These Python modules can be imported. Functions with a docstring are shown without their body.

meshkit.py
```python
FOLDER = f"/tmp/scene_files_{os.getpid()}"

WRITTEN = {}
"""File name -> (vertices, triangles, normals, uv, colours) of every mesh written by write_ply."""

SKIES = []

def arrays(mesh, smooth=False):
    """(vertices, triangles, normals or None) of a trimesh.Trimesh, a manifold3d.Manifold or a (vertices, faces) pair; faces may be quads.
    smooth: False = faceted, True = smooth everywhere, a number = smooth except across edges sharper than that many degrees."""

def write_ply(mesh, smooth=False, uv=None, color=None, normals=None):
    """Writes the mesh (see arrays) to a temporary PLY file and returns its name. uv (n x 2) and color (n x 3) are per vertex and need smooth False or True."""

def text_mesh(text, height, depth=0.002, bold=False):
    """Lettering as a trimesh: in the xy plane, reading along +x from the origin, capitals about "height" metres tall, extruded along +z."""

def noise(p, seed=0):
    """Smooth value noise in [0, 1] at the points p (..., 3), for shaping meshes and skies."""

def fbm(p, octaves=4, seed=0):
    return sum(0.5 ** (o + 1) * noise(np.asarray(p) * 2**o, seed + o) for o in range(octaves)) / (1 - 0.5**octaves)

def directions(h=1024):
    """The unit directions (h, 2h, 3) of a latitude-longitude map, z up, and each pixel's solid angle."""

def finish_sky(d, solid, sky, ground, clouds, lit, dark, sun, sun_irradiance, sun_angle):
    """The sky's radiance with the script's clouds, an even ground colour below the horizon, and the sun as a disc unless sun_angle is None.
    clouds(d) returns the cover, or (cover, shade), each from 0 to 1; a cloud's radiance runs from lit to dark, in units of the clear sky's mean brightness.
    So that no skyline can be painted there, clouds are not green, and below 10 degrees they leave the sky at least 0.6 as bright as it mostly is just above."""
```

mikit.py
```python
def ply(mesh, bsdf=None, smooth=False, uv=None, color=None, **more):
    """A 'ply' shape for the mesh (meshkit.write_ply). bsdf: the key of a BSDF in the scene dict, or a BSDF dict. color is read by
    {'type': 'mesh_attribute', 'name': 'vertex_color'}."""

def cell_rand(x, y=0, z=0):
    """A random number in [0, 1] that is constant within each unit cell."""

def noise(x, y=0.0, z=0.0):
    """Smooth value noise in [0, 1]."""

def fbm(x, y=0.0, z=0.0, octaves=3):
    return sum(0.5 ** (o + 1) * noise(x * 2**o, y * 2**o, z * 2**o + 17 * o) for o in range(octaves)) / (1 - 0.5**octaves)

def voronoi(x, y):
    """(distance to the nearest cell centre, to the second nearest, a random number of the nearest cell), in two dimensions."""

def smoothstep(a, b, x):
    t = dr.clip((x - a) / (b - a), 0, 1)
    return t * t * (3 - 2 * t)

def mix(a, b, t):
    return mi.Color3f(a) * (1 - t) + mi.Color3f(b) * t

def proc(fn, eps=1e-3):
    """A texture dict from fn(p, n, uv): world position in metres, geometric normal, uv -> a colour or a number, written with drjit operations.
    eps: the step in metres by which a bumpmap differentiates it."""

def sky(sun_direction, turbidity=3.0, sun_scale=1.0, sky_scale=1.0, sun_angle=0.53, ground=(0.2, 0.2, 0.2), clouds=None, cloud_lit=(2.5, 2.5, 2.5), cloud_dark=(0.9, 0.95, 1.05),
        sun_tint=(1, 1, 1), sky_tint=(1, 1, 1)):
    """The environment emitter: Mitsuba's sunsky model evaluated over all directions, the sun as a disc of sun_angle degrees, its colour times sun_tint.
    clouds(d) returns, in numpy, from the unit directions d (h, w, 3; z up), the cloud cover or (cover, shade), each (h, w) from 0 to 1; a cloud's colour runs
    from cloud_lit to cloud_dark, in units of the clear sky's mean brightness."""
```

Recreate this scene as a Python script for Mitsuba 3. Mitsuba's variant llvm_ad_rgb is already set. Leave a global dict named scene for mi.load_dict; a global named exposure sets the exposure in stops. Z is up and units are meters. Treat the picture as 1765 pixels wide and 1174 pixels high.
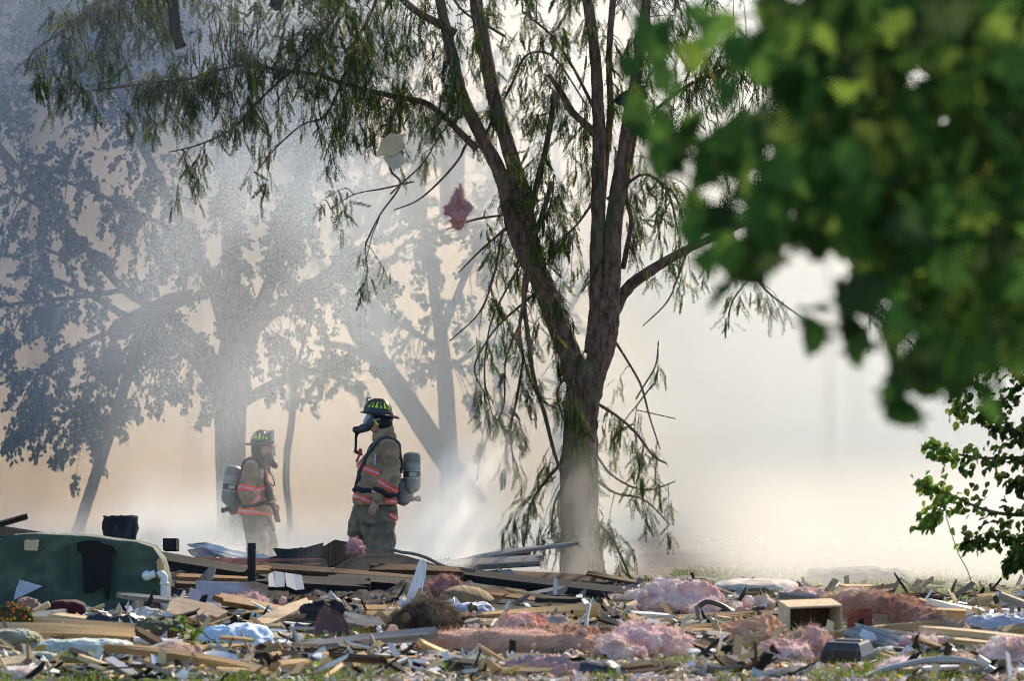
import math
import numpy as np, trimesh, manifold3d as m3, mitsuba as mi, drjit as dr
import mikit, meshkit
from mikit import ply, proc, noise, fbm, smoothstep, mix
T = mi.ScalarTransform4f
scene, labels = {}, {}

# ------------------------------------------------------------------ camera, sky, exposure
F, CX, CY, EYE = 9805.0, 882.5, 587.0, 1.63            # 200 mm lens on full frame: focal length in photo pixels
PITCH = math.atan((741 - CY) / F)
scene['camera'] = {'type': 'thinlens', 'fov': 2 * math.degrees(math.atan(CX / F)), 'aperture_radius': 0.017, 'focus_distance': 60.5,
                   'near_clip': 0.5, 'far_clip': 3000.0,
                   'to_world': T().look_at(origin=[0, 0, EYE], target=[0, math.cos(PITCH), EYE + math.sin(PITCH)], up=[0, 0, 1])}
SUN = np.array([0.43, 0.70, 0.58])
scene['daylight'] = mikit.sky(SUN.tolist(), turbidity=3.0, sun_tint=(0.96, 1.0, 1.04))
exposure = 2.75

# ------------------------------------------------------------------ helpers
R = np.random.default_rng(7)
def ray(px, py):
    a, b = (px - CX) / F, -(py - CY) / F
    return np.array([a, math.cos(PITCH) - b * math.sin(PITCH), math.sin(PITCH) + b * math.cos(PITCH)])
def at(px, py, Y):
    "the point at distance Y that stands at that place of the photograph"
    d = ray(px, py); return np.array([0, 0, EYE]) + d * (Y / d[1])
def gnd(px, py):
    "the point of the flat ground seen there"
    d = ray(px, py); t = -EYE / d[2]; return np.array([d[0] * t, d[1] * t, 0.0])
def gy(py): return gnd(CX, py)[1]
def px_m(px, Y): return px * Y / F                      # so many photo pixels in metres at distance Y

def number(key):
    if key not in scene and key not in labels: return key
    n = 1
    while f'{key}_{n:03d}' in scene or f'{key}_{n:03d}' in labels: n += 1
    return f'{key}_{n:03d}'
def tag(key, label=None, cat=None, group=None, kind=None):
    d = labels.setdefault(key, {})
    for k, v in (('label', label), ('category', cat), ('group', group), ('kind', kind)):
        if v: d[k] = v
def thing(name, label, cat, group=None):
    key = number(name); tag(key, label, cat, group); return key
def put(name, mesh, bsdf, parent=None, smooth=False, color=None, uv=None, label=None, kind=None, **more):
    key = number(f'{parent}__{name}' if parent else name)
    scene[key] = ply(mesh, bsdf, smooth, uv=uv, color=color, **more)
    if label or kind: tag(key, label, kind=kind)
    return key
def one(name, mesh, bsdf, label, cat, group=None, **more):
    key = put(name, mesh, bsdf, **more); tag(key, label, cat, group); return key
def TM(v, f): return trimesh.Trimesh(np.asarray(v, float), np.asarray(f, int), process=False)
def join(ms): return trimesh.util.concatenate([m for m in ms])
def cols(mesh, c, var=0.15, freq=6.0, c2=None, seed=0):
    "a colour for every vertex: c, uneven by var, running to c2 in patches"
    v = np.asarray(mesh.vertices); n = meshkit.fbm(v * freq + seed * 7.3, 3, seed)[:, None]
    out = np.asarray(c, float)[None] * (1 + var * (2 * meshkit.noise(v * freq * 3 + 5.1, seed + 9)[:, None] - 1))
    if c2 is not None:
        t = np.clip((n - 0.42) / 0.16, 0, 1); out = out * (1 - t) + np.asarray(c2, float)[None] * t
    return np.clip(out, 0.004, 0.95)
def euler(rx, ry, rz):
    cx, sx, cy, sy, cz, sz = math.cos(rx), math.sin(rx), math.cos(ry), math.sin(ry), math.cos(rz), math.sin(rz)
    return np.array([[cz, -sz, 0], [sz, cz, 0], [0, 0, 1]]) @ np.array([[cy, 0, sy], [0, 1, 0], [-sy, 0, cy]]) @ np.array([[1, 0, 0], [0, cx, -sx], [0, sx, cx]])
def moved(m, rot=None, loc=(0, 0, 0), scale=None):
    v = np.array(m.vertices)
    if scale is not None: v = v * np.asarray(scale)
    if rot is not None: v = v @ np.asarray(rot).T
    return TM(v + np.asarray(loc), m.faces)
def spline(p, n):
    "Catmull-Rom through the rows of p, n steps per span"
    p = np.asarray(p, float); q = np.vstack([2 * p[0] - p[1], p, 2 * p[-1] - p[-2]]); out = []
    for i in range(1, len(q) - 2):
        t = np.linspace(0, 1, n, endpoint=False)[:, None]; a, b, c, d = q[i - 1], q[i], q[i + 1], q[i + 2]
        out.append(0.5 * (2 * b + (c - a) * t + (2 * a - 5 * b + 4 * c - d) * t * t + (3 * b - a - 3 * c + d) * t ** 3))
    return np.vstack(out + [p[-1:]])
def tube(p, r, sides=8, bump=0.0, freq=4.0, seed=0, closed=True):
    p = np.asarray(p, float); r = np.broadcast_to(np.asarray(r, float), (len(p),))
    t = np.gradient(p, axis=0); t /= np.linalg.norm(t, axis=1, keepdims=True) + 1e-12
    a = np.cross(t[0], [0.13, 0.9, 0.31]); a /= np.linalg.norm(a); A = []
    for k in range(len(p)):
        a = a - t[k] * (a @ t[k]); a /= np.linalg.norm(a); A.append(a)
    A = np.array(A); B = np.cross(t, A); w = np.arange(sides) * 2 * np.pi / sides
    dirs = np.cos(w)[None, :, None] * A[:, None] + np.sin(w)[None, :, None] * B[:, None]
    rr = r[:, None] * np.ones(sides)
    if bump:
        c = p[:, None] + dirs * r[:, None, None]
        rr = rr * (1 + bump * (2 * meshkit.fbm(c * np.array([freq * 2.2, freq * 2.2, freq * 0.6]), 3, seed) - 1))
    v = (p[:, None] + dirs * rr[..., None]).reshape(-1, 3)
    i, j = np.meshgrid(np.arange(len(p) - 1), np.arange(sides), indexing='ij'); k = (j + 1) % sides
    q = np.stack([i * sides + j, i * sides + k, (i + 1) * sides + k, (i + 1) * sides + j], -1).reshape(-1, 4)
    f = np.vstack([q[:, [0, 1, 2]], q[:, [0, 2, 3]]])
    if closed:
        n = len(v); v = np.vstack([v, p[:1], p[-1:]]); s = np.arange(sides); e = (len(p) - 1) * sides
        f = np.vstack([f, np.stack([(s + 1) % sides, s, s * 0 + n], 1), np.stack([e + s, e + (s + 1) % sides, s * 0 + n + 1], 1)])
    return TM(v, f)
def rings(mesh_pts, n=4): return spline(mesh_pts, n)
def limb(pts, Y, n=5, sides=12, bump=0.10, freq=5.0, seed=0, yw=0.0):
    "a limb through (px, py, width px[, dY]) rows"
    P = np.array([[*at(q[0], q[1], Y + (q[3] if len(q) > 3 else 0)), px_m(q[2], Y) / 2] for q in pts]); S = spline(P, n)
    return tube(S[:, :3], np.maximum(S[:, 3], 0.002), sides, bump, freq, seed)
def scatter(tmpl_v, tmpl_f, pos, rot, size):
    "copies of a template as one mesh: pos (n,3), rot (n,3,3), size (n,) or (n,3)"
    size = np.asarray(size, float); size = size[:, None] * np.ones(3) if size.ndim == 1 else size
    v = np.einsum('nij,nkj->nki', rot, tmpl_v[None] * size[:, None, :]) + pos[:, None]
    f = tmpl_f[None] + (np.arange(len(pos)) * len(tmpl_v))[:, None, None]
    return TM(v.reshape(-1, 3), f.reshape(-1, 3))
def rots(d, up=None, rng=R, jitter=0.0):
    "rotation matrices whose x axis is d (n,3), z roughly random or near up"
    d = d / (np.linalg.norm(d, axis=1, keepdims=True) + 1e-9)
    u = rng.normal(size=d.shape) if up is None else np.asarray(up) + jitter * rng.normal(size=d.shape)
    y = np.cross(u, d); y /= np.linalg.norm(y, axis=1, keepdims=True) + 1e-9
    return np.stack([d, y, np.cross(d, y)], -1)

# ------------------------------------------------------------------ materials
def V(c): return {'type': 'rgb', 'value': list(c)}
VC = {'type': 'mesh_attribute', 'name': 'vertex_color'}
def principled(base, rough=0.8, **k): return {'type': 'twosided', 'bsdf': {'type': 'principled', 'base_color': base, 'roughness': rough, 'specular': k.pop('specular', 0.3), **k}}
scene['matte'] = principled(VC, 0.92, specular=0.15)
scene['satin'] = principled(VC, 0.45, specular=0.5)
scene['fabric'] = principled(VC, 0.9, specular=0.12, sheen=0.4)
scene['metal'] = principled(VC, 0.38, metallic=0.75)
scene['fluff'] = {'type': 'principledthin', 'base_color': VC, 'roughness': 0.95, 'diff_trans': 0.55, 'sheen': 0.3}
scene['leaf'] = {'type': 'principledthin', 'base_color': VC, 'roughness': 0.5, 'diff_trans': 0.9, 'spec_trans': 0.0, 'eta': 1.4}
scene['paper'] = {'type': 'principledthin', 'base_color': VC, 'roughness': 0.8, 'diff_trans': 0.7}
scene['glass'] = {'type': 'thindielectric'}
def bark_tone(p, n, uv):
    s = 0.6 * fbm(p.x * 30, p.y * 30, p.z * 7, 3) + 0.4 * fbm(p.x * 70 + p.z * 9, p.y * 70, p.z * 26, 2); q = fbm(p.x * 3, p.y * 3, p.z * 2, 2)
    c = mix((0.045, 0.031, 0.025), (0.225, 0.14, 0.105), smoothstep(0.26, 0.74, s))
    return mix(c, mi.Color3f(0.085, 0.10, 0.06), smoothstep(0.52, 0.75, q) * 0.6)
def bark_relief(p, n, uv): return fbm(p.x * 34, p.y * 34, p.z * 8, 3) * 0.03
scene['bark'] = {'type': 'twosided', 'bsdf': {'type': 'bumpmap', 'scale': 1.0, 'arbitrary': proc(bark_relief, 2e-3), 'nested': {'type': 'principled', 'base_color': proc(bark_tone), 'roughness': 0.9, 'specular': 0.15}}}
# all timber shares one material: u = 100 * tone + metres along the grain, v = metres across it
TONES = dict(char=0, scorched=1, brown=2, pine=3, old=4, white=5, ply=6, red=7)
def wood_tone(p, n, uv):
    k = dr.floor(uv.x / 100); u = uv.x - k * 100; w = uv.y
    g = fbm(u * 2.2, w * 75, k * 3.1, 3); g2 = fbm(u * 0.9 + 9, w * 9, k, 2); sp = noise(u * 30, w * 55, k)
    ramp = [((0.010, 0.010, 0.011), (0.032, 0.031, 0.032)), ((0.035, 0.022, 0.015), (0.13, 0.07, 0.04)), ((0.15, 0.075, 0.035), (0.30, 0.165, 0.08)),
            ((0.38, 0.22, 0.09), (0.60, 0.40, 0.20)), ((0.17, 0.155, 0.14), (0.36, 0.33, 0.30)), ((0.60, 0.61, 0.63), (0.74, 0.75, 0.77)),
            ((0.42, 0.30, 0.18), (0.60, 0.47, 0.31)), ((0.12, 0.030, 0.022), (0.24, 0.075, 0.055))]
    c = mi.Color3f(0, 0, 0)
    for i, (a, b) in enumerate(ramp):
        c = dr.select(dr.abs(k - i) < 0.5, mix(a, b, smoothstep(0.25, 0.75, g * 0.7 + g2 * 0.3)), c)
    return c * (1 - 0.45 * smoothstep(0.62, 0.8, g2)) * (1 - 0.6 * smoothstep(0.86, 0.95, sp))
def wood_relief(p, n, uv): return fbm(uv.x * 2, uv.y * 70, 0.0, 2) * 0.004
scene['wood'] = principled(proc(wood_tone), 0.72, specular=0.25)
def ground_tone(p, n, uv):
    a = fbm(p.x * 1.1, p.y * 0.35, 1.0, 4); b = fbm(p.x * 9, p.y * 4, 2.0, 3); c = noise(p.x * 40, p.y * 22, 0.0)
    soil = mix((0.06, 0.045, 0.03), (0.22, 0.17, 0.12), b)
    turf = mix((0.045, 0.085, 0.015), (0.13, 0.17, 0.04), c)
    g = mix(soil, turf, smoothstep(0.42, 0.58, a))
    g = mix(g, mix((0.16, 0.13, 0.10), (0.30, 0.26, 0.22), b), smoothstep(60.0, 66.0, p.y + 3 * a))
    burnt = smoothstep(4.5, 2.5, dr.abs(p.x + 1.0)) * smoothstep(49, 52, p.y + 2 * a) * smoothstep(64, 61, p.y)
    return mix(g, mix((0.015, 0.015, 0.016), (0.10, 0.10, 0.10), smoothstep(0.45, 0.8, b)), burnt * 0.95)
scene['soil'] = principled(proc(ground_tone), 0.95, specular=0.1)

# ------------------------------------------------------------------ ground
def gz(x, y):
    return 0.05 * (meshkit.fbm(np.stack([np.asarray(x) * 0.9, np.asarray(y) * 0.5, np.zeros_like(np.asarray(x, float))], -1), 3, 3) - 0.5)
def make_ground():
    ys = np.concatenate([[-40, 0, 15], np.arange(25, 70, 0.25), np.arange(70, 110, 2), [130, 180, 300, 800, 2000]]); xs = np.concatenate([[-1500, -200, -40, -18], np.arange(-12, 12.01, 0.2), [18, 40, 200, 1500]])
    X, Yy = np.meshgrid(xs, ys, indexing='ij'); Z = gz(X, Yy)
    n, m = X.shape; i, j = np.meshgrid(np.arange(n - 1), np.arange(m - 1), indexing='ij')
    q = np.stack([i * m + j, (i + 1) * m + j, (i + 1) * m + j + 1, i * m + j + 1], -1).reshape(-1, 4)
    put('ground', (np.stack([X, Yy, Z], -1).reshape(-1, 3), q), 'soil', smooth=True, kind='structure')
make_ground()
# ------------------------------------------------------------------ smoke
def sm(a, b, x): t = np.clip((x - a) / (b - a), 0, 1); return t * t * (3 - 2 * t)
def smoke(name, lo, hi, res, fn, albedo, g=0.55, corners=None, outside=None, label=None, top=None):
    lo, hi = np.array(lo, float), np.array(hi, float); key = number(name); n = np.maximum(2, np.round((hi - lo) / res).astype(int))
    ax = [lo[k] + (np.arange(n[k]) + 0.5) / n[k] * (hi[k] - lo[k]) for k in range(3)]
    Z, Yy, X = np.meshgrid(ax[2], ax[1], ax[0], indexing='ij')
    d = np.maximum(fn(X, Yy, Z), 0).astype(np.float32)[..., None]
    scene[key + '_air'] = {'type': 'heterogeneous', 'albedo': V(albedo), 'phase': {'type': 'hg', 'g': g},
                           'sigma_t': {'type': 'gridvolume', 'grid': mi.VolumeGrid(d), 'filter_type': 'trilinear', 'to_world': T().translate(lo.tolist()).scale((hi - lo).tolist())}}
    if corners is None: corners = [(lo[0], lo[1]), (hi[0], lo[1]), (hi[0], hi[1]), (lo[0], hi[1])]
    m = trimesh.creation.extrude_polygon(__import__('shapely').Polygon(corners), (top or hi[2]) - lo[2], engine='earcut'); m.apply_translation([0, 0, lo[2]])
    more = {'interior': {'type': 'ref', 'id': key + '_air'}}
    if outside: more['exterior'] = {'type': 'ref', 'id': outside + '_air'}
    put(key, m, {'type': 'null'}, kind='stuff', **more); tag(key, label, 'smoke')
def billow(X, Yy, Z, f, seed, octaves=4, lean=0.6):
    "uneven smoke whose streaks lean with the drift"
    return meshkit.fbm(np.stack([(X + lean * Z) * f, Yy * f * 0.6, Z * f * 0.8], -1), octaves, seed)
def front(X, Yy, Z):
    b = billow(X, Yy, Z, 0.45, 3); c = sm(0.30, 0.72, b); left = sm(1.4, -2.0, X + 0.08 * (Yy - 70)) * (0.35 + 0.65 * sm(0.4, 3.0, Z)); high = sm(2.5, 6.5, Z) * sm(-1.0, -4.0, X)
    return (0.004 + 0.056 * left + 0.10 * high) * (0.2 + 1.6 * c) * sm(61.5, 67, Yy + 0.4 * Z) * sm(8.9, 7.9, Z)
def right_side(X, Yy, Z):
    c = sm(0.30, 0.72, billow(X, Yy, Z, 0.45, 3)); return sm(1.75, 3.2, X) * ((0.02 + 0.05 * c) * sm(64, 72, Yy) + 0.34 * sm(1.5, 0.1, Z) * (0.35 + c) * sm(54.0, 60, Yy)) * sm(8.5, 7.5, Z)
def streaks(X, Yy, Z):
    "sunlit smoke combed into slanting streaks by the wind"
    u, w = X * 0.80 - Z * 0.60, X * 0.60 + Z * 0.80; n = meshkit.fbm(np.stack([u * 1.1, Yy * 0.35, w * 0.22], -1), 4, 31); m = meshkit.fbm(np.stack([X * 0.35, Yy * 0.3, Z * 0.35], -1), 3, 37)
    return (0.10 * sm(0.30, 0.70, m) + 0.22 * sm(0.44, 0.74, 0.55 * n + 0.45 * m)) * sm(-5.2, -2.4, X + 0.25 * Z) * sm(1.6, 0.2, X) * sm(62.8, 64, Yy) * sm(67.9, 66, Yy) * sm(8.0, 6.8, Z) * sm(0.5, 2.2, Z) + 0.16 * sm(1.0, 0.05, Z) * sm(1.65, 1.2, X) * sm(62.8, 64.5, Yy) + 1.0 * sm(1.35, 0.2, Z) * sm(0.40, 0.62, meshkit.fbm(np.stack([(X - 0.4 * Z) * 1.6, Yy, Z * 1.2], -1), 4, 41)) * sm(-5.0, -4.2, X) * sm(-2.5, -3.3, X) * sm(66.2, 66.8, Yy) * sm(67.9, 67.4, Yy)
def back(X, Yy, Z):
    b = 0.55 * billow(X, Yy, Z, 0.16, 11, 3) + 0.45 * billow(X, Yy, Z, 0.6, 12, 3); c = sm(0.36, 0.64, b)
    return 0.10 * (0.15 + 1.5 * c) * sm(12.0, 8.5, Z)
# the veil is the outermost box; the tan bank stands inside it and the pale bank inside the tan one
smoke('smoke_veil', (-9.5, 52.5, -0.6), (9.5, 84, 9.0), (0.25, 0.5, 0.25), front, (0.40, 0.48, 0.60), 0.45, corners=[(-17, 52.5), (21, 52.5), (21, 125), (-17, 125)], top=12.6, label='thin dark blue smoke drifting in front of the trees')
smoke('smoke_bank', (-16, 84, -0.5), (20, 124, 12.4), (0.5, 0.9, 0.5), back, (0.90, 0.795, 0.65), 0.6, outside='smoke_veil', label='thick tan smoke bank glowing behind the trees on the left')
smoke('smoke_bank', (-16, 84, -0.4), (20, 124, 12.3), (0.5, 0.9, 0.5), back, (0.745, 0.81, 0.875), 0.6, corners=[(-2.99, 84.05), (19.95, 84.05), (19.95, 123.95), (8.01, 123.95)], outside='smoke_bank', label='thick pale grey smoke bank behind the tree on the right')

def plume(x0, y0, drift, r0, r1, top, dens, seed):
    "a rising, drifting column of smoke above a smouldering spot"
    def fn(X, Yy, Z):
        t = np.clip(Z / top, 0, 1); cx = x0 + drift * t ** 1.3 * top; r = r0 + (r1 - r0) * t; q = np.sqrt(((X - cx) / r) ** 2 + ((Yy - y0) / (r * 1.3)) ** 2)
        n = meshkit.fbm(np.stack([(X - 0.8 * drift * Z) * 3.2, Yy * 1.6, Z * 1.9], -1), 4, seed); return dens * sm(1.0, 0.15, q + 1.3 * (n - 0.5)) * sm(0.40, 0.66, n + 0.25 * (1 - q)) * sm(top, top * 0.55, Z) * (1 - 0.6 * t)
    return fn
WHITE = (0.97, 0.975, 0.985)
smoke('smoke_veil', (1.75, 52.8, -0.3), (9.4, 83.9, 8.8), (0.2, 0.4, 0.2), right_side, (0.70, 0.712, 0.73), 0.4, outside='smoke_veil', label='white smoke lying low over the lawn on the right')
smoke('smoke_streaks', (-6.4, 62.7, -0.3), (1.7, 68, 8.2), (0.1, 0.35, 0.1), streaks, (0.82, 0.88, 0.96), 0.35, outside='smoke_veil', label='sunlit streaks of pale smoke slanting across the left and centre')
smoke('smoke_plume', (-2.2, 55.2, -0.3), (0.75, 58.8, 2.2), (0.04, 0.15, 0.05), plume(-0.85, 57, 0.36, 0.50, 0.70, 1.75, 3.0, 1), WHITE, 0.4, outside='smoke_veil', label='bright white plume rising from the heap left of the big tree')
smoke('smoke_plume', (-0.3, 58.9, -0.3), (1.25, 61.2, 1.9), (0.04, 0.15, 0.05), plume(0.75, 60, 0.05, 0.55, 0.5, 1.7, 0.42, 5), WHITE, 0.4, outside='smoke_veil', label='thin smoke curling round the foot of the big tree')
smoke('smoke_plume', (-4.4, 55.2, -0.3), (-3.0, 56.6, 1.5), (0.04, 0.1, 0.05), plume(-3.9, 56, 0.30, 0.2, 0.4, 1.4, 1.2, 9), WHITE, 0.4, outside='smoke_veil', label='wisp of smoke drifting up from the blackened bucket')
# ------------------------------------------------------------------ trees
GREENS = [(0.035, 0.070, 0.018), (0.050, 0.090, 0.022), (0.075, 0.115, 0.028), (0.045, 0.075, 0.030)]
def leaf_cols(n_leaves, k, rng, pale=1.0, yellow=0.06):
    c = np.array(GREENS)[rng.integers(0, 4, n_leaves)] * rng.uniform(0.7, 1.35, (n_leaves, 1)) * pale
    y = rng.random(n_leaves) < yellow; c[y] = np.array([0.20, 0.19, 0.04]) * rng.uniform(0.6, 1.2, (y.sum(), 1))
    return np.repeat(c, k, 0)
def pinnate(pairs, rng, open_=0.45):
    "a hanging feathery leaf one metre long along +x: pairs of narrow leaflets folded towards its tip"
    v, f = [], []
    for i in range(pairs):
        for s in (-1, 1):
            b = np.array([0.08 + 0.9 * i / pairs, 0, 0]); o = open_ * rng.uniform(0.6, 1.4)
            d = np.array([1 - 0.35 * o, s * o, rng.normal(0, 0.25)]); d /= np.linalg.norm(d); L = rng.uniform(0.13, 0.2) * (1 - 0.3 * abs(2 * i / pairs - 0.8))
            w = np.cross(d, [0, 0.3, 1.0]); w /= np.linalg.norm(w); n = len(v)
            v += [b, b + d * L * 0.5 + w * L * 0.17, b + d * L, b + d * L * 0.5 - w * L * 0.17]; f += [[n, n + 1, n + 2], [n, n + 2, n + 3]]
    return np.array(v), np.array(f)
def ovate(fold=0.15):
    "a broad pointed leaf one metre long along +x"
    o = np.array([[0, 0, 0], [0.22, 0.30, fold], [0.55, 0.33, fold], [0.85, 0.14, fold * 0.5], [1, 0, -0.06], [0.85, -0.14, fold * 0.5], [0.55, -0.33, fold], [0.22, -0.30, fold], [0.5, 0, 0]], float)
    return o, np.array([[8, i, (i + 1) % 8] for i in range(8)])
QUAD = (np.array([[0, 0, 0], [0.5, 0.36, 0.08], [1, 0, -0.05], [0.5, -0.36, 0.08]], float), np.array([[0, 1, 2], [0, 2, 3]]))
def maple():
    lobes = [(0, 0.05), (0.10, 0.30), (0.02, 0.52), (0.30, 0.34), (0.42, 0.62), (0.55, 0.32), (0.72, 0.30), (1.0, 0.0)]
    o = [(x, y, 0.25 * abs(y) - 0.22 * x * x) for x, y in lobes]; o += [(x, -y, z) for x, y, z in o[-2::-1]]
    v = np.array(o + [(0.35, 0, -0.02)]); n = len(o)
    return v, np.array([[n, i, (i + 1) % n] for i in range(n)])
def hang_curve(a, b, sag, n=7, rng=R):
    t = np.linspace(0, 1, n)[:, None]; p = a + (b - a) * t
    p[:, 2] += sag * np.linalg.norm(b - a) * (t * (1 - t))[:, 0] * 4
    return p + rng.normal(0, 0.02, p.shape) * np.linalg.norm(b - a) * (t * (1 - t))
def dress(key, nodes, clusters, Y, depth, spray, size, per, rng, sag=0.12, per_twig=9, twig_r=0.006, droop=0.8, pale=1.0, yellow=0.06, dens=1.0, wood='bark', name='foliage'):
    "hang clusters (px, py, half width, half height) of leaf sprays on twigs grown from the nearest branch points"
    pos, dirs, twigs = [], [], []
    s = F / Y
    for (cx, cy, rx, ry, *dd) in clusters:
        n = max(3, int(dens * per * rx * ry / 1000.0)); c = at(cx, cy, Y + (dd[0] if dd else rng.uniform(-depth, depth)))
        for k in range(max(1, n // per_twig)):
            end = c + np.array([rng.uniform(-1, 1) * rx / s, rng.normal(0, 0.25 * depth), (rng.uniform(-0.9, 0.5)) * ry / s])
            cand = nodes[np.argsort(np.linalg.norm((nodes - end) * np.array([1, 0.5, 0.8]) + np.array([0, 0, -0.25]), axis=1))[:5]]; a = cand[rng.integers(len(cand))]
            cv = hang_curve(a, end, sag * rng.uniform(0.3, 1.5), 7, rng); L = np.linalg.norm(end - a)
            twigs.append(tube(cv, np.linspace(twig_r * (1 + 0.6 * L), twig_r * 0.45, len(cv)), 4, closed=False))
            m = per_twig; t = np.clip(1 - rng.random(m) * min(0.8, 1.1 * max(rx, ry) / s / max(L, 0.1)), 0.1, 1) * (len(cv) - 1); i = np.minimum(t.astype(int), len(cv) - 2)
            p = cv[i] + (cv[i + 1] - cv[i]) * (t - i)[:, None]
            d = (cv[i + 1] - cv[i]); d /= np.linalg.norm(d, axis=1, keepdims=True); d = d * (1 - droop) + np.array([0, 0, -1]) * droop + rng.normal(0, 0.33, (m, 3))
            pos.append(p + rng.normal(0, 0.03, (m, 3))); dirs.append(d)
    pos, dirs = np.vstack(pos), np.vstack(dirs); pick = rng.integers(0, len(spray), len(pos)); ms, cs = [], []
    for k, (tv, tf) in enumerate(spray):
        q = pick == k; m = scatter(tv, tf, pos[q], rots(dirs[q], rng=rng), rng.uniform(size[0], size[1], q.sum()))
        ms.append(m); cs.append(leaf_cols(int(q.sum()), len(tv), rng, pale, yellow))
    put('twigs', join(twigs), wood, key, kind='stuff')
    put(name, join(ms), 'leaf', key, color=np.vstack(cs), kind='stuff')
    return len(pos)
def nodes_of(lines, Y, n=4):
    return np.vstack([spline(np.array([at(q[0], q[1], Y + (q[3] if len(q) > 3 else 0)) for q in l]), n) for l in lines])

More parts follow.
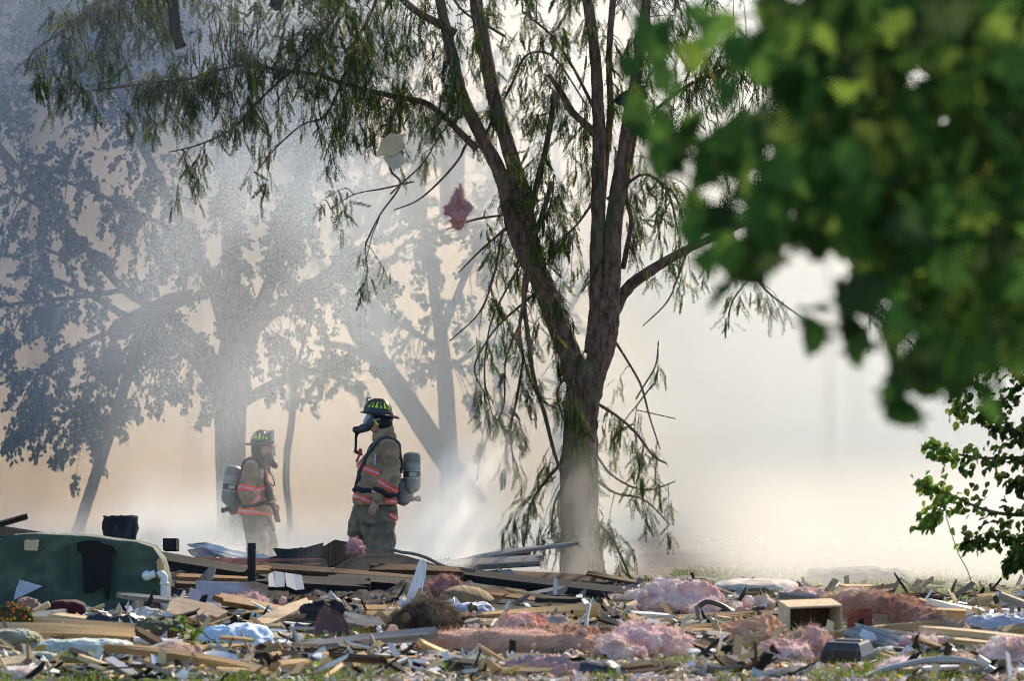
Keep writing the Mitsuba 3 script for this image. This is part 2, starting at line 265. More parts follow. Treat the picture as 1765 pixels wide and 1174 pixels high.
def slim(l, k): return [(q[0], q[1], q[2] * k, *q[3:]) for q in l]
def rooted(l, by=24):
    "starts the branch inside the limb that carries it"
    a, b = l[0], l[1]; d = math.hypot(b[0] - a[0], b[1] - a[1]); return [(a[0] - (b[0] - a[0]) / d * by, a[1] - (b[1] - a[1]) / d * by, *a[2:])] + list(l)
def main_tree():
    Y = 62.0; g = np.random.default_rng(21)
    key = thing('tree', 'large tree with forked reddish brown trunk and drooping feathery foliage in smoke', 'tree')
    trunk = [(1003, 1012, 104), (1002, 985, 84), (1001, 940, 74), (999, 860, 70), (1000, 780, 64), (1002, 710, 62), (1008, 650, 70), (1010, 620, 62)]
    limbs = [[(1000, 700, 46), (990, 640, 52), (968, 575, 52), (935, 490, 50), (905, 430, 50), (888, 385, 46), (878, 350, 38), (862, 300, 33), (828, 230, 31), (797, 165, 28), (776, 80, 25), (758, 0, 22), (748, -70, 20)],
             [(930, 470, 34), (912, 400, 38), (895, 320, 36), (872, 240, 33), (850, 165, 31), (837, 90, 31), (823, 20, 29), (814, -70, 26)],
             [(1008, 700, 46), (1030, 630, 54), (1045, 560, 56), (1052, 480, 47), (1056, 400, 41), (1066, 320, 35), (1075, 265, 32), (1090, 170, 28), (1108, 60, 24), (1118, -60, 20)],
             [(1018, 610, 32), (1027, 540, 34), (1030, 440, 34), (1031, 330, 32), (1032, 220, 29), (1026, 100, 26), (1013, 0, 23), (1008, -70, 21)],
             [(1050, 560, 28, 0.1), (1072, 510, 27, 0.1), (1095, 485, 26), (1135, 458, 23), (1185, 430, 19), (1260, 395, 16), (1400, 330, 12)],
             [(908, 395, 13, -.2), (918, 350, 14, -.2), (930, 300, 14, -.2), (945, 235, 13, -.2), (957, 158, 14, -.2)],
             [(1010, 215, 18), (985, 190, 15), (965, 155, 13), (945, 128, 9)],
             [(1078, 440, 12, .2), (1088, 380, 11, .2), (1078, 330, 11, .2), (1092, 250, 10, .2), (1105, 150, 9, .2)], [(1040, 345, 12, .2), (1046, 260, 14, .3), (1052, 180, 15, .3), (1050, 90, 15, .3), (1060, -40, 14, .3)]]
    put('trunk', limb(slim(trunk, .93), Y, 14, 44, 0.22, 9, 1), 'bark', key, smooth=True)
    for i, l in enumerate(limbs): put('limb', limb(slim(rooted(l) if i > 3 else l, .76), Y, 12, 30, 0.22, 9, 2 + i), 'bark', key, smooth=True)
    br = [[(805, 240, 13), (770, 205, 11), (735, 178, 11), (690, 168, 10), (640, 157, 9), (590, 143, 8), (545, 128, 7), (490, 122, 7), (430, 112, 6), (385, 118, 5), (330, 135, 5), (260, 142, 4), (190, 152, 4), (130, 160, 3), (105, 180, 3), (98, 200, 2)],
          [(500, 125, 6), (470, 150, 5), (430, 190, 4), (400, 222, 3), (340, 250, 3), (290, 262, 2)], [(765, 45, 15), (720, 20, 13), (690, -5, 12), (650, -40, 10)],
          [(600, -20, 6), (575, 30, 6), (545, 70, 5), (510, 110, 5)], [(260, -40, 7), (170, 0, 6), (130, 35, 5), (90, 65, 4), (60, 85, 3), (42, 115, 2)],
          [(660, -40, 6), (640, 20, 5), (610, 80, 4), (585, 150, 4), (560, 200, 4), (520, 215, 3), (470, 260, 3), (440, 300, 2)],
          [(690, 165, 5), (670, 230, 5), (672, 290, 4), (690, 318, 4), (655, 370, 3), (630, 420, 3)], [(800, 255, 5), (790, 275, 4), (760, 310, 4), (720, 345, 3), (678, 362, 2)],
          [(690, 318, 3), (730, 280, 3), (760, 230, 3), (790, 200, 3)], [(690, 318, 3), (660, 325, 3), (610, 335, 2), (570, 360, 2)],
          [(848, 210, 5), (880, 150, 4), (905, 97, 4), (940, 90, 4), (965, 110, 4), (985, 140, 3), (1010, 180, 3)], [(850, 50, 5), (800, 20, 4), (770, -20, 4)],
          [(945, 335, 9, -.4), (935, 370, 10, -.4), (918, 420, 9, -.4), (907, 470, 10, -.5), (903, 520, 9, -.5), (910, 580, 8, -.5), (920, 650, 7, -.5), (940, 720, 7, -.5), (955, 780, 6, -.5), (975, 840, 5, -.5), (985, 900, 3, -.5)],
          [(906, 500, 7, -.5), (895, 570, 6, -.6), (901, 620, 5, -.6), (890, 690, 5, -.6), (880, 740, 4, -.6), (885, 800, 3, -.6)],
          [(870, 395, 5), (830, 430, 4), (790, 470, 2)], [(872, 370, 4), (820, 378, 4), (770, 395, 2)], [(862, 420, 5), (850, 480, 4), (825, 540, 3), (775, 588, 2)],
          [(905, 520, 5, -.4), (860, 560, 4, -.4), (832, 600, 3, -.4), (818, 640, 3, -.4), (842, 690, 2, -.4)], [(900, 450, 4, -.3), (872, 500, 4, -.3), (845, 560, 3, -.3), (835, 650, 3, -.3), (850, 720, 2, -.3)],
          [(895, 560, 4, -.5), (872, 620, 3, -.5), (868, 700, 3, -.5), (845, 745, 3, -.5), (828, 790, 2, -.5), (822, 830, 2, -.5)], [(900, 610, 4, -.5), (925, 680, 3, -.5), (960, 705, 3, -.5)],
          [(1058, 585, 5), (1080, 620, 4), (1105, 665, 4), (1120, 720, 3), (1138, 775, 2)], [(1108, 668, 3), (1130, 630, 3), (1135, 588, 2)], [(1112, 680, 3), (1085, 715, 2), (1068, 735, 2)], [(1120, 712, 2), (1165, 722, 2)],
          [(1020, 690, 7), (1060, 715, 5), (1095, 745, 5), (1125, 785, 4), (1150, 800, 3)], [(1025, 825, 6), (1060, 850, 4), (1110, 862, 3), (1155, 905, 2)], [(1025, 895, 6), (1055, 930, 5), (1075, 970, 5), (1088, 1000, 3)],
          [(1010, 750, 5), (1050, 815, 4), (1110, 845, 3), (1165, 830, 2)], [(985, 780, 6), (940, 830, 5), (915, 870, 4), (905, 930, 3)], [(975, 830, 5), (955, 870, 4), (950, 930, 3)],
          [(1185, 432, 5), (1172, 470, 4), (1150, 520, 3), (1108, 562, 2)], [(1255, 397, 6), (1290, 450, 5), (1320, 500, 4), (1392, 555, 2)], [(1300, 470, 3), (1262, 520, 3), (1255, 568, 2)], [(1400, 330, 6), (1470, 450, 5), (1540, 560, 3), (1580, 600, 2)],
          [(1066, 330, 6), (1110, 300, 5), (1150, 330, 4), (1170, 400, 3)], [(1075, 260, 8), (1130, 190, 6), (1200, 140, 6), (1290, 110, 5), (1380, 120, 3)], [(1030, 200, 7), (990, 120, 5), (950, 60, 5), (900, 20, 3)], [(1032, 330, 5), (1000, 380, 4), (960, 420, 4), (935, 440, 3)],
          [(900, 440, 6), (930, 390, 5), (950, 350, 4), (955, 300, 3)], [(1000, 690, 5, -.4), (1005, 740, 4, -.5), (1030, 800, 3, -.5)], [(985, 640, 4, -.5), (960, 680, 4, -.5), (985, 760, 3, -.5)]]
    for i, l in enumerate(br): put('branch', limb(rooted(l), Y, 5, 7, 0.15, 8, 30 + i), 'bark', key, smooth=True)
    cl = [(150, 50, 60, 55), (210, 30, 70, 50), (200, 90, 70, 50), (150, 100, 50, 45), (95, 110, 35, 45), (58, 120, 16, 30), (98, 170, 18, 40), (130, 150, 25, 30), (280, 40, 50, 70), (320, 100, 45, 70), (250, 180, 35, 60), (290, 160, 50, 70), (340, 190, 45, 70), (180, 190, 25, 30), (240, 215, 25, 40),
          (335, 255, 28, 60), (348, 310, 20, 50), (305, 350, 8, 25), (400, 60, 50, 60), (390, 140, 45, 75), (410, 195, 40, 65), (440, 130, 45, 60), (460, 190, 35, 55), (465, 260, 30, 45), (452, 325, 16, 40), (425, 310, 10, 30), (500, 60, 60, 60), (540, 40, 70, 50), (560, 110, 50, 55), (520, 150, 50, 60),
          (580, 190, 45, 50), (560, 230, 40, 45), (610, 130, 55, 55), (600, 60, 50, 50), (640, 100, 45, 60), (680, 60, 45, 50), (680, 140, 45, 60), (720, 110, 45, 55), (660, 195, 40, 50), (700, 195, 40, 60), (740, 190, 45, 55), (745, 240, 25, 50), (722, 262, 35, 50), (578, 320, 30, 40), (588, 375, 16, 40),
          (605, 255, 40, 35), (640, 465, 30, 30), (630, 495, 16, 20), (760, 60, 35, 45), (790, 150, 35, 60), (830, 190, 25, 45), (500, -30, 90, 40), (350, -30, 90, 40), (620, -30, 80, 40),
          (900, 100, 40, 45), (940, 60, 45, 40), (890, 200, 30, 55), (940, 180, 35, 55), (930, 270, 32, 55), (980, 80, 40, 50), (920, 330, 30, 60), (950, 385, 35, 55), (965, 430, 42, 45), (990, 470, 35, 40), (890, 430, 15, 45), (1000, 330, 25, 60), (990, 240, 28, 55), (940, 0, 60, 40),
          (868, 500, 22, 50), (852, 620, 20, 40), (880, 560, 25, 45), (905, 640, 22, 50), (838, 700, 20, 35), (870, 745, 28, 40), (930, 600, 22, 40), (965, 560, 28, 45, -.6), (960, 480, 22, 45, -.6), (985, 620, 28, 40, -.6), (992, 700, 30, 45, -.7), (980, 755, 30, 55, -.7), (1012, 770, 30, 50, -.7), (922, 720, 28, 45),
          (1060, 745, 32, 40), (1090, 765, 35, 45), (1115, 790, 32, 35), (1122, 820, 24, 40), (1150, 862, 12, 26), (1080, 850, 22, 40), (1110, 900, 22, 28), (1150, 912, 16, 20), (1030, 850, 25, 55, -.5), (1058, 905, 18, 55), (1080, 955, 16, 45), (1040, 930, 16, 40), (1075, 988, 14, 20),
          (920, 850, 32, 60), (930, 905, 32, 50), (892, 885, 22, 40), (962, 885, 32, 50, -.5), (950, 930, 22, 30), (880, 830, 25, 40), (865, 930, 35, 25),
          (1100, 100, 45, 50), (1090, 200, 40, 50), (1130, 60, 50, 45), (1170, 120, 50, 50), (1200, 60, 50, 45), (1180, 200, 45, 45), (1230, 150, 50, 45), (1280, 100, 45, 45), (1300, 180, 45, 40), (1110, 330, 28, 40), (1130, 380, 28, 45), (1150, 440, 28, 35), (1162, 482, 30, 25), (1110, 420, 22, 40), (1180, 330, 30, 45),
          (1240, 500, 32, 28), (1300, 522, 32, 22), (1352, 542, 30, 18), (1320, 510, 25, 28), (1500, 560, 30, 28), (1258, 560, 8, 18), (1132, 640, 14, 18), (1080, 650, 16, 24), (1400, 150, 60, 50)]
    fine = [(x + g.normal(0, 14), y + g.normal(0, 12), 26, 30) for x in range(560, 1330, 42) for y in range(-30, 470, 44) if (y < 240 or 850 < x < 1010 or x > 1085) and not (x > 1180 and y > 330) and g.random() < (.85 if x < 860 else .8)]
    fine += [(x + g.normal(0, 10), y + g.normal(0, 10), 18, 26) for x in range(840, 1000, 34) for y in range(430, 780, 46) if g.random() < .8] + [(x + g.normal(0, 14), y + g.normal(0, 12), 24, 30) for x in range(90, 560, 44) for y in range(-30, 210, 46) if y < 215 - 0.2 * abs(x - 330)]
    dress(key, nodes_of(br + limbs, Y), cl + fine, Y, 1.1, [pinnate(13, g, 0.5), pinnate(15, g, 0.35), pinnate(11, g, 0.65)], (0.12, 0.27), 33, g, sag=0.10, twig_r=0.0045, droop=0.72, pale=0.62)
main_tree()

def back_tree():
    Y = 80.0; g = np.random.default_rng(5)
    key = thing('tree', 'broad leafy tree with thick straight trunk veiled in blue smoke behind the smaller firefighter', 'tree')
    put('trunk', limb([(402, 972, 72), (401, 940, 60), (400, 860, 54), (398, 780, 54), (396, 715, 57), (398, 670, 72), (402, 630, 60), (404, 590, 48)], Y, 6, 18, 0.12, 4, 3), 'bark', key, smooth=True)
    lb = [[(395, 690, 34), (365, 655, 30), (330, 612, 24), (270, 575, 18), (215, 545, 14), (140, 500, 9), (60, 470, 6)], [(385, 650, 30), (340, 590, 22), (280, 540, 18), (215, 500, 16), (150, 430, 12), (90, 370, 9), (20, 330, 6)],
          [(400, 620, 44), (402, 540, 38), (398, 450, 30), (390, 340, 22), (380, 220, 16)], [(405, 660, 34), (440, 560, 28), (480, 450, 22), (520, 330, 16), (550, 240, 10)], [(405, 700, 24), (450, 675, 20), (490, 655, 17), (540, 640, 12), (600, 640, 8)],
          [(398, 600, 30), (370, 500, 26), (320, 400, 20), (270, 300, 15), (230, 230, 10)], [(280, 540, 12), (220, 560, 10), (130, 600, 8), (60, 650, 5)], [(410, 600, 26), (470, 540, 20), (550, 480, 15), (630, 430, 9)], [(250, 575, 10), (180, 640, 8), (130, 720, 5)], [(215, 500, 10), (150, 510, 9), (60, 520, 7), (-30, 530, 5)],
          [(150, 430, 8), (110, 440, 7), (60, 420, 5)], [(320, 400, 10), (240, 370, 8), (160, 330, 6), (70, 300, 4)]]
    for i, l in enumerate(lb): put('limb', limb(l, Y, 5, 9, 0.12, 4, 60 + i), 'bark', key, smooth=True)
    cl = [(40, 330, 60, 50), (120, 300, 60, 45), (60, 400, 70, 50), (150, 380, 60, 50), (30, 480, 60, 60), (110, 470, 60, 50), (180, 450, 50, 40), (40, 560, 60, 60), (120, 560, 60, 60), (60, 640, 70, 60), (140, 650, 60, 60), (30, 720, 50, 50), (110, 720, 70, 50), (180, 720, 50, 50), (60, 760, 60, 40), (10, 770, 25, 30),
          (130, 780, 50, 35), (105, 820, 30, 35), (200, 640, 50, 50), (210, 740, 40, 30), (250, 690, 45, 40), (260, 620, 50, 45), (300, 660, 50, 40), (340, 690, 45, 30), (300, 580, 50, 50), (250, 400, 60, 55), (220, 310, 60, 50), (300, 330, 60, 55), (320, 440, 60, 55), (270, 480, 50, 45), (360, 380, 60, 60), (380, 280, 60, 55),
          (450, 260, 60, 50), (440, 350, 60, 60), (410, 440, 60, 60), (370, 520, 60, 55), (440, 520, 60, 60), (500, 340, 60, 60), (490, 430, 60, 60), (540, 400, 60, 60), (560, 300, 60, 50), (500, 530, 60, 55), (560, 500, 60, 60), (600, 430, 60, 60), (520, 600, 60, 45), (460, 610, 50, 45), (590, 580, 60, 50), (620, 640, 50, 35), (560, 650, 50, 30),
          (480, 640, 50, 30), (640, 520, 50, 60), (350, 590, 45, 45), (500, 680, 40, 22), (600, 690, 40, 20), (330, 735, 40, 18), (540, 700, 50, 20), (120, 240, 70, 40), (260, 240, 70, 40), (400, 190, 90, 40), (20, 270, 60, 40)]
    up = [(x, y, 100, 70) for y in (-420, -300, -180, -60, 60, 150) for x in range(-300, 640, 130)]
    lb2 = [[(398, 450, 20), (380, 200, 18), (350, 0, 14), (330, -200, 10), (300, -420, 6)], [(480, 450, 14), (540, 200, 12), (580, -50, 9), (600, -300, 5)], [(270, 300, 12), (180, 100, 10), (80, -100, 8), (0, -300, 5)], [(150, 430, 10), (0, 250, 8), (-150, 50, 6), (-250, -200, 4)]]
    for i, l in enumerate(lb2): put('limb', limb(l, Y, 5, 7, 0.1, 4, 80 + i), 'bark', key, smooth=True)
    dress(key, nodes_of(lb + lb2, Y), cl + up, Y, 1.6, [QUAD], (0.065, 0.105), 190, g, sag=0.05, per_twig=40, twig_r=0.005, droop=0.35, yellow=0.03)
back_tree()

def far_tree(label, Y, trunk, limbs, clusters, seed, per=62, size=(0.08, 0.135), yellow=0.04):
    g = np.random.default_rng(seed); key = thing('tree', label, 'tree')
    if trunk: put('trunk', limb(trunk, Y, 5, 12, 0.1, 4, seed), 'bark', key, smooth=True)
    for i, l in enumerate(limbs): put('limb', limb(l, Y, 4, 7, 0.1, 4, seed + i), 'bark', key, smooth=True)
    dress(key, nodes_of(limbs, Y), clusters, Y, 1.8, [QUAD], size, per, g, sag=0.05, per_twig=24, droop=0.3, yellow=yellow)
def crown(cx, cy, rx, ry, n, seed, size=55):
    g = np.random.default_rng(seed); a = g.uniform(0, 2 * np.pi, n); r = np.sqrt(g.random(n))
    return [(cx + rx * r[i] * math.cos(a[i]), cy + ry * r[i] * math.sin(a[i]), size * g.uniform(.7, 1.2), size * g.uniform(.5, .9)) for i in range(n)]
far_tree('hazy tree whose upright trunk stands just left of the big forked tree', 90, [(777, 905, 40), (775, 820, 34), (770, 700, 30), (762, 600, 26), (757, 545, 22)],
         [[(757, 560, 20), (740, 450, 16), (720, 320, 12), (700, 180, 8)], [(760, 580, 16), (800, 480, 12), (840, 380, 8)], [(757, 600, 12), (690, 560, 9), (630, 540, 6)], [(765, 640, 10), (830, 600, 8), (890, 560, 5)], [(720, 320, 8), (640, 260, 6), (580, 200, 4)]],
         crown(740, 500, 170, 190, 42, 2) + crown(700, 200, 200, 190, 40, 3) + crown(850, 680, 70, 60, 9, 8, 35), 31)
far_tree('hazy sunlit tree seen between the two limbs of the big forked tree', 100, [(960, 960, 34), (965, 800, 30), (970, 620, 26)],
         [[(970, 640, 22), (965, 480, 18), (960, 300, 12), (950, 100, 8)], [(968, 560, 12), (1040, 420, 9), (1100, 300, 6)], [(968, 520, 12), (900, 400, 9), (850, 280, 6)]],
         crown(960, 300, 130, 300, 55, 4, 50), 41, 26)
far_tree('faint round tree almost lost in the white smoke on the right', 112, [(1300, 985, 22), (1302, 930, 18)], [[(1302, 940, 14), (1300, 880, 10), (1290, 820, 6)], [(1302, 920, 8), (1335, 870, 5)], [(1302, 920, 8), (1265, 870, 5)]], crown(1302, 870, 52, 60, 16, 6, 28), 51, 50)
far_tree('tall faint tree in the smoke at the far right', 112, [(1480, 985, 40), (1478, 800, 34), (1470, 600, 28)], [[(1470, 640, 24), (1480, 450, 18), (1500, 250, 12)], [(1472, 600, 12), (1380, 480, 8)], [(1472, 560, 12), (1590, 440, 8)]], crown(1480, 330, 230, 130, 30, 9, 60), 61, 22)
for k, (cx, cy, Y, lab) in enumerate([(60, 60, 106, 'dark crowned tree standing behind smoke in the top left corner'), (330, 20, 104, 'dark tree behind smoke above the broad leafy tree')]):
    far_tree(lab, Y, [(cx, 960, 40), (cx + 5, 600, 34), (cx, 300, 26)], [[(cx, 320, 24), (cx - 10, 100, 18), (cx, -150, 10)], [(cx, 260, 14), (cx - 130, 80, 9), (cx - 190, -80, 6)], [(cx, 240, 14), (cx + 130, 60, 9), (cx + 180, -90, 6)]],
             crown(cx, -30, 230, 230, 70, 13 + k, 70), 71 + k, 45)
def tall_crown(key, cx, Y, z0, z1, rx, n, seed):
    "the upper crown of a tall tree, above the picture: it shades the smoke in front of it"
    g = np.random.default_rng(seed); u = g.normal(size=(n, 3)); u /= np.linalg.norm(u, axis=1, keepdims=True); u *= g.random((n, 1)) ** 0.33; P = u * [rx, rx * .7, (z1 - z0) / 2] + [cx, Y, (z0 + z1) / 2]
    P = P[meshkit.fbm(P * .5, 3, seed) > .44]; P = P[P[:, 2] > EYE + (P[:, 1] * 760 / F)]
    put('upper_foliage', scatter(*QUAD, P, rots(g.normal(size=P.shape), rng=g), g.uniform(.25, .45, len(P))), 'leaf', key, color=leaf_cols(len(P), 4, g), kind='stuff')
    put('upper_trunk', tube(np.array([[cx, Y, 5.0], [cx + .1, Y, (z0 + z1) / 2], [cx, Y, z1 - 1]]), [.2, .14, .03], 8), 'bark', key)
tall_crown('tree_002', -0.95, 90, 7, 19, 5.2, 15000, 1); tall_crown('tree_001', -3.9, 80.5, 8, 21, 7.3, 26000, 3)
far_tree('faint upright trunk in the white smoke right of the big forked tree', 106, [(1432, 950, 26), (1430, 700, 24), (1425, 400, 20), (1420, 0, 18)], [[(1425, 300, 14), (1480, 120, 9), (1520, -40, 6)]], crown(1430, 20, 140, 90, 14, 5, 60), 91, 26)
tall_crown([k for k in labels if k.startswith('tree')][-1], 6.9, 106, 13, 34, 7.2, 22000, 4)
t = thing('tree', 'thin bare crooked trunk standing behind the smaller firefighter', 'tree')
put('trunk', limb([(499, 918, 11), (498, 880, 11), (493, 830, 12), (495, 780, 12), (502, 730, 12), (504, 690, 12), (506, 600, 10)], 79, 6, 8, 0.12, 5, 8), 'bark', t, smooth=True)
put('branch', limb([(504, 690, 8), (515, 620, 7), (535, 560, 5)], 79, 5, 7, 0.12, 5, 9), 'bark', t, smooth=True)
t = thing('tree', 'leaning hazy trunk fallen against the upright one behind the taller firefighter', 'tree')
put('trunk', limb([(822, 872, 44), (800, 840, 42), (740, 750, 40), (680, 660, 37), (630, 590, 34), (590, 530, 26)], 86, 6, 12, 0.12, 5, 12), 'bark', t, smooth=True)
put('limb', limb([(660, 630, 20), (600, 600, 14), (540, 590, 9)], 86, 5, 7, 0.12, 5, 9), 'bark', t, smooth=True)

# ------------------------------------------------------------------ near maple, out of focus, and the shrub beyond it
def inside(poly, q):
    x, y = q[:, 0], q[:, 1]; c = np.zeros(len(q), bool); j = len(poly) - 1
    for i in range(len(poly)):
        (xi, yi), (xj, yj) = poly[i], poly[j]; c ^= ((yi > y) != (yj > y)) & (x < (xj - xi) * (y - yi) / (yj - yi + 1e-12) + xi); j = i
    return c
def leaf_parts(key, tmpl, pos, rot, size, variants, rng, most=300):
    "each leaf an entry of its own, up to the limit; the rest one mesh"
    n = min(most, len(pos)); dicts = []
    for c in variants:
        m = TM(*tmpl); dicts.append(ply(m, 'leaf', color=np.tile(c, (len(m.vertices), 1))))
    for i in range(n):
        M = np.eye(4); M[:3, :3] = rot[i] * size[i]; M[:3, 3] = pos[i]
        scene[number(key + '__leaf')] = {**dicts[rng.integers(len(dicts))], 'to_world': T(M)}
    if len(pos) > n:
        k = len(pos) - n
        put('foliage', scatter(tmpl[0], tmpl[1], pos[n:], rot[n:], size[n:]), 'leaf', key, color=leaf_cols(k, len(tmpl[0]), rng, 0.9, 0.01), kind='stuff')
def near_maple():
    g = np.random.default_rng(33); key = thing('tree', 'near maple whose dark green leaves hang out of focus in the upper right', 'tree')
    core = [(1300, -120), (1330, 100), (1300, 190), (1170, 215), (1120, 260), (1160, 330), (1190, 380), (1215, 430), (1270, 465), (1340, 430), (1400, 415), (1480, 395), (1510, 430), (1460, 480), (1400, 510), (1440, 560), (1500, 540), (1560, 590), (1530, 640), (1570, 680), (1630, 620), (1700, 640), (1765, 590), (1900, 600), (1900, -120)]
    deep = [(1420, -120), (1400, 120), (1350, 330), (1480, 380), (1540, 440), (1560, 560), (1640, 600), (1900, 600), (1900, -120)]
    q = g.uniform([1080, -120], [1900, 720], (30000, 2)); a = q[inside(core, q)][:620]; b = q[inside(deep, q)][-820:]
    single = np.array([(1115, 165), (1100, 205), (1130, 240), (1150, 285), (1185, 320), (1195, 370), (1210, 430), (1265, 492), (1240, 400), (1375, 560), (1480, 580), (1530, 655), (1575, 690), (1700, 650), (1235, 20), (1180, 15), (1195, 65), (1105, 150), (1255, 60), (1270, 110), (1310, 90), (1215, 250), (1245, 300), (1090, 20), (1120, 60), (1150, 110), (1080, 90), (1140, 30), (1180, 150), (1200, 190), (1270, 30), (1240, 130), (1160, 200), (1440, 480), (1400, 545), (1540, 560), (1620, 650), (1660, 620)], float)
    P = [at(x, y, g.uniform(11.2, 12.6)) for x, y in single] + [at(x, y, g.uniform(11.2, 13.0)) for x, y in a] + [at(x, y, g.uniform(12.6, 15.5)) for x, y in b]
    d = np.array([0, 0, -1.0]) * 0.8 + g.normal(0, 0.55, (len(P), 3)); rot = rots(d, up=[0.0, -0.8, 0.5], rng=g, jitter=0.7)
    # the rest of the crown, above and to the right of the picture and towards the sun
    N = 2200; u = g.normal(size=(N, 3)); u /= np.linalg.norm(u, axis=1, keepdims=True); u = u * (g.random((N, 1)) ** 0.4) * np.array([2.6, 3.6, 2.4]) + np.array([3.1, 14.6, 4.3])
    px = CX + u[:, 0] / u[:, 1] * F; py = 741 - (u[:, 2] - EYE) / u[:, 1] * F
    u = u[(px > 1830) | (py < -60)]
    P = np.vstack([P, u]); rot = np.concatenate([rot, rots(np.array([0, 0, -0.8]) + g.normal(0, 0.5, (len(u), 3)), up=[0.2, -0.3, 0.9], rng=g, jitter=0.6)])
    leaf_parts(key, maple(), P, rot, g.uniform(0.062, 0.112, len(P)), [(0.05, 0.12, 0.028), (0.065, 0.15, 0.034), (0.09, 0.19, 0.04), (0.036, 0.088, 0.024), (0.14, 0.22, 0.04)], g)
    for i, l in enumerate([[(2100, 300, 60), (1900, 250, 45), (1700, 200, 30), (1500, 150, 18), (1350, 150, 10)], [(1900, 250, 30), (1750, 380, 22), (1600, 480, 14), (1480, 530, 7)], [(1700, 200, 20), (1550, 300, 14), (1350, 350, 9), (1220, 390, 5)], [(1900, 120, 25), (1650, 30, 16), (1400, 20, 9), (1220, 30, 5)]]):
        put('branch', limb(l, 13.2, 5, 8, 0.1, 20, i), 'bark', key, smooth=True)
    put('trunk', tube(spline(np.array([[3.9, 15, -0.1], [3.8, 15, 1.5], [3.5, 14.8, 3.2], [3.2, 14.6, 5.2]]), 6), np.linspace(0.22, 0.1, 19), 12, 0.1), 'bark', key, smooth=True)
near_maple()
def shrub():
    g = np.random.default_rng(44); Y = 44.0; key = thing('young_tree', 'small green leafy tree at the right edge below the blurred leaves', 'tree')
    lines = [[(1900, 800, 12), (1765, 790, 7), (1700, 790, 5), (1645, 782, 4), (1600, 766, 2)], [(1900, 880, 12), (1765, 888, 8), (1700, 880, 6), (1650, 858, 4), (1615, 842, 3), (1590, 830, 2)], [(1900, 930, 10), (1790, 935, 6), (1720, 925, 4), (1665, 936, 2)], [(1850, 600, 12), (1790, 640, 8), (1730, 690, 5), (1690, 720, 3)], [(1820, 560, 8), (1740, 610, 5), (1680, 640, 3), (1655, 690, 2), (1658, 715, 2)],
             [(1900, 900, 8), (1800, 940, 5), (1760, 960, 3), (1740, 972, 2)], [(1870, 520, 9), (1800, 540, 6), (1760, 560, 4)], [(1640, 858, 3), (1612, 885, 2), (1598, 900, 1.5)], [(1880, 740, 9), (1790, 745, 6), (1720, 735, 3)], [(1880, 820, 8), (1800, 830, 5), (1740, 830, 3)]]
    for i, l in enumerate(lines): put('branch', limb(l, Y, 5, 6, 0.1, 10, i), 'bark', key, smooth=True)
    put('trunk', tube(spline(np.array([at(1905, 741 + 1.63 * F / Y, Y), at(1900, 930, Y), at(1900, 780, Y), at(1860, 540, Y)]), 6), np.linspace(0.07, 0.04, 19), 10, 0.1), 'bark', key, smooth=True)
    P, D = [], []
    for k, l in enumerate(lines):
        S = spline(np.array([at(q[0], q[1], Y) for q in l]), 16); L = len(S); n = int(190 * (0.5 if k in (7,) else 1))
        i = np.clip((L * (1 - g.random(n) ** 1.15)).astype(int), 0, L - 1); back_ = (L - i) / L
        P.append(S[i] + g.normal(0, 1, (n, 3)) * (0.025 + 0.075 * back_)[:, None]); D.append(np.array([-0.35, 0, -0.7]) + g.normal(0, 0.5, (n, 3)))
    m = g.uniform([1740, 500], [1900, 960], (1800, 2)); m = m[m[:, 0] > 1740 + 55 * np.abs(np.sin(m[:, 1] * 0.02))]
    P.append(np.array([at(x, y, Y + g.uniform(-0.4, 0.5)) for x, y in m])); D.append(np.array([-0.2, 0, -0.7]) + g.normal(0, 0.5, (len(m), 3)))
    P, D = np.vstack(P), np.vstack(D); o = np.argsort(P[:, 0]); P, D = P[o], D[o]
    leaf_parts(key, ovate(), P, rots(D, up=[0, -0.7, 0.6], rng=g, jitter=0.6), g.uniform(0.05, 0.085, len(P)), [(0.08, 0.16, 0.03), (0.11, 0.20, 0.04), (0.15, 0.24, 0.045), (0.07, 0.13, 0.03), (0.24, 0.28, 0.05)], g)
shrub()
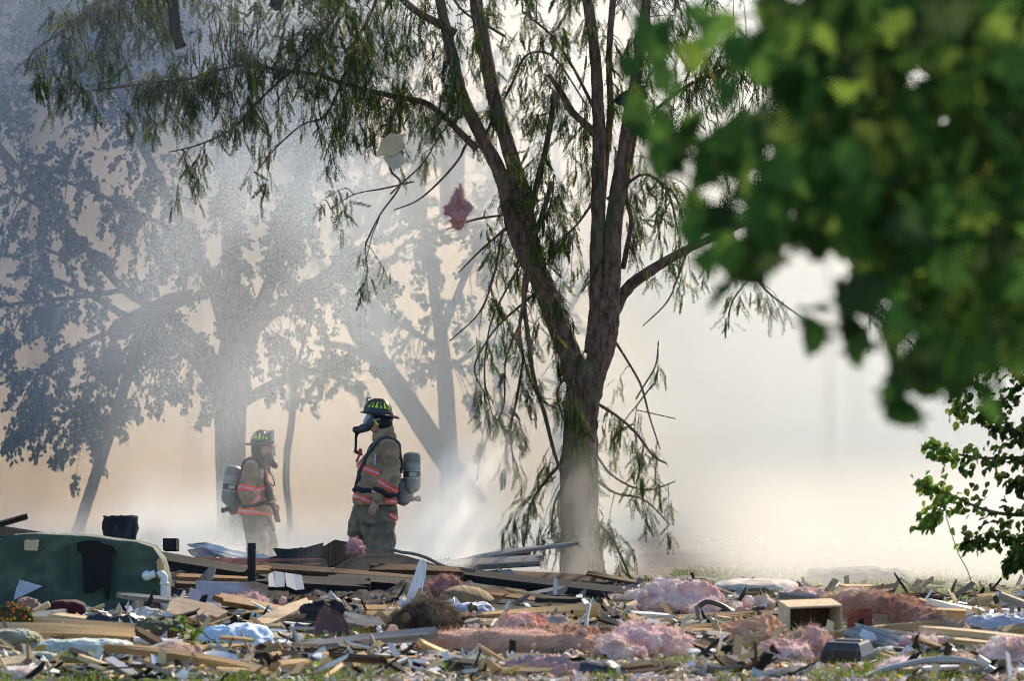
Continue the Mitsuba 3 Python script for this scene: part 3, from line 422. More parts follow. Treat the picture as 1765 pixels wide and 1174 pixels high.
# ------------------------------------------------------------------ builders for the debris
NOTED = []                                             # (px, py, short name): landmarks that other labels may refer to
def span(px0, py0, px1, py1, Y=None, reach=0.9):
    "the two ends of something lying along that line of the picture, on the ground at its nearer end, never below it"
    if Y is None: n = min(gy(max(py0, py1)), 64); Y = (min(gy(py0), n + reach) if py0 < py1 else n, min(gy(py1), n + reach) if py1 <= py0 else n)
    elif not isinstance(Y, tuple): Y = (Y, Y)
    return at(px0, py0, Y[0]), at(px1, py1, Y[1])
def board_mesh(a, b, wd, th, tone, roll=0.0, warp=0.01, broken=0.5, rng=R, taper=1.0):
    "a sawn board from a to b: wd across, th thick, rolled towards the viewer by roll degrees; ends split along the grain"
    L = np.linalg.norm(b - a); x = (b - a) / L; z = np.array([0, 0, 1.0]); z = z - x * (z @ x); z /= np.linalg.norm(z); y = np.cross(z, x)
    if y[1] < 0: y = -y
    c, s = math.cos(math.radians(roll)), math.sin(math.radians(roll)); y, z = y * c + z * s, z * c - y * s
    nl, nw = max(3, min(8, int(L / 0.15))), 6 if min(wd, L) > 0.05 else 3
    t = np.linspace(0, 1, nl + 1); w = np.linspace(-0.5, 0.5, nw + 1); e0, e1 = (np.abs(rng.normal(0, 0.5, nw + 1)) * broken * min(0.12, 0.25 * L) for _ in range(2))
    k = int(rng.integers(0, 60)); V_, U_ = [], []; bow = rng.normal(0, warp); tw = rng.normal(0, warp * 2)
    for sgn in (1, -1):
        for i, ti in enumerate(t):
            for j, wj in enumerate(w):
                u = ti * L + (e0[j] * (1 - ti) ** 3 - e1[j] * ti ** 3); h = bow * 4 * ti * (1 - ti) * L
                V_.append(a + x * u + y * (wj * wd * (1 + (taper - 1) * ti)) + z * (sgn * th / 2 + h + tw * wj * (ti - .5) * L)); U_.append([100 * tone + 1 + k + u, wj * wd + (0.5 * th if sgn < 0 else 0) + k * 0.37])
    m = nw + 1; q = []; o = (nl + 1) * m
    for i in range(nl):
        for j in range(nw):
            p = i * m + j; q += [[p, p + m, p + m + 1, p + 1], [o + p, o + p + 1, o + p + m + 1, o + p + m]]
        p, r = i * m, i * m + nw; q += [[p, o + p, o + p + m, p + m], [r, r + m, o + r + m, o + r]]
    for j in range(nw):
        p, r = j, nl * m + j; q += [[p, p + 1, o + p + 1, o + p], [r, o + r, o + r + 1, r + 1]]
    q = np.array(q); mesh = TM(V_, np.vstack([q[:, [0, 1, 2]], q[:, [0, 2, 3]]])); U_ = np.array(U_)
    if mesh.volume < 0: mesh = TM(mesh.vertices, mesh.faces[:, ::-1])
    return mesh, U_
def board(label, px0, py0, px1, py1, h, tone, wd=0.09, roll=14, Y=None, cat='plank', name='plank', broken=0.6, group=None, note=None, **k):
    a, b = span(px0, py0, px1, py1, Y); th = px_m(h, (a[1] + b[1]) / 2)
    m, uv = board_mesh(a, b, wd, th, TONES[tone], roll, broken=broken, **k)
    key = one(name, m, 'wood', label, cat, group, uv=uv)
    if note: NOTED.append(((px0 + px1) / 2, (py0 + py1) / 2, note))
    return key
def panel_mesh(poly, Y=None, lean=25, thick=0.015, crumple=0.0, tone=None, color=None, grain='x', seed=0, cell=0.06, c2=None, bend=0.0):
    "a sheet whose outline in the picture is poly, standing on its lowest point and leaning back by lean degrees"
    import shapely
    base = max(p[1] for p in poly); Y0 = Y or min(gy(base), 64); tl = math.tan(math.radians(lean))
    xs = [(p[0] - CX) / F * Y0 for p in poly]; zs = [(base - p[1]) / F * Y0 for p in poly]; k = 1 / math.cos(math.radians(lean))
    P = shapely.Polygon([(x, z * k) for x, z in zip(xs, zs)]).buffer(0)
    if P.geom_type != 'Polygon': P = max(P.geoms, key=lambda g: g.area)
    ext = shapely.segmentize(P, cell) if crumple or bend else P
    v2, f = trimesh.creation.triangulate_polygon(ext, engine='earcut')
    if crumple or bend:
        q = TM(np.column_stack([v2, np.zeros(len(v2))]), f).subdivide(); q = q.subdivide(); v2, f = np.array(q.vertices)[:, :2], np.array(q.faces)
        q = TM(np.column_stack([v2, np.zeros(len(v2))]), f); q.merge_vertices(); v2, f = np.array(q.vertices)[:, :2], np.array(q.faces)
    d = np.zeros(len(v2))
    if crumple: d = crumple * (meshkit.fbm(np.column_stack([v2 * 6, np.zeros(len(v2))]) + seed * 3.1, 3, seed) - 0.5) * 2
    if bend: xm = v2[:, 0] - v2[:, 0].mean(); d = d + bend * (xm / (np.abs(xm).max() + 1e-6)) ** 2
    ca, sa = math.cos(math.radians(lean)), math.sin(math.radians(lean)); z0 = at(CX, base, Y0)[2]
    def put3(off): return np.column_stack([v2[:, 0], Y0 + v2[:, 1] * sa - (d + off) * ca, z0 + v2[:, 1] * ca + (d + off) * sa])
    n = len(v2); top, bot = put3(thick / 2), put3(-thick / 2); e = np.sort(np.vstack([f[:, [0, 1]], f[:, [1, 2]], f[:, [2, 0]]]), 1); raw = np.vstack([f[:, [0, 1]], f[:, [1, 2]], f[:, [2, 0]]])
    _, inv, cnt = np.unique(e, axis=0, return_inverse=True, return_counts=True); rim = raw[cnt[inv.ravel()] == 1]
    side = np.vstack([np.column_stack([rim[:, 0], rim[:, 0] + n, rim[:, 1] + n]), np.column_stack([rim[:, 0], rim[:, 1] + n, rim[:, 1]])])
    m = TM(np.vstack([top, bot]), np.vstack([f, f[:, ::-1] + n, side]))
    if m.volume < 0: m = TM(m.vertices, m.faces[:, ::-1])
    if tone is not None:
        u, w = (v2[:, 0], v2[:, 1]) if grain == 'x' else (v2[:, 1], v2[:, 0]); uv = np.column_stack([100 * TONES[tone] + 40 + u, w + seed])
        return m, dict(uv=np.vstack([uv, uv]))
    return m, dict(color=cols(m, color, 0.12, 5, c2, seed))
def panel(label, poly, cat='board', name='board', bsdf=None, tone=None, color=None, group=None, note=None, **k):
    m, extra = panel_mesh(poly, tone=tone, color=color, **k)
    if note: c = np.mean(poly, 0); NOTED.append((c[0], c[1], note))
    return one(name, m, bsdf or ('wood' if tone else 'matte'), label, cat, group, **extra)
BALL4, BALL3 = trimesh.creation.icosphere(4), trimesh.creation.icosphere(3)
def heap_mesh(cx, w, top, bot, depth=None, Y=None, amp=0.2, freq=5, box=2.6, seed=0, fine=False, lean=0.0, stretch=(1, 1, 1), ridge=0.0):
    "a soft thing lying on the ground: w px wide, from top to bot, depth metres deep"
    B = BALL4 if fine else BALL3; v = np.array(B.vertices); Yb = Y or min(gy(bot), 64); rx, hz = px_m(w / 2, Yb), px_m(bot - top, Yb); ry = (depth or 1.1 * rx) / 2 if depth else min(rx * 0.8, 0.5)
    v = np.sign(v) * np.abs(v) ** (2 / box); r = np.array([rx, ry, hz / 2]); q = v * r
    nrm = v / r; nrm /= np.linalg.norm(nrm, axis=1, keepdims=True); s = q * freq * np.array(stretch) + seed * 4.7
    d = 2 * meshkit.fbm(s, 4, seed) - 1
    if ridge: d = d * (1 - ridge) + ridge * (1 - 2.6 * np.abs(2 * meshkit.fbm(s * 1.3 + 9, 3, seed + 5) - 1))
    d = d + 0.35 * (2 * meshkit.fbm(s * 3.7 + 2, 3, seed + 8) - 1); q = q + nrm * (amp * min(rx, hz) * d)[:, None]
    q[:, 0] += lean * q[:, 2]; q[:, 2] = np.maximum(q[:, 2] + hz / 2, -0.01 + 0 * q[:, 2])
    c = at(cx, bot, Yb); return TM(q + np.array([c[0], Yb + ry, c[2]]), B.faces)
def heap(label, cat, name, cx, w, top, bot, color, c2=None, bsdf='fabric', note=None, group=None, var=0.2, cfreq=8, **k):
    if bsdf != 'matte': k = {**dict(ridge=0.55), **k, 'amp': 1.45 * k.get('amp', 0.2), 'fine': True}
    m = heap_mesh(cx, w, top, bot, **k); key = one(name, m, bsdf, label, cat, group, smooth=True, color=cols(m, color, var, cfreq, c2, k.get('seed', 0)))
    if note: NOTED.append((cx, (top + bot) / 2, note))
    return key
PINK, PALE, TANP, BROWNP, MAUVE = (0.68, 0.46, 0.42), (0.85, 0.77, 0.72), (0.64, 0.49, 0.37), (0.34, 0.21, 0.15), (0.50, 0.36, 0.36)
def fluff_mesh(m, color, c2, seed, tuft=0.05, n=700, rng=None):
    "torn glass wool: the body and loose fibres pulled out of it, one mesh"
    g = np.random.default_rng(seed + 500); m = TM(m.vertices, m.faces); p, fi = trimesh.sample.sample_surface(m, 3 * n, seed=seed); nr = m.face_normals[fi]
    d = nr + g.normal(0, 0.7, nr.shape); d /= np.linalg.norm(d, axis=1, keepdims=True); n = n * 3; L = tuft * 0.62 * g.uniform(0.3, 1.3, n) 
    L[: n // 4] *= 2.1; s = np.cross(d, g.normal(size=d.shape)); s /= np.linalg.norm(s, axis=1, keepdims=True); s *= np.minimum(L * 0.09, 0.0022)[:, None]
    tri = np.stack([p - s, p + s, p + d * L[:, None] + g.normal(0, 0.3, d.shape) * L[:, None]], 1).reshape(-1, 3)
    out = TM(np.vstack([m.vertices, tri]), np.vstack([m.faces, np.arange(3 * n).reshape(-1, 3) + len(m.vertices)]))
    v = np.asarray(out.vertices); t = np.clip((meshkit.fbm(v * 4 + seed, 3, seed)[:, None] - .32) / .4, 0, 1); return out, np.clip((np.asarray(color) * (1 - t) + np.asarray(c2) * t) * (1 + .12 * (2 * meshkit.noise(v * 40, seed)[:, None] - 1)), .01, .93)
def wool(label, cx, w, top, bot, color=PINK, c2=PALE, cat='insulation', name='insulation', note=None, tuft=0.045, n=900, group=None, seed=0, parent=None, **k):
    k = {**dict(amp=0.8, freq=6, box=2.0, ridge=0.6, fine=w > 30, stretch=(0.8, 0.8, 1.7)), **k}; m = heap_mesh(cx, w, top, bot, seed=seed, **k); m, c = fluff_mesh(m, color, c2, seed, tuft, n)
    if w > 40:                                          # torn scraps lying against it belong to the same wad
        g = np.random.default_rng(seed + 900); lo, hi = m.vertices.min(0), m.vertices.max(0); n2 = int(w * .7); p = g.uniform(lo - [.12, .05, 0], hi + [.12, 0, 0], (n2, 3)); p[:, 1] = lo[1] + (hi[1] - lo[1]) * g.random(n2) * .5; p[:, 2] = lo[2] + np.abs(g.normal(0, .35, n2)) * (hi[2] - lo[2]) * .8
        p = p[p[:, 2] < hi[2]]; n2 = len(p); tv, tf = np.array(trimesh.creation.icosphere(1).vertices), np.array(trimesh.creation.icosphere(1).faces); tv = tv * (.6 + .8 * meshkit.noise(tv * 1.7 + 4, seed))[:, None]; q = scatter(tv, tf, p, rots(g.normal(size=(n2, 3)), rng=g), g.uniform(.008, .035, (n2, 1)) * g.uniform(.4, 1.6, (n2, 3)))
        c = np.vstack([c, cols(q, c2, .2, 9, color, seed)]); m = TM(np.vstack([m.vertices, q.vertices]), np.vstack([m.faces, q.faces + len(m.vertices)]))
    dirt = np.clip((meshkit.fbm(np.asarray(m.vertices) * 5 + 3, 3, seed + 2)[:, None] - .54) / .2, 0, .55); c = c * (1 - dirt) + np.array([.30, .21, .16]) * dirt
    if note: NOTED.append((cx, (top + bot) / 2, note))
    return one(name, m, 'fluff', label, cat, group, smooth=True, color=c)
def boxm(x, y, z, loc=(0, 0, 0), rot=None, bevel=0.0):
    if bevel:
        s = np.array([x, y, z]) / 2 - bevel; m = m3.Manifold.hull_points(np.array([[a * s[0] + p, b * s[1] + q, c * s[2] + r] for a in (-1, 1) for b in (-1, 1) for c in (-1, 1) for p, q, r in ((a * bevel, 0, 0), (0, b * bevel, 0), (0, 0, c * bevel), (a * bevel * .7, b * bevel * .7, 0), (a * bevel * .7, 0, c * bevel * .7), (0, b * bevel * .7, c * bevel * .7))]))
        t = m.to_mesh(); b = TM(t.vert_properties[:, :3], t.tri_verts)
    else: b = trimesh.creation.box((x, y, z))
    return moved(b, rot, loc)
def rod(label, pts, w, color, Y=None, bsdf='satin', cat='pipe', name='pipe', sides=8, group=None, n=6, note=None):
    "a pipe, hose or wire through photo points; each at distance Y or lying on the ground"
    P = np.array([at(p[0], p[1], p[2] if len(p) > 2 else (Y or gy(p[1]))) for p in pts]); S = spline(P, n); m = tube(S, px_m(w / 2, P[:, 1].mean()), sides)
    if note: c = np.mean([p[:2] for p in pts], 0); NOTED.append((c[0], c[1], note))
    return one(name, m, bsdf, label, cat, group, smooth=50, color=None) if bsdf not in ('matte', 'satin', 'metal', 'fabric') else one(name, m, bsdf, label, cat, group, smooth=True, color=cols(m, color, 0.1))
# ------------------------------------------------------------------ the left heap
CHARC = (0.018, 0.018, 0.020)
def green_tub():
    Y = 50.2; key = thing('hot_tub', 'dark green foam covered tub shell lying on its side at the left', 'tub'); NOTED.append((140, 1000, 'green tub'))
    out = [(-60, 1066), (-60, 960), (-30, 938), (20, 924), (60, 921), (150, 925), (235, 936), (262, 944), (279, 966), (286, 1000), (287, 1064)]
    P = np.array([[*at(x, y, Y)[[0, 2]]] for x, y in out]); import shapely
    m = trimesh.creation.extrude_polygon(shapely.segmentize(shapely.Polygon(P).buffer(-0.03).buffer(0.03), 0.08), 0.75, engine='earcut'); v = np.array(m.vertices); m = TM(np.column_stack([v[:, 0], v[:, 2] + Y, v[:, 1]]), m.faces[:, ::-1])
    m = m.subdivide_to_size(0.07); m.merge_vertices(); v = np.array(m.vertices); n = m.vertex_normals
    v = v + n * (0.05 * (meshkit.fbm(v * 3, 3, 2) - 0.5) + 0.010 * (meshkit.fbm(v * 24, 2, 4) - 0.5))[:, None]
    for x0 in (75, 117, 222): v[:, 1] += np.where(v[:, 1] < Y + 0.1, 0.030 * np.exp(-((v[:, 0] - at(x0, 1000, Y)[0]) / 0.030) ** 2), 0)
    m = TM(v, m.faces); put('shell', m, 'fabric', key, smooth=True, color=cols(m, (0.082, 0.118, 0.088), 0.35, 5, (0.055, 0.084, 0.070), 2))
    c = at(253, 993, Y - 0.03); b = moved(trimesh.creation.icosphere(2), None, c, 0.046); put('pipe_stub', join([b, moved(trimesh.creation.cylinder(0.034, 0.09), euler(0, 1.2, 0), c + [0.035, 0, 0.004])]), 'satin', key, smooth=True, color=cols(join([b, moved(trimesh.creation.cylinder(0.034, 0.09), euler(0, 1.2, 0), c)]), (0.72, 0.72, 0.70), 0.05))
    S = spline(np.array([at(x, y, Y - 0.05) for x, y in ((272, 992), (277, 990), (282, 994), (283, 1003), (283, 1030), (282, 1062))]), 5); m = tube(S, 0.034, 12); put('drain_pipe', m, 'satin', key, smooth=True, color=cols(m, (0.66, 0.70, 0.68), 0.08, 4, (0.5, 0.52, 0.5)))
    e = tube(np.array([at(283, 1004, Y - .05), at(283, 1009, Y - .05)]), 0.041, 12); put('pipe_collar', e, 'satin', key, smooth=True, color=cols(e, (0.66, 0.70, 0.68), 0.05))
    m, x = panel_mesh([(276, 960), (283, 975), (281, 1000), (273, 998), (270, 968)], Y - 0.03, 5, 0.02, tone='pine', grain='z'); put('frame_board', m, 'wood', key, **x)
green_tub()
panel('black charred towel hanging down the front of the green tub', [(133, 936), (150, 932), (172, 933), (180, 938), (197, 942), (203, 952), (194, 958), (193, 990), (190, 1030), (186, 1036), (181, 1030), (181, 1005), (175, 1012), (160, 1022), (145, 1024), (144, 985), (141, 955), (133, 950)], 'towel', 'towel', 'fabric', color=CHARC, Y=50.1, lean=1, crumple=0.02, thick=0.02, seed=3)
panel('small square of raw plywood stuck to the top of the green tub', [(43, 931), (67, 931), (65, 950), (42, 949)], 'board', 'wood_block', tone='ply', Y=50.08, lean=3, thick=0.03)
panel('white triangular sheet of paper lying against the green tub', [(34, 1000), (73, 1011), (60, 1018), (24, 1035), (28, 1015)], 'paper', 'paper_sheet', 'paper', color=(0.66, 0.68, 0.80), Y=50.05, lean=12, thick=0.003, crumple=0.01, seed=4)
panel('pale broken board leaning against the lower right of the green tub', [(208, 1072), (238, 1026), (250, 1026), (246, 1052), (226, 1078)], tone='ply', Y=49.9, lean=12, thick=0.03, grain='z')
panel('rusty brown strip of metal standing beside the white drain pipe', [(258, 1062), (262, 1020), (268, 1016), (274, 1028), (272, 1064)], 'metal strip', 'metal_strip', color=(0.10, 0.045, 0.028), Y=49.85, lean=6, thick=0.01, crumple=0.015, seed=6, c2=(0.05, 0.03, 0.02))
def barrel():
    g = np.random.default_rng(4); Y = 53.0; n = 28; a = np.arange(n) * 2 * np.pi / n; V_ = []; prof = [(970, 27), (950, 26), (938, 26), (925, 29), (912, 30), (900, 30), (893, 31), (890, 31), (891, 27), (900, 25), (940, 22)]
    for k, (py, r) in enumerate(prof):
        c = at(205, py, Y); rr = px_m(r, Y) * (1 + (0.10 if k < 7 else 0.03) * (2 * meshkit.noise(np.column_stack([np.cos(a) * 3, np.sin(a) * 3, np.full(n, py * 0.25)]), 3) - 1)); V_.append(np.column_stack([c[0] + np.cos(a) * rr, Y + 0.2 + np.sin(a) * rr, c[2] + (g.uniform(-0.012, 0.008, n) if 5 < k < 9 else 0) + 0 * a]))
    V_ = np.vstack(V_); i, j = np.meshgrid(np.arange(len(prof) - 1), np.arange(n), indexing='ij'); q = np.stack([i * n + j, i * n + (j + 1) % n, (i + 1) * n + (j + 1) % n, (i + 1) * n + j], -1).reshape(-1, 4)
    m = TM(V_, np.vstack([q[:, [0, 1, 2]], q[:, [0, 2, 3]]])); one('bucket', m, 'matte', 'blackened ragged bucket smouldering behind the green tub', 'bucket', smooth=True, color=cols(m, (0.04, 0.045, 0.06), 0.4, 12, (0.02, 0.02, 0.025))); NOTED.append((205, 915, 'blackened bucket'))
barrel()
C = lambda label, *a, **k: board(label, *a, **{**dict(cat='beam', name='charred_timber', broken=1.0, warp=0.006), **k})
C('long charred beam with ashy top sloping down behind the green tub', -40, 916, 430, 990, 15, 'char', wd=0.16, roll=28, Y=(53.4, 53.0), note='long charred beam')
C('short charred stick jutting in at the left edge above the tub', -30, 912, 48, 890, 9, 'char', wd=0.06, Y=52.6, cat='stick', name='charred_stick')
C('small charred stump between the bucket and the firefighters', 295, 951, 295, 928, 24, 'char', wd=0.10, Y=54.5, cat='stump', name='charred_stump')
def ash_sheets():
    for lab, p, Y, le in (('long sheet of pale ash crusted roofing below the smaller firefighter', [(318, 940), (345, 938), (400, 950), (470, 962), (468, 975), (400, 968), (350, 955)], 55.5, 68), ('grey folded roofing sheet left of the charred post', [(322, 948), (350, 945), (375, 957), (360, 966), (330, 958)], 55.0, 60), ('curled sheet of blackened felt under the ash crusted roofing', [(470, 948), (520, 946), (560, 955), (530, 966), (480, 962)], 56.0, 60)):
        panel(lab, p, 'roofing', 'roofing_sheet', color=(0.55, 0.54, 0.52) if 'pale' in lab else (0.13, 0.13, 0.14) if 'grey' in lab else (0.03, 0.03, 0.03), c2=(0.06, 0.06, 0.065) if 'pale' in lab else None, Y=Y, lean=le, thick=0.012, crumple=0.03, seed=int(Y * 7) % 19)
ash_sheets()
board('long red painted plank lying across the back of the heap behind the charred post', 275, 969, 560, 973, 10, 'red', wd=0.14, roll=25, Y=54.6, note='red plank')
board('brown plank end behind the charred post', 352, 982, 470, 985, 12, 'brown', wd=0.12, roll=20, Y=53.8)
C('long scorched brown plank running right from the charred post to the smoke', 440, 979, 720, 1000, 11, 'scorched', wd=0.12, roll=18, Y=(53.9, 53.6), cat='plank', name='plank')
board('brown plank in front of the red plank beside the tub', 300, 997, 432, 1002, 12, 'brown', wd=0.1, roll=14, Y=52.6); board('dark brown plank low behind the lavender carton', 300, 1008, 420, 1010, 9, 'scorched', wd=0.1, Y=52.2)
C('upright charred post with a split top standing in the heap', 434, 1012, 434, 936, 14, 'char', wd=0.085, Y=51.6, roll=0, cat='post', name='charred_post', broken=0.9, note='charred post')
panel('flat board with lavender paper face and curling brown right end', [(338, 1002), (360, 1003), (400, 1005), (440, 1004), (462, 1012), (463, 1026), (455, 1034), (400, 1038), (345, 1051), (337, 1040)], 'carton', 'carton', color=(0.42, 0.40, 0.47), c2=(0.30, 0.21, 0.15), Y=50.8, lean=14, thick=0.012, crumple=0.015, bend=0.05, seed=5, note='lavender carton')
panel('small grey lavender flap of card left of the lavender carton', [(328, 1013), (346, 1020), (342, 1049), (321, 1038)], 'card', 'card', 'paper', color=(0.50, 0.49, 0.60), Y=50.6, lean=18, thick=0.006)
panel('short sawn plank end propped up on the lavender carton', [(342, 1000), (362, 978), (372, 982), (366, 1000), (352, 1003)], tone='old', Y=51.2, lean=20, thick=0.05, grain='z')
panel('thin white strip of card lying below the lavender carton', [(362, 1056), (378, 1038), (389, 1038), (373, 1057)], 'card', 'card', 'paper', color=(0.62, 0.62, 0.72), lean=40, thick=0.004)
wool('dusty mauve insulation tucked under the lavender carton', 425, 60, 1032, 1056, MAUVE, PINK, seed=11, Y=50.0, depth=0.3)
board('yellow splintered lath in front of the mauve insulation', 402, 1051, 470, 1045, 6, 'pine', wd=0.05)
def magazine():
    key = thing('magazine', 'open glossy magazine standing in the heap right of the charred post', 'magazine'); NOTED.append((494, 1000, 'open magazine'))
    for n, p, c, le in (('page', [(463, 990), (474, 985), (474, 1012), (463, 1012)], (0.62, 0.63, 0.68), 8), ('page', [(472, 985), (490, 988), (491, 1012), (474, 1013)], (0.10, 0.20, 0.34), 14), ('page', [(491, 988), (506, 990), (511, 1018), (494, 1011)], (0.60, 0.62, 0.70), 14), ('page', [(506, 990), (520, 992), (525, 1016), (511, 1018)], (0.06, 0.14, 0.18), 14)):
        m, x = panel_mesh(p, 52.4, le, 0.003, 0.008, color=c, c2=(0.45, 0.48, 0.55) if c[0] < .2 else None, seed=int(p[0][0]), cell=0.03); put(n, m, 'paper', key, **x)
magazine()
# tan packing slab with a box end
def slab_box():
    key = thing('carton', 'flat tan cardboard box with torn flap in front of the tub', 'carton'); NOTED.append((350, 1060, 'tan cardboard box'))
    for n, p, Y, le, t, c in (('lid', [(286, 1042), (300, 1034), (355, 1045), (392, 1057), (368, 1072), (330, 1068), (288, 1060)], 46.8, 72, 0.012, (0.36, 0.27, 0.19)), ('box_end', [(366, 1070), (390, 1057), (401, 1078), (378, 1085)], 46.6, 10, 0.02, (0.34, 0.24, 0.15)), ('flap', [(335, 1064), (350, 1060), (380, 1080), (376, 1086)], 46.4, 30, 0.006, (0.17, 0.16, 0.15))):
        m, x = panel_mesh(p, Y, le, t, 0.01, color=c, seed=len(n)); put(n, m, 'matte', key, **x)
slab_box()
C('thin charred batten lying across the tan cardboard box', 272, 1072, 340, 1056, 6, 'char', wd=0.06, Y=46.2, cat='batten', name='batten')
# ------------------------------------------------------------------ front left
def flowers():
    g = np.random.default_rng(8); key = thing('flower_bouquet', 'bunch of orange and yellow artificial flowers at the left edge', 'flowers'); NOTED.append((30, 1055, 'orange flowers')); bl, lf, cb, cl_ = [], [], [], []
    m = heap_mesh(15, 80, 1046, 1092, 0.25, 43.4, 0.3, 8, seed=4); put('leaves', m, 'leaf', key, smooth=True, color=cols(m, (0.06, 0.09, 0.03), 0.3, 14, (0.10, 0.10, 0.05)))
    p, _ = trimesh.sample.sample_surface(m, 260, seed=3); p = p[p[:, 1] < 43.9]
    for q in p[:190]:
        b = moved(trimesh.creation.icosphere(1), euler(*g.uniform(0, 3, 3)), q + g.normal(0, 0.012, 3), g.uniform(0.007, 0.017) * np.array([1, 1, 0.6])); bl.append(b); cb.append(np.tile(np.array([(0.55, 0.17, 0.03), (0.60, 0.36, 0.05), (0.40, 0.09, 0.03)][g.integers(3)]), (len(b.vertices), 1)))
    put('blossoms', join(bl), 'fabric', key, color=np.vstack(cb), kind='stuff')
flowers()
heap('dark maroon padded rim lying in front of the green tub', 'cushion', 'cushion', 115, 62, 1036, 1064, (0.055, 0.014, 0.022), Y=46.5, amp=0.08, depth=0.2, seed=2)
heap('crumpled white plastic bag in front of the maroon cushion', 'plastic bag', 'plastic_bag', 122, 50, 1056, 1078, (0.62, 0.64, 0.67), bsdf='satin', amp=0.3, freq=9, seed=6, depth=0.25)
heap('black plastic sheeting bunched up below the green tub', 'plastic sheet', 'plastic_sheet', 200, 105, 1064, 1090, (0.016, 0.017, 0.022), bsdf='satin', amp=0.3, freq=6, seed=7, depth=0.4, Y=44.8, note='black sheeting')
heap('torn pale plastic scraps caught between the black sheeting and the drain pipe', 'plastic bag', 'plastic_bag', 255, 50, 1056, 1076, (0.58, 0.56, 0.54), (0.3, 0.28, 0.26), amp=0.4, freq=12, seed=9, depth=0.25, Y=46.6)
heap('limp beige bundle of cloth beside the orange flowers', 'cloth', 'cloth', 47, 34, 1036, 1060, (0.22, 0.14, 0.11), amp=0.35, freq=12, seed=13, depth=0.2, Y=46.5)
board('pale pointed stake sticking up beside the orange flowers', 58, 1056, 86, 1041, 9, 'ply', wd=0.05, Y=46, cat='stake', name='stake')
board('flat weathered lath in front of the white plastic bag', 45, 1066, 118, 1058, 7, 'old', wd=0.12, roll=24, Y=45.6)
board('upper of the two long pale planks at the left', 12, 1076, 262, 1092, 16, 'pine', wd=0.14, roll=32, Y=(43.6, 43.2), note='upper long pale plank', broken=0.3)
board('lower of the two long pale planks at the left', -20, 1092, 258, 1103, 20, 'pine', wd=0.14, roll=30, Y=(42.6, 42.4), note='lower long pale plank', broken=0.3)
def tray():
    key = thing('plastic_rack', 'cream plastic rack with notched feet lying on the lower long plank', 'rack'); Y = 41.6; a = at(138, 1124, Y); c = (0.62, 0.50, 0.30)
    for n, x0, x1, z0, z1, d in (('rail', 138, 186, 1105, 1117, .08), ('rail', 184, 228, 1108, 1120, .09), ('foot', 182, 192, 1114, 1129, .07), ('foot', 204, 211, 1116, 1129, .07), ('foot', 220, 228, 1116, 1129, .07)):
        p, q = at(x0, z1, Y), at(x1, z0, Y); m = boxm(q[0] - p[0], d, q[2] - p[2], (p + q) / 2 + [0, d / 2 + .01 * (n == 'foot'), 0], bevel=0.008); put(n, m, 'satin', key, color=cols(m, c, 0.06))
tray()
heap('rust orange pillow lying in the litter below the long pale planks', 'pillow', 'pillow', 262, 88, 1103, 1134, (0.36, 0.10, 0.035), (0.26, 0.07, 0.03), amp=0.1, freq=6, seed=5, depth=0.35, Y=42, note='rust orange pillow')
heap('brown end of a second pillow right of the rust orange pillow', 'pillow', 'pillow', 328, 30, 1109, 1130, (0.24, 0.09, 0.04), seed=8, depth=0.2, Y=41.8)
heap('tan stuffed toy like clump of wool in front of the rust orange pillow', 'wool clump', 'wool_clump', 310, 44, 1114, 1134, (0.48, 0.34, 0.18), amp=0.3, freq=14, seed=9, depth=0.2, Y=41.2)
heap('dark green blanket dumped in folds at the end of the long pale planks', 'blanket', 'blanket', 275, 82, 1071, 1116, (0.045, 0.065, 0.040), (0.075, 0.085, 0.05), amp=0.3, freq=6, seed=14, depth=0.4, Y=42.6, ridge=0.4, fine=True, note='dark green blanket')
heap('pale blue crumpled bed sheet lying in front of the brown bag', 'bed sheet', 'bed_sheet', 402, 118, 1085, 1130, (0.42, 0.54, 0.72), (0.50, 0.60, 0.74), amp=0.26, freq=5, seed=15, depth=0.5, Y=42.2, ridge=0.5, fine=True, note='pale blue sheet')
heap('green and white tufted carpet roll in front of the lower long plank', 'carpet', 'carpet_roll', 150, 175, 1106, 1146, (0.33, 0.40, 0.38), (0.52, 0.55, 0.50), amp=0.13, freq=8, seed=16, depth=0.28, Y=40.6, lean=-0.3, fine=True, box=3, note='tufted carpet roll')
heap('second tufted carpet roll at the bottom left corner above the grass', 'carpet', 'carpet_roll', 30, 140, 1126, 1152, (0.16, 0.20, 0.15), (0.40, 0.42, 0.36), amp=0.12, freq=8, seed=17, depth=0.22, Y=39.3, fine=True, box=3.2)
heap('mossy brown carpet lump at the left edge', 'carpet', 'carpet_lump', 18, 100, 1089, 1130, (0.22, 0.19, 0.12), (0.30, 0.33, 0.28), amp=0.15, freq=9, seed=18, depth=0.3, Y=40.9)
panel('dark olive triangle of carpet standing up beside the mossy lump', [(42, 1130), (48, 1112), (62, 1101), (74, 1130)], 'carpet', 'carpet_piece', 'fabric', color=(0.10, 0.09, 0.04), c2=(0.16, 0.14, 0.07), Y=40.7, lean=20, thick=0.03, crumple=0.01)
def log():
    P = np.array([[*at(x, y, Y), r] for x, y, Y, r in ((-20, 1176, 37.2, .016), (40, 1164, 37.6, .020), (75, 1160, 37.7, .026), (110, 1158, 37.8, .032), (160, 1152, 37.9, .042), (190, 1148, 38, .044))]); S = spline(P, 5)
    m = tube(S[:, :3], S[:, 3], 12, 0.16, 6, 3); one('log', m, 'bark', 'thick brown broken branch lying in the grass at the bottom left', 'branch', smooth=True); NOTED.append((130, 1158, 'thick broken branch'))
log()
rod('brown bent strip of bark arching behind the thick broken branch', [(150, 1148), (158, 1136, 39.5), (178, 1130, 39.5), (193, 1138, 39.5), (200, 1152)], 9, (0.24, 0.17, 0.10), bsdf='matte', cat='bark strip', name='bark_strip')
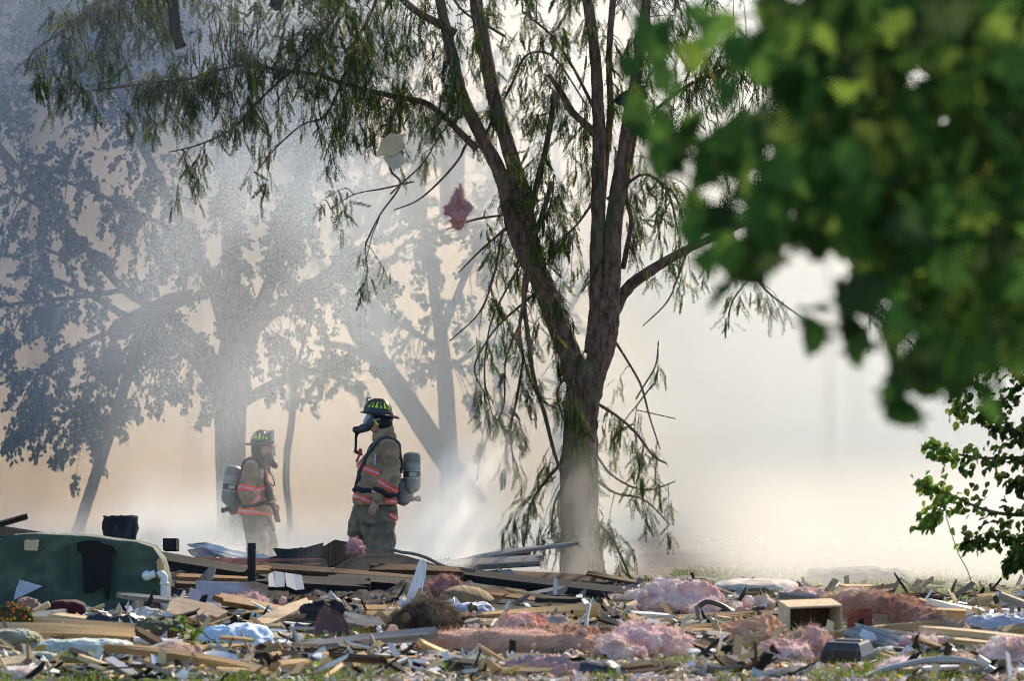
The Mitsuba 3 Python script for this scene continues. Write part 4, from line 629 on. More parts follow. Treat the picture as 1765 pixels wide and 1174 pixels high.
wool('rose pink insulation clump left of the white bent gutter', 303, 64, 1130, 1160, (0.56, 0.33, 0.32), PALE, seed=21, depth=0.25); wool('small pink wad at the left end of the thick broken branch', 38, 26, 1156, 1176, MAUVE, PALE, seed=22, n=300)
def gutter():
    P = np.array([at(x, y, Y) for x, y, Y in ((222, 1160, 38.2), (300, 1166, 38), (322, 1164, 38), (345, 1150, 38.3), (362, 1142, 38.4), (395, 1145, 38.4), (410, 1152, 38.3))]); S = spline(P, 5); n = len(S); d = np.array([0, 0.07, 0.03]); u = np.array([0, -0.02, 0.045])
    V_ = np.vstack([S, S + d, S + d + u, S + u * 0.6 - d * 0.1]); q = [];
    for k in range(3): q += [[k * n + i, k * n + i + 1, (k + 1) * n + i + 1, (k + 1) * n + i] for i in range(n - 1)]
    q += [[3 * n + i, 3 * n + i + 1, i + 1, i] for i in range(n - 1)]
    m = TM(V_, np.vstack([np.array(q)[:, [0, 1, 2]], np.array(q)[:, [0, 2, 3]]])); one('gutter', m, 'satin', 'white bent length of gutter in front of the rose pink insulation', 'gutter', color=cols(m, (0.55, 0.57, 0.60), 0.1)); NOTED.append((340, 1152, 'bent gutter'))
gutter()
board('long whitish pointed board slanting down in front of the pale blue sheet', 372, 1122, 441, 1176, 15, 'old', wd=0.10, roll=40, Y=(39.6, 37.4), note='pointed board', taper=0.7)
rod('cut pale broom handle end beside the pointed board', [(361, 1113, 40.5), (388, 1122, 40.2)], 8, (0.5, 0.4, 0.25), bsdf='matte', cat='handle', name='handle'); rod('bent grey branch hooked in front of the pale blue sheet', [(401, 1095, 40.5), (396, 1115, 40.5), (398, 1124, 40.4), (410, 1131, 40.3), (440, 1134, 40.2)], 6, (0.22, 0.18, 0.14), bsdf='matte', cat='branch', name='branch')
heap('clod of black soil beside the pointed board', 'soil clod', 'soil_clod', 452, 34, 1124, 1154, (0.025, 0.02, 0.014), amp=0.3, freq=9, seed=23, bsdf='matte', depth=0.15); wool('small pink wad on top of the clod of black soil', 436, 16, 1124, 1140, PINK, PALE, seed=24, n=200)
panel('white sheet lying flat at the bottom edge below the pointed board', [(330, 1176), (345, 1166), (440, 1166), (470, 1170), (480, 1178)], 'sheet', 'white_sheet', 'satin', color=(0.66, 0.63, 0.58), lean=80, thick=0.01, Y=37.2); rod('red plastic netting string tangled near the tan cardboard box', [(322, 1070), (340, 1068), (352, 1076), (356, 1088), (372, 1090), (388, 1088)], 4, (0.55, 0.06, 0.03), bsdf='satin', cat='netting', name='netting')
def netting():
    g = np.random.default_rng(2); ms = []
    for i in range(60):
        p = gnd(*g.uniform([318, 1064], [352, 1092])); q = p + g.normal(0, 0.05, 3) * [1, 1, .6]; p[2], q[2] = abs(g.normal(0, .05)) + .02, abs(g.normal(0, .05)) + .02; ms.append(tube(np.array([p, q]), 0.005, 4))
    m = join(ms); one('netting', m, 'satin', 'tangled heap of red plastic netting beside the tan cardboard box', 'netting', color=cols(m, (0.55, 0.07, 0.03), 0.2)); NOTED.append((340, 1078, 'red netting'))
netting()
def sprig(label, lines, Y, n, size, seed, hue=(0.12, 0.20, 0.03)):
    g = np.random.default_rng(seed); key = thing('leafy_sprig', label, 'sprig'); P = []
    for l in lines:
        S = spline(np.array([at(x, y, Y) for x, y in l]), 8); put('stem', tube(S, 0.005, 5), 'bark', key); P.append(S[g.integers(2, len(S), n)])
    P = np.vstack(P) + g.normal(0, 0.02, (n * len(lines), 3)); D = g.normal(0, 0.6, P.shape) + [0, -.2, -.3]; t = ovate(); dd = ply(TM(*t), 'leaf', color=np.tile(hue, (len(t[0]), 1)))
    for p, r, s in zip(P, rots(D, up=[0, -.6, .6], rng=g, jitter=.5), g.uniform(*size, len(P))): M = np.eye(4); M[:3, :3] = r * s; M[:3, 3] = p; scene[number(key + '__leaf')] = {**dd, 'to_world': T(M)}
sprig('broken leafy vine with yellow green leaves beside the dark green blanket', [[(318, 1072), (340, 1085), (365, 1104), (392, 1120)], [(315, 1066), (318, 1082), (300, 1112)], [(340, 1085), (330, 1105), (322, 1118)]], 41.6, 9, (0.05, 0.09), 4)
sprig('few bright green leaves on a stem in front of the rust orange pillow', [[(255, 1100), (258, 1115), (266, 1126)], [(258, 1115), (272, 1122), (275, 1132)]], 41.0, 4, (0.05, 0.08), 5, (0.14, 0.26, 0.05))
sprig('green sprig lying on the front planks left of the grey insulation', [[(730, 1168), (745, 1160), (770, 1158), (785, 1170)], [(745, 1160), (760, 1150), (775, 1164)]], 37.4, 9, (0.045, 0.08), 6, (0.10, 0.18, 0.04))
sprig('small bright weed growing below the broken stool', [[(545, 1172), (540, 1155), (548, 1146)], [(545, 1172), (555, 1160), (562, 1156)]], 37.6, 7, (0.04, 0.07), 7, (0.17, 0.27, 0.04))
# ------------------------------------------------------------------ the middle
def charred_roof():
    for lab, p, Y, le, tone in (('dark wedge of charred roof deck left of the brown plywood peak', [(448, 968), (556, 938), (557, 968), (500, 976)], 55.4, 55, 'char'), ('brown scorched plywood peak rising in front of the taller firefighter', [(553, 978), (556, 944), (576, 932), (600, 936), (622, 938), (620, 950), (575, 978)], 55.0, 30, 'scorched'), ('broad black sheet of charred roof deck sloping down to the right', [(570, 985), (622, 946), (700, 962), (800, 990), (790, 1002), (650, 1000)], 54.8, 62, 'char'), ('narrow charred roof board below the brown plywood peak', [(455, 972), (560, 966), (570, 990), (480, 990)], 54.4, 60, 'char'), ('slab of grey burnt roof board half hidden by smoke', [(860, 985), (880, 983), (912, 1026), (888, 1030)], 55.2, 35, 'old'), ('second slab of burnt roof board left of the grey one', [(800, 992), (858, 984), (866, 1004), (812, 1010)], 55.3, 55, 'char')):
        panel(lab, p, 'roof board', 'burnt_board', tone=tone, Y=Y, lean=le, thick=0.02, grain='z' if 'peak' in lab else 'x')
    NOTED.append((590, 955, 'plywood peak'))
charred_roof()
wool('tuft of pink insulation caught on the brown plywood peak', 612, 20, 938, 954, (0.55, 0.33, 0.35), MAUVE, seed=31, Y=54.6, n=300, depth=0.1, amp=1.3, freq=16)
C('scorched plank with a bright top edge below the black roof deck', 636, 981, 800, 986, 9, 'scorched', wd=0.12, roll=24, Y=53.8); C('thick black beam lying low in front of the black roof deck', 440, 1003, 640, 1012, 16, 'char', wd=0.18, roll=22, Y=53.0); C('black beam continuing right behind the white upright board', 560, 1000, 712, 1010, 14, 'char', wd=0.15, roll=22, Y=53.2)
panel('grey white painted board standing upright with a broken yellow foot', [(700, 1040), (703, 1022), (716, 986), (722, 968), (730, 966), (735, 972), (734, 992), (729, 1014), (726, 1040)], tone='white', Y=51.0, lean=12, thick=0.022, grain='z', note='white upright board')
panel('yellow split foot of wood at the base of the white upright board', [(700, 1042), (712, 1036), (722, 1015), (727, 1014), (728, 1042)], 'wood', 'wood_piece', tone='pine', Y=50.9, lean=10, thick=0.02, grain='z'); panel('short white painted board leaning right of the upright one', [(733, 1040), (737, 1018), (743, 1006), (750, 1008), (744, 1040)], tone='white', Y=51.1, lean=15, thick=0.02, grain='z')
wool('brown purple insulation bunch left of the striped rug', 765, 44, 1000, 1040, (0.36, 0.19, 0.20), (0.28, 0.17, 0.12), seed=32, Y=51.0, depth=0.3)
def rug():
    m = heap_mesh(805, 96, 1012, 1064, 0.5, 50.3, 0.07, 5, 2.0, 33, True, -0.25); v = np.array(m.vertices); c = v.mean(0); r = np.hypot(v[:, 0] - c[0] + .25, v[:, 2] - 0.0) * 60; st = meshkit.noise(np.column_stack([r, r * 0, v[:, 1] * 2]), 3)[:, None]
    one('rug', m, 'fabric', 'brown striped rug lying arched over the debris right of the white upright board', 'rug', smooth=True, color=np.array([0.10, 0.06, 0.04]) * (1 - st) + np.array([0.30, 0.21, 0.12]) * st); NOTED.append((805, 1035, 'striped rug'))
rug()
panel('crumpled sheet of white printed paper left of the striped rug', [(742, 1050), (748, 1040), (770, 1036), (785, 1030), (797, 1044), (796, 1056), (760, 1058)], 'paper', 'paper_sheet', 'paper', color=(0.60, 0.64, 0.72), Y=48.6, lean=40, thick=0.004, crumple=0.03, seed=5); heap('white flecked cloth with a ball of moss in front of the striped rug', 'cloth', 'cloth', 812, 78, 1045, 1068, (0.62, 0.63, 0.70), (0.30, 0.30, 0.38), amp=0.25, seed=34, depth=0.3, Y=47.8, cfreq=25)
heap('round ball of green moss on the white flecked cloth', 'moss ball', 'moss_ball', 816, 16, 1044, 1060, (0.05, 0.075, 0.02), bsdf='matte', amp=0.2, freq=30, seed=35, Y=47.6, depth=0.08); panel('bright crimson cloth lying left of the dirty wool rug', [(710, 1060), (713, 1048), (722, 1043), (745, 1046), (733, 1052), (716, 1062)], 'cloth', 'cloth', 'fabric', color=(0.55, 0.015, 0.06), Y=47.5, lean=35, thick=0.01, crumple=0.02, seed=2)
wool('matted grey brown wool rug heaped in front of the crimson cloth', 735, 108, 1048, 1118, (0.17, 0.14, 0.10), (0.06, 0.052, 0.045), cat='wool rug', name='wool_rug', seed=36, depth=0.5, Y=44.2, tuft=0.07, n=4500, amp=0.3, note='wool rug', stretch=(2, 1, .7))
def bag():
    key = thing('leather_bag', 'crumpled dark brown leather bag lying in front of a black jacket', 'bag'); NOTED.append((572, 1085, 'brown bag'))
    m, x = panel_mesh([(524, 1106), (526, 1096), (545, 1078), (549, 1060), (558, 1049), (570, 1056), (590, 1066), (600, 1085), (602, 1100), (596, 1110), (570, 1112), (535, 1110)], 43.9, 28, 0.12, 0.05, color=(0.15, 0.062, 0.042), c2=(0.085, 0.036, 0.028), seed=3, cell=0.04); put('body', m, 'satin', key, smooth=True, **x)
    m, x = panel_mesh([(556, 1088), (563, 1087), (571, 1097), (565, 1099)], 43.76, 30, 0.006, color=(0.30, 0.24, 0.22)); put('label_patch', m, 'satin', key, **x)
    S = spline(np.array([at(x, y, Y) for x, y, Y in ((596, 1104, 43.7), (604, 1094, 43.6), (612, 1094, 43.6), (618, 1104, 43.6), (624, 1110, 43.6))]), 6); m = tube(S, 0.018, 8); put('strap', m, 'satin', key, smooth=True, color=cols(m, (0.26, 0.14, 0.09), .1))
    m = heap_mesh(530, 22, 1094, 1112, .1, 43.6, .3, 12, seed=4); put('pocket', m, 'satin', key, smooth=True, color=cols(m, (0.03, 0.024, 0.022), .2))
bag()
heap('black jacket heaped behind the brown leather bag', 'jacket', 'jacket', 560, 82, 1041, 1076, (0.014, 0.015, 0.018), (0.03, 0.032, 0.04), amp=0.3, freq=6, seed=37, depth=0.35, Y=46.2, ridge=.4, note='black jacket'); heap('dark sleeve of fabric stretching right from the black jacket', 'cloth', 'cloth', 598, 44, 1043, 1060, (0.022, 0.024, 0.03), seed=38, depth=0.2, Y=46.6, amp=.25)
panel('grey triangular offcut of board standing behind the brown bag', [(585, 1066), (622, 1046), (624, 1046), (622, 1070), (600, 1074)], tone='old', Y=46.0, lean=12, thick=0.02); board('weathered grey board lying right of the brown bag', 590, 1068, 680, 1084, 14, 'old', wd=0.14, roll=35, Y=45.0, note='weathered grey board'); panel('grey sheet of board tilted towards the wool rug', [(646, 1076), (674, 1063), (690, 1072), (672, 1086)], tone='old', Y=45.2, lean=45, thick=0.015)
panel('large tan sheet of chipboard lying left of the black jacket', [(425, 1080), (450, 1066), (480, 1052), (522, 1038), (528, 1046), (500, 1062), (470, 1076), (440, 1086)], 'chipboard', 'chipboard', tone='ply', lean=76, thick=0.02, Y=46.4, note='tan chipboard'); panel('dark orange underside of broken chipboard below the tan sheet', [(500, 1072), (520, 1058), (528, 1060), (515, 1078)], 'chipboard', 'chipboard', tone='brown', lean=20, thick=0.02, Y=45.6)
def stool():
    key = thing('stool_frame', 'broken grey metal stool frame standing in front of the brown bag', 'stool'); NOTED.append((515, 1120, 'broken stool')); Y = 40.2
    for n, a, b, w, c in (('leg', (505, 1084), (520, 1124), 7, (0.34, 0.33, 0.32)), ('leg', (520, 1124), (522, 1162), 6, (0.20, 0.19, 0.18)), ('leg', (507, 1086), (506, 1150), 6, (0.07, 0.065, 0.06)), ('top_rail', (498, 1083), (542, 1084), 5, (0.36, 0.35, 0.33)), ('stretcher', (466, 1143), (508, 1130), 4, (0.22, 0.21, 0.2)), ('stretcher', (501, 1096), (484, 1120), 3, (0.2, 0.2, 0.2))):
        m = tube(np.array([at(*a, Y), at(*b, Y)]), px_m(w / 2, Y), 8); put(n, m, 'satin', key, smooth=True, color=cols(m, c, .1))
stool()
def basin():
    Y = 42.2; c = at(551, 1127, Y); n = 28; a = np.arange(n) * 2 * np.pi / n; V_ = []
    for z, r in ((0, .085), (.0, .088), (.076, .102), (.08, .106), (.078, .098), (.004, .082)): V_.append(np.column_stack([c[0] + 1.0 * r * np.cos(a), Y + .1 + .9 * r * np.sin(a), c[2] + z + 0 * a]))
    V_ = np.vstack(V_); i, j = np.meshgrid(np.arange(5), np.arange(n), indexing='ij'); q = np.stack([i * n + j, i * n + (j + 1) % n, (i + 1) * n + (j + 1) % n, (i + 1) * n + j], -1).reshape(-1, 4); m = TM(V_, np.vstack([q[:, [0, 1, 2]], q[:, [0, 2, 3]]])); one('plastic_tub', m, 'satin', 'clear grey plastic food tub in front of the brown bag', 'tub', smooth=True, color=cols(m, (0.40, 0.46, 0.47), .06)); NOTED.append((551, 1116, 'plastic food tub'))
basin()
def book():
    key = thing('book', 'white covered book lying flat right of the plastic food tub', 'book'); Y = 42.6; NOTED.append((600, 1112, 'white book'))
    m, x = panel_mesh([(574, 1117), (596, 1105), (628, 1109), (622, 1119)], Y, 66, 0.012, color=(0.66, 0.68, 0.74)); put('cover', m, 'paper', key, **x); m, x = panel_mesh([(575, 1124), (576, 1119), (622, 1121), (622, 1125)], Y + .01, 4, 0.2, color=(0.60, 0.57, 0.52)); put('pages', m, 'matte', key, **x)
book()
heap('small orange brown teddy bear lying left of the wool rug', 'teddy bear', 'teddy_bear', 640, 30, 1083, 1104, (0.24, 0.09, 0.04), amp=0.35, freq=14, seed=39, depth=.15, Y=44.4)
for k, (x, y) in enumerate(((653, 1084), (655, 1092))):
    m = moved(trimesh.creation.icosphere(3), None, at(x, y, 43.9), 0.020); one('ball', m, 'satin', ('upper' if k == 0 else 'lower') + ' of two small white balls beside the teddy bear', 'ball', smooth=True, color=cols(m, (0.66, 0.68, 0.78), .05))
heap('dark brown shoe beside the two white balls', 'shoe', 'shoe', 660, 26, 1080, 1104, (0.06, 0.04, 0.025), seed=41, depth=.2, Y=44.3, amp=.2); wool('mauve grey insulation tuft in front of the wool rug', 668, 36, 1098, 1122, MAUVE, (0.4, 0.33, 0.33), seed=42, Y=42.6); wool('cream insulation tuft in front of the mauve one', 694, 44, 1108, 1130, (0.62, 0.46, 0.34), PALE, seed=43)
heap('rolled navy blue jeans lying right of the wool rug', 'jeans', 'jeans', 812, 50, 1082, 1104, (0.055, 0.075, 0.17), (0.09, 0.11, 0.2), amp=.22, freq=8, seed=44, depth=.25, Y=44.6, ridge=.5, note='navy jeans'); heap('black cloth scrap at the right end of the navy jeans', 'cloth', 'cloth', 838, 22, 1078, 1098, (0.016, 0.016, 0.02), seed=45, depth=.15, Y=44.8); C('dark board lying in front of the navy jeans', 760, 1106, 858, 1104, 12, 'char', wd=.2, roll=30, cat='board', name='board', Y=43.6)
rod('crimson ribbon lying behind the navy jeans', [(788, 1072), (800, 1070), (815, 1075), (835, 1076)], 3.5, (0.5, 0.02, 0.03), bsdf='fabric', cat='ribbon', name='ribbon'); board('pale splinter stuck upright beside the pink insulation clump', 847, 1098, 860, 1071, 7, 'ply', wd=.03, Y=43.8, cat='splinter', name='splinter'); wool('pink insulation clump behind the long yellow plank', 900, 64, 1068, 1098, (0.58, 0.27, 0.22), PALE, seed=46, Y=44.4, depth=.3)
P_ = lambda label, *a, **k: board(label, *a, **{**dict(roll=24, wd=.09), **k})
P_('yellow plank with splintered right end lying over the black beams', 818, 1066, 1036, 1052, 15, 'pine', Y=(47.2, 47.0), broken=1.3, note='splintered yellow plank'); P_('orange brown plank end below the white flecked cloth', 760, 1068, 824, 1065, 14, 'brown', Y=47.1); P_('thin pale lath under the splintered yellow plank', 815, 1073, 940, 1073, 7, 'pine', Y=46.6)
P_('long brown plank behind the white stake', 930, 1072, 1205, 1079, 14, 'brown', Y=46.4, note='long brown plank'); P_('brown plank end tilted on the long brown plank', 1078, 1062, 1118, 1083, 13, 'brown', Y=46.1); P_('narrow yellow plank left of the white stake', 905, 1083, 1018, 1085, 8, 'pine', Y=45.2)
P_('long yellow plank in front of the pink insulation clump', 832, 1104, 1090, 1087, 15, 'pine', Y=(43.4, 43.8), note='long yellow plank', broken=.3); P_('straight yellow plank right of the lit insulation pile', 1085, 1089, 1284, 1092, 12, 'pine', Y=44.0, note='straight yellow plank', broken=.3); P_('yellow plank lying below the black jacket', 520, 1047, 690, 1050, 9, 'pine', Y=48.4, note='plank behind the jacket'); P_('second yellow plank lying behind the weathered grey board', 625, 1062, 720, 1062, 9, 'pine', Y=46.8); P_('short orange plank end left of the wool rug', 676, 1059, 714, 1064, 11, 'brown', Y=46.5)
P_('pale plank lying left of the brown bag', 440, 1100, 528, 1102, 12, 'ply', Y=42.9); P_('brown plank under the broken stool', 312, 1134, 470, 1140, 12, 'brown', Y=40.0, wd=.12); P_('long brown split plank in the foreground below the brown bag', 455, 1138, 735, 1162, 20, 'brown', Y=(39.3, 38.4), wd=.14, roll=30, note='long split plank', broken=1.2); P_('plank lying at the bottom edge below the long insulation batt', 700, 1168, 848, 1170, 11, 'pine', Y=37.3, note='bottom plank'); P_('yellow plank end right of the bottom plank', 815, 1158, 925, 1150, 13, 'pine', Y=38.0)
rod('white stake standing upright in front of the long brown plank', [(1016, 1042, 45.4), (1012, 1062, 45.3), (1010, 1082, 45.2)], 7, (0.50, 0.48, 0.46), bsdf='matte', cat='stake', name='stake', note='white stake'); rod('thin stick leaning against the white stake', [(1007, 1060, 45.2), (996, 1080, 45.1)], 4, (0.45, 0.43, 0.42), bsdf='matte', cat='stick', name='stick')
C('long charred beam with a yellow left end crossing behind the debris to the right', 770, 987, 1140, 1030, 14, 'char', wd=.15, roll=18, Y=(55.5, 52.5), note='crossing charred beam'); C('straight charred beam lying below the crossing one', 850, 1040, 1245, 1062, 10, 'char', wd=.14, Y=(50.8, 48.6)); C('second straight charred beam lying in front of the first', 830, 1050, 1240, 1072, 12, 'char', wd=.14, Y=(49.6, 47.8)); C('brown scorched board right of the striped rug', 822, 1020, 960, 1042, 10, 'brown', wd=.1, Y=(52, 50.5), cat='plank', name='plank')
C('grey smoky timber lying across the foot of the big tree', 740, 978, 935, 966, 11, 'old', wd=.14, roll=25, Y=58.5); C('second smoky timber lying left of the big tree trunk', 830, 994, 1048, 1006, 12, 'scorched', wd=.14, roll=25, Y=57.5); C('short smoky block of timber below the big tree trunk', 880, 1010, 1000, 1014, 10, 'char', wd=.14, roll=25, Y=55.5)
rod('crooked grey branch lying on the heap behind the white upright board', [(672, 946, 54), (690, 952, 54), (712, 955, 54), (735, 962, 54), (770, 978, 54), (820, 985, 54)], 6, (0.16, 0.14, 0.13), bsdf='matte', cat='branch', name='branch')
wool('big pink insulation mat lying on the charred beams right of the tree', 1172, 124, 1021, 1062, (0.58, 0.36, 0.37), PALE, seed=51, Y=48.4, depth=.5, note='big pink mat', n=1500); wool('pink fringe of insulation right of the big pink mat', 1222, 40, 1044, 1064, PINK, PALE, seed=52, Y=48.0)
wool('long batt of pink brown insulation with sunlit top lying in the foreground', 875, 305, 1094, 1142, (0.58, 0.36, 0.28), (0.66, 0.48, 0.40), seed=53, Y=41.0, depth=.32, box=3.4, n=2600, amp=.26, freq=5, note='long insulation batt'); wool('brown torn right end of the long insulation batt', 985, 84, 1094, 1140, BROWNP, (0.5, 0.3, 0.2), seed=54, Y=41.2, depth=.3)
wool('tall pile of white and pink insulation brightly lit by the sun', 1112, 148, 1086, 1158, (0.66, 0.42, 0.42), (0.76, 0.64, 0.60), seed=55, Y=39.8, depth=.7, box=1.7, n=2600, note='sunlit insulation pile', amp=.34); wool('pink lobe of insulation at the left foot of the sunlit pile', 1066, 60, 1108, 1150, (0.60, 0.36, 0.35), PALE, seed=56, Y=39.6, depth=.3)
panel('white curved sheet of board behind the sunlit insulation pile', [(1022, 1118), (1026, 1104), (1050, 1096), (1072, 1094), (1072, 1114), (1040, 1122)], tone='white', lean=55, thick=.012, Y=42.0); P_('orange board under the white curved sheet', 1024, 1124, 1064, 1118, 9, 'pine', Y=41.8)
heap('grey and pink matted insulation at the bottom edge', 'insulation', 'insulation', 930, 114, 1144, 1184, (0.36, 0.28, 0.28), (0.5, 0.32, 0.32), bsdf='fluff', seed=57, amp=.4, freq=9, depth=.4, Y=37.2, ridge=.5, fine=True, note='grey pink insulation'); heap('shiny black plastic bag slumped at the bottom edge', 'plastic bag', 'plastic_bag', 1026, 88, 1141, 1186, (0.012, 0.016, 0.020), (0.03, 0.04, 0.05), bsdf='satin', amp=.16, freq=4, seed=58, depth=.35, Y=37.3, ridge=.3, fine=True, note='black plastic bag')
panel('bluish white strip of board right of the black plastic bag', [(1060, 1158), (1070, 1148), (1100, 1145), (1106, 1150), (1078, 1166)], tone='white', lean=50, thick=.015, Y=38); panel('wide white sheet lying flat at the bottom edge', [(1098, 1164), (1150, 1150), (1190, 1160), (1240, 1178), (1120, 1180)], 'sheet', 'white_sheet', 'satin', color=(0.68, 0.66, 0.64), lean=76, thick=.01, Y=37.4); P_('thin plank at the bottom edge beside the wide white sheet', 1076, 1164, 1120, 1178, 8, 'ply', Y=37.2)
def plate():
    m = trimesh.creation.cylinder(0.085, 0.012, sections=32); m = moved(m, euler(0.42, 0.05, 0), at(1208, 1162, 38)); one('plate', m, 'satin', 'white oval plate lying right of the wide white sheet', 'plate', color=cols(m, (0.7, 0.7, 0.68), .04))
plate()
# ------------------------------------------------------------------ the right
def open_box(name, label, cat, cx, w, top, bot, Y, depth, rot, tone_c, inner, bottom=True, t=0.014):
    key = thing(name, label, cat); W, H = px_m(w, Y), px_m(bot - top, Y); c = at(cx, bot, Y) + [0, depth / 2, H / 2]; Rm = euler(*rot)
    for n, x, y, z, lo in (('side_panel', t, depth, H - 2 * t, (-W / 2 + t / 2, 0, 0)), ('side_panel', t, depth, H - 2 * t, (W / 2 - t / 2, 0, 0)), ('top_panel', W, depth, t, (0, 0, H / 2 - t / 2)), ('bottom_panel', W, depth, t, (0, 0, -H / 2 + t / 2)), ('back_panel', W - 2 * t, .006, H - 2 * t, (0, depth / 2 - .004, 0))):
        m = trimesh.creation.box((x, y, z)); uv = np.asarray(m.vertices); uv = np.column_stack([100 * TONES[inner if n == 'back_panel' else tone_c] + 30 + uv[:, 2] + uv[:, 0], uv[:, 1] + uv[:, 0] * (n != 'side_panel')]); put(n, moved(m, Rm, c + Rm @ np.array(lo)), 'wood', key, uv=uv)
    return key
open_box('drawer', 'empty pine drawer standing on its side with its open face to the front', 'drawer', 1398, 96, 1040, 1102, 43.2, .30, (0.14, -0.03, 0.22), 'ply', 'scorched'); NOTED.append((1398, 1070, 'pine drawer'))
panel('crumpled grey blue sheet lying in the mouth of the pine drawer', [(1392, 1102), (1400, 1090), (1425, 1080), (1434, 1082), (1448, 1102)], 'sheet', 'sheet', 'fabric', color=(0.32, 0.35, 0.42), Y=42.9, lean=15, thick=.01, crumple=.02, seed=8)
def television():
    Y = 38.9; key = thing('television', 'small old black television set lying face up at the lower right', 'television'); NOTED.append((1464, 1135, 'black television')); Rm = euler(0.10, 0.02, -0.42); c = at(1464, 1168, Y) + [0, .16, .125]; K = (0.028, 0.030, 0.036)
    def add(n, m, col=K, b='satin'): m = moved(m, Rm, c); put(n, m, b, key, color=cols(m, col, .12))
    H = lambda pts: (lambda t: TM(t.vert_properties[:, :3], t.tri_verts))(m3.Manifold.hull_points(np.array(pts, float)).to_mesh())
    add('casing', H([(sx * (.155 - b), sy * (.14 - b) + 0, z) for sx in (-1, 1) for sy in (-1, 1) for z, b in ((-.12, .012), (-.105, 0), (.03, .004))] + [(sx * .125, sy * .105, .105) for sx in (-1, 1) for sy in (-1, 1)] + [(sx * .115, sy * .095, .118) for sx in (-1, 1) for sy in (-1, 1)]))
    for z in (-.03, .04): add('rim_band', boxm(.318 - .03 * (z > 0), .288 - .03 * (z > 0), .012, (0, 0, z), bevel=.004), (0.04, 0.042, 0.05))
    add('screen_frame', boxm(.20, .014, .13, (0.03, -.137, .02), bevel=.005), (0.045, 0.05, 0.06)); add('screen', boxm(.165, .012, .095, (0.03, -.142, .022), bevel=.004), (0.012, 0.013, 0.016)); add('control_recess', boxm(.06, .012, .10, (-.10, -.138, .02), bevel=.003), (0.015, 0.015, 0.018)); add('top_handle', boxm(.19, .05, .016, (.01, 0, .123), bevel=.006), (0.10, 0.10, 0.11))
television()
def cabinet():
    key = thing('cabinet', 'smashed pale wood cabinet under the long roll of insulation at the right', 'cabinet'); NOTED.append((1520, 1080, 'smashed cabinet'))
    for n, p, t, le in (('side_panel', [(1504, 1098), (1505, 1060), (1540, 1060), (1566, 1085), (1569, 1106), (1545, 1104)], 'ply', 8), ('door_panel', [(1458, 1094), (1462, 1062), (1480, 1052), (1502, 1050), (1505, 1098), (1470, 1100)], 'red', 10)): m, x = panel_mesh(p, 43.6, le, .02, tone=t); put(n, m, 'wood', key, **x)
cabinet()
def ins_roll():
    P = np.array([[*at(x, y, Y), r] for x, y, Y, r in ((1466, 1046, 44.6, .07), (1500, 1044, 44.2, .09), (1545, 1052, 43.8, .11), (1590, 1076, 43.2, .115), (1630, 1102, 42.6, .09), (1648, 1112, 42.3, .05))]); S = spline(P, 10); m = tube(S[:, :3], S[:, 3], 22, .55, 4, 5); m, c = fluff_mesh(m, (0.26, 0.125, 0.09), (0.42, 0.25, 0.19), 61, .06, 1800)
    one('insulation', m, 'fluff', 'long roll of dark red brown insulation slung over the smashed cabinet', 'insulation', smooth=True, color=c); NOTED.append((1580, 1070, 'red brown roll'))
ins_roll()
wool('orange pink shreds of insulation at the left end of the red brown roll', 1478, 60, 1032, 1062, (0.58, 0.34, 0.24), PALE, seed=62, Y=44.9, depth=.3); wool('feathery orange tip of insulation above the smashed cabinet', 1512, 40, 1028, 1046, (0.50, 0.22, 0.12), TANP, seed=63, Y=45.0); wool('tan frayed insulation at the lower end of the red brown roll', 1640, 34, 1082, 1122, (0.50, 0.34, 0.26), PALE, seed=64, Y=42.2); wool('brown wad of insulation on top of the pine drawer', 1430, 30, 1028, 1044, (0.40, 0.26, 0.16), TANP, seed=65, Y=45.6, n=300)
wool('orange brown insulation clump left of the pine drawer', 1306, 78, 1076, 1124, (0.56, 0.33, 0.23), (0.54, 0.40, 0.29), seed=66, Y=41.8, depth=.4, note='orange brown clump'); heap('magenta scrap of cloth on the orange brown clump', 'cloth', 'cloth', 1313, 24, 1072, 1082, (0.42, 0.03, 0.28), seed=67, Y=42.2, depth=.1); wool('rosy insulation clump leaning on the left side of the television', 1402, 50, 1094, 1168, (0.58, 0.35, 0.33), (0.52, 0.40, 0.34), seed=68, Y=39.4, depth=.3, n=1400); wool('white and pink shreds spread below the pine drawer', 1350, 92, 1122, 1164, (0.74, 0.56, 0.52), (0.66, 0.42, 0.40), seed=69, Y=39.0, depth=.5, amp=.6)
wool('curled tan strip of insulation between the drawer and the television', 1380, 34, 1096, 1122, (0.50, 0.40, 0.26), PALE, seed=70, Y=41.4)
panel('white flat sheet below the orange brown clump', [(1255, 1148), (1275, 1136), (1330, 1142), (1345, 1158), (1290, 1164)], 'sheet', 'white_sheet', 'satin', color=(0.70, 0.67, 0.62), lean=72, thick=.01, Y=38.6); heap('orange and black plastic toy lying at the edge of the white flat sheet', 'toy', 'toy', 1346, 30, 1148, 1168, (0.03, 0.025, 0.02), (0.65, 0.25, 0.02), bsdf='satin', seed=71, depth=.15, cfreq=5)
def shard():
    m, x = panel_mesh([(1405, 1174), (1408, 1160), (1426, 1172), (1424, 1176)], 37.6, 25, .008, color=(0.25, 0.42, 0.36)); one('glass_shard', m, 'satin', 'green shard of glass in front of the television', 'glass shard', **x)
    key = thing('plastic_bowl', 'teal blue plastic bowl left of the shreds below the drawer', 'bowl'); m = heap_mesh(1278, 26, 1126, 1138, .12, 40, .15, 8, seed=4); put('bowl', m, 'satin', key, smooth=True, color=cols(m, (0.04, 0.17, 0.30), .15))
shard()
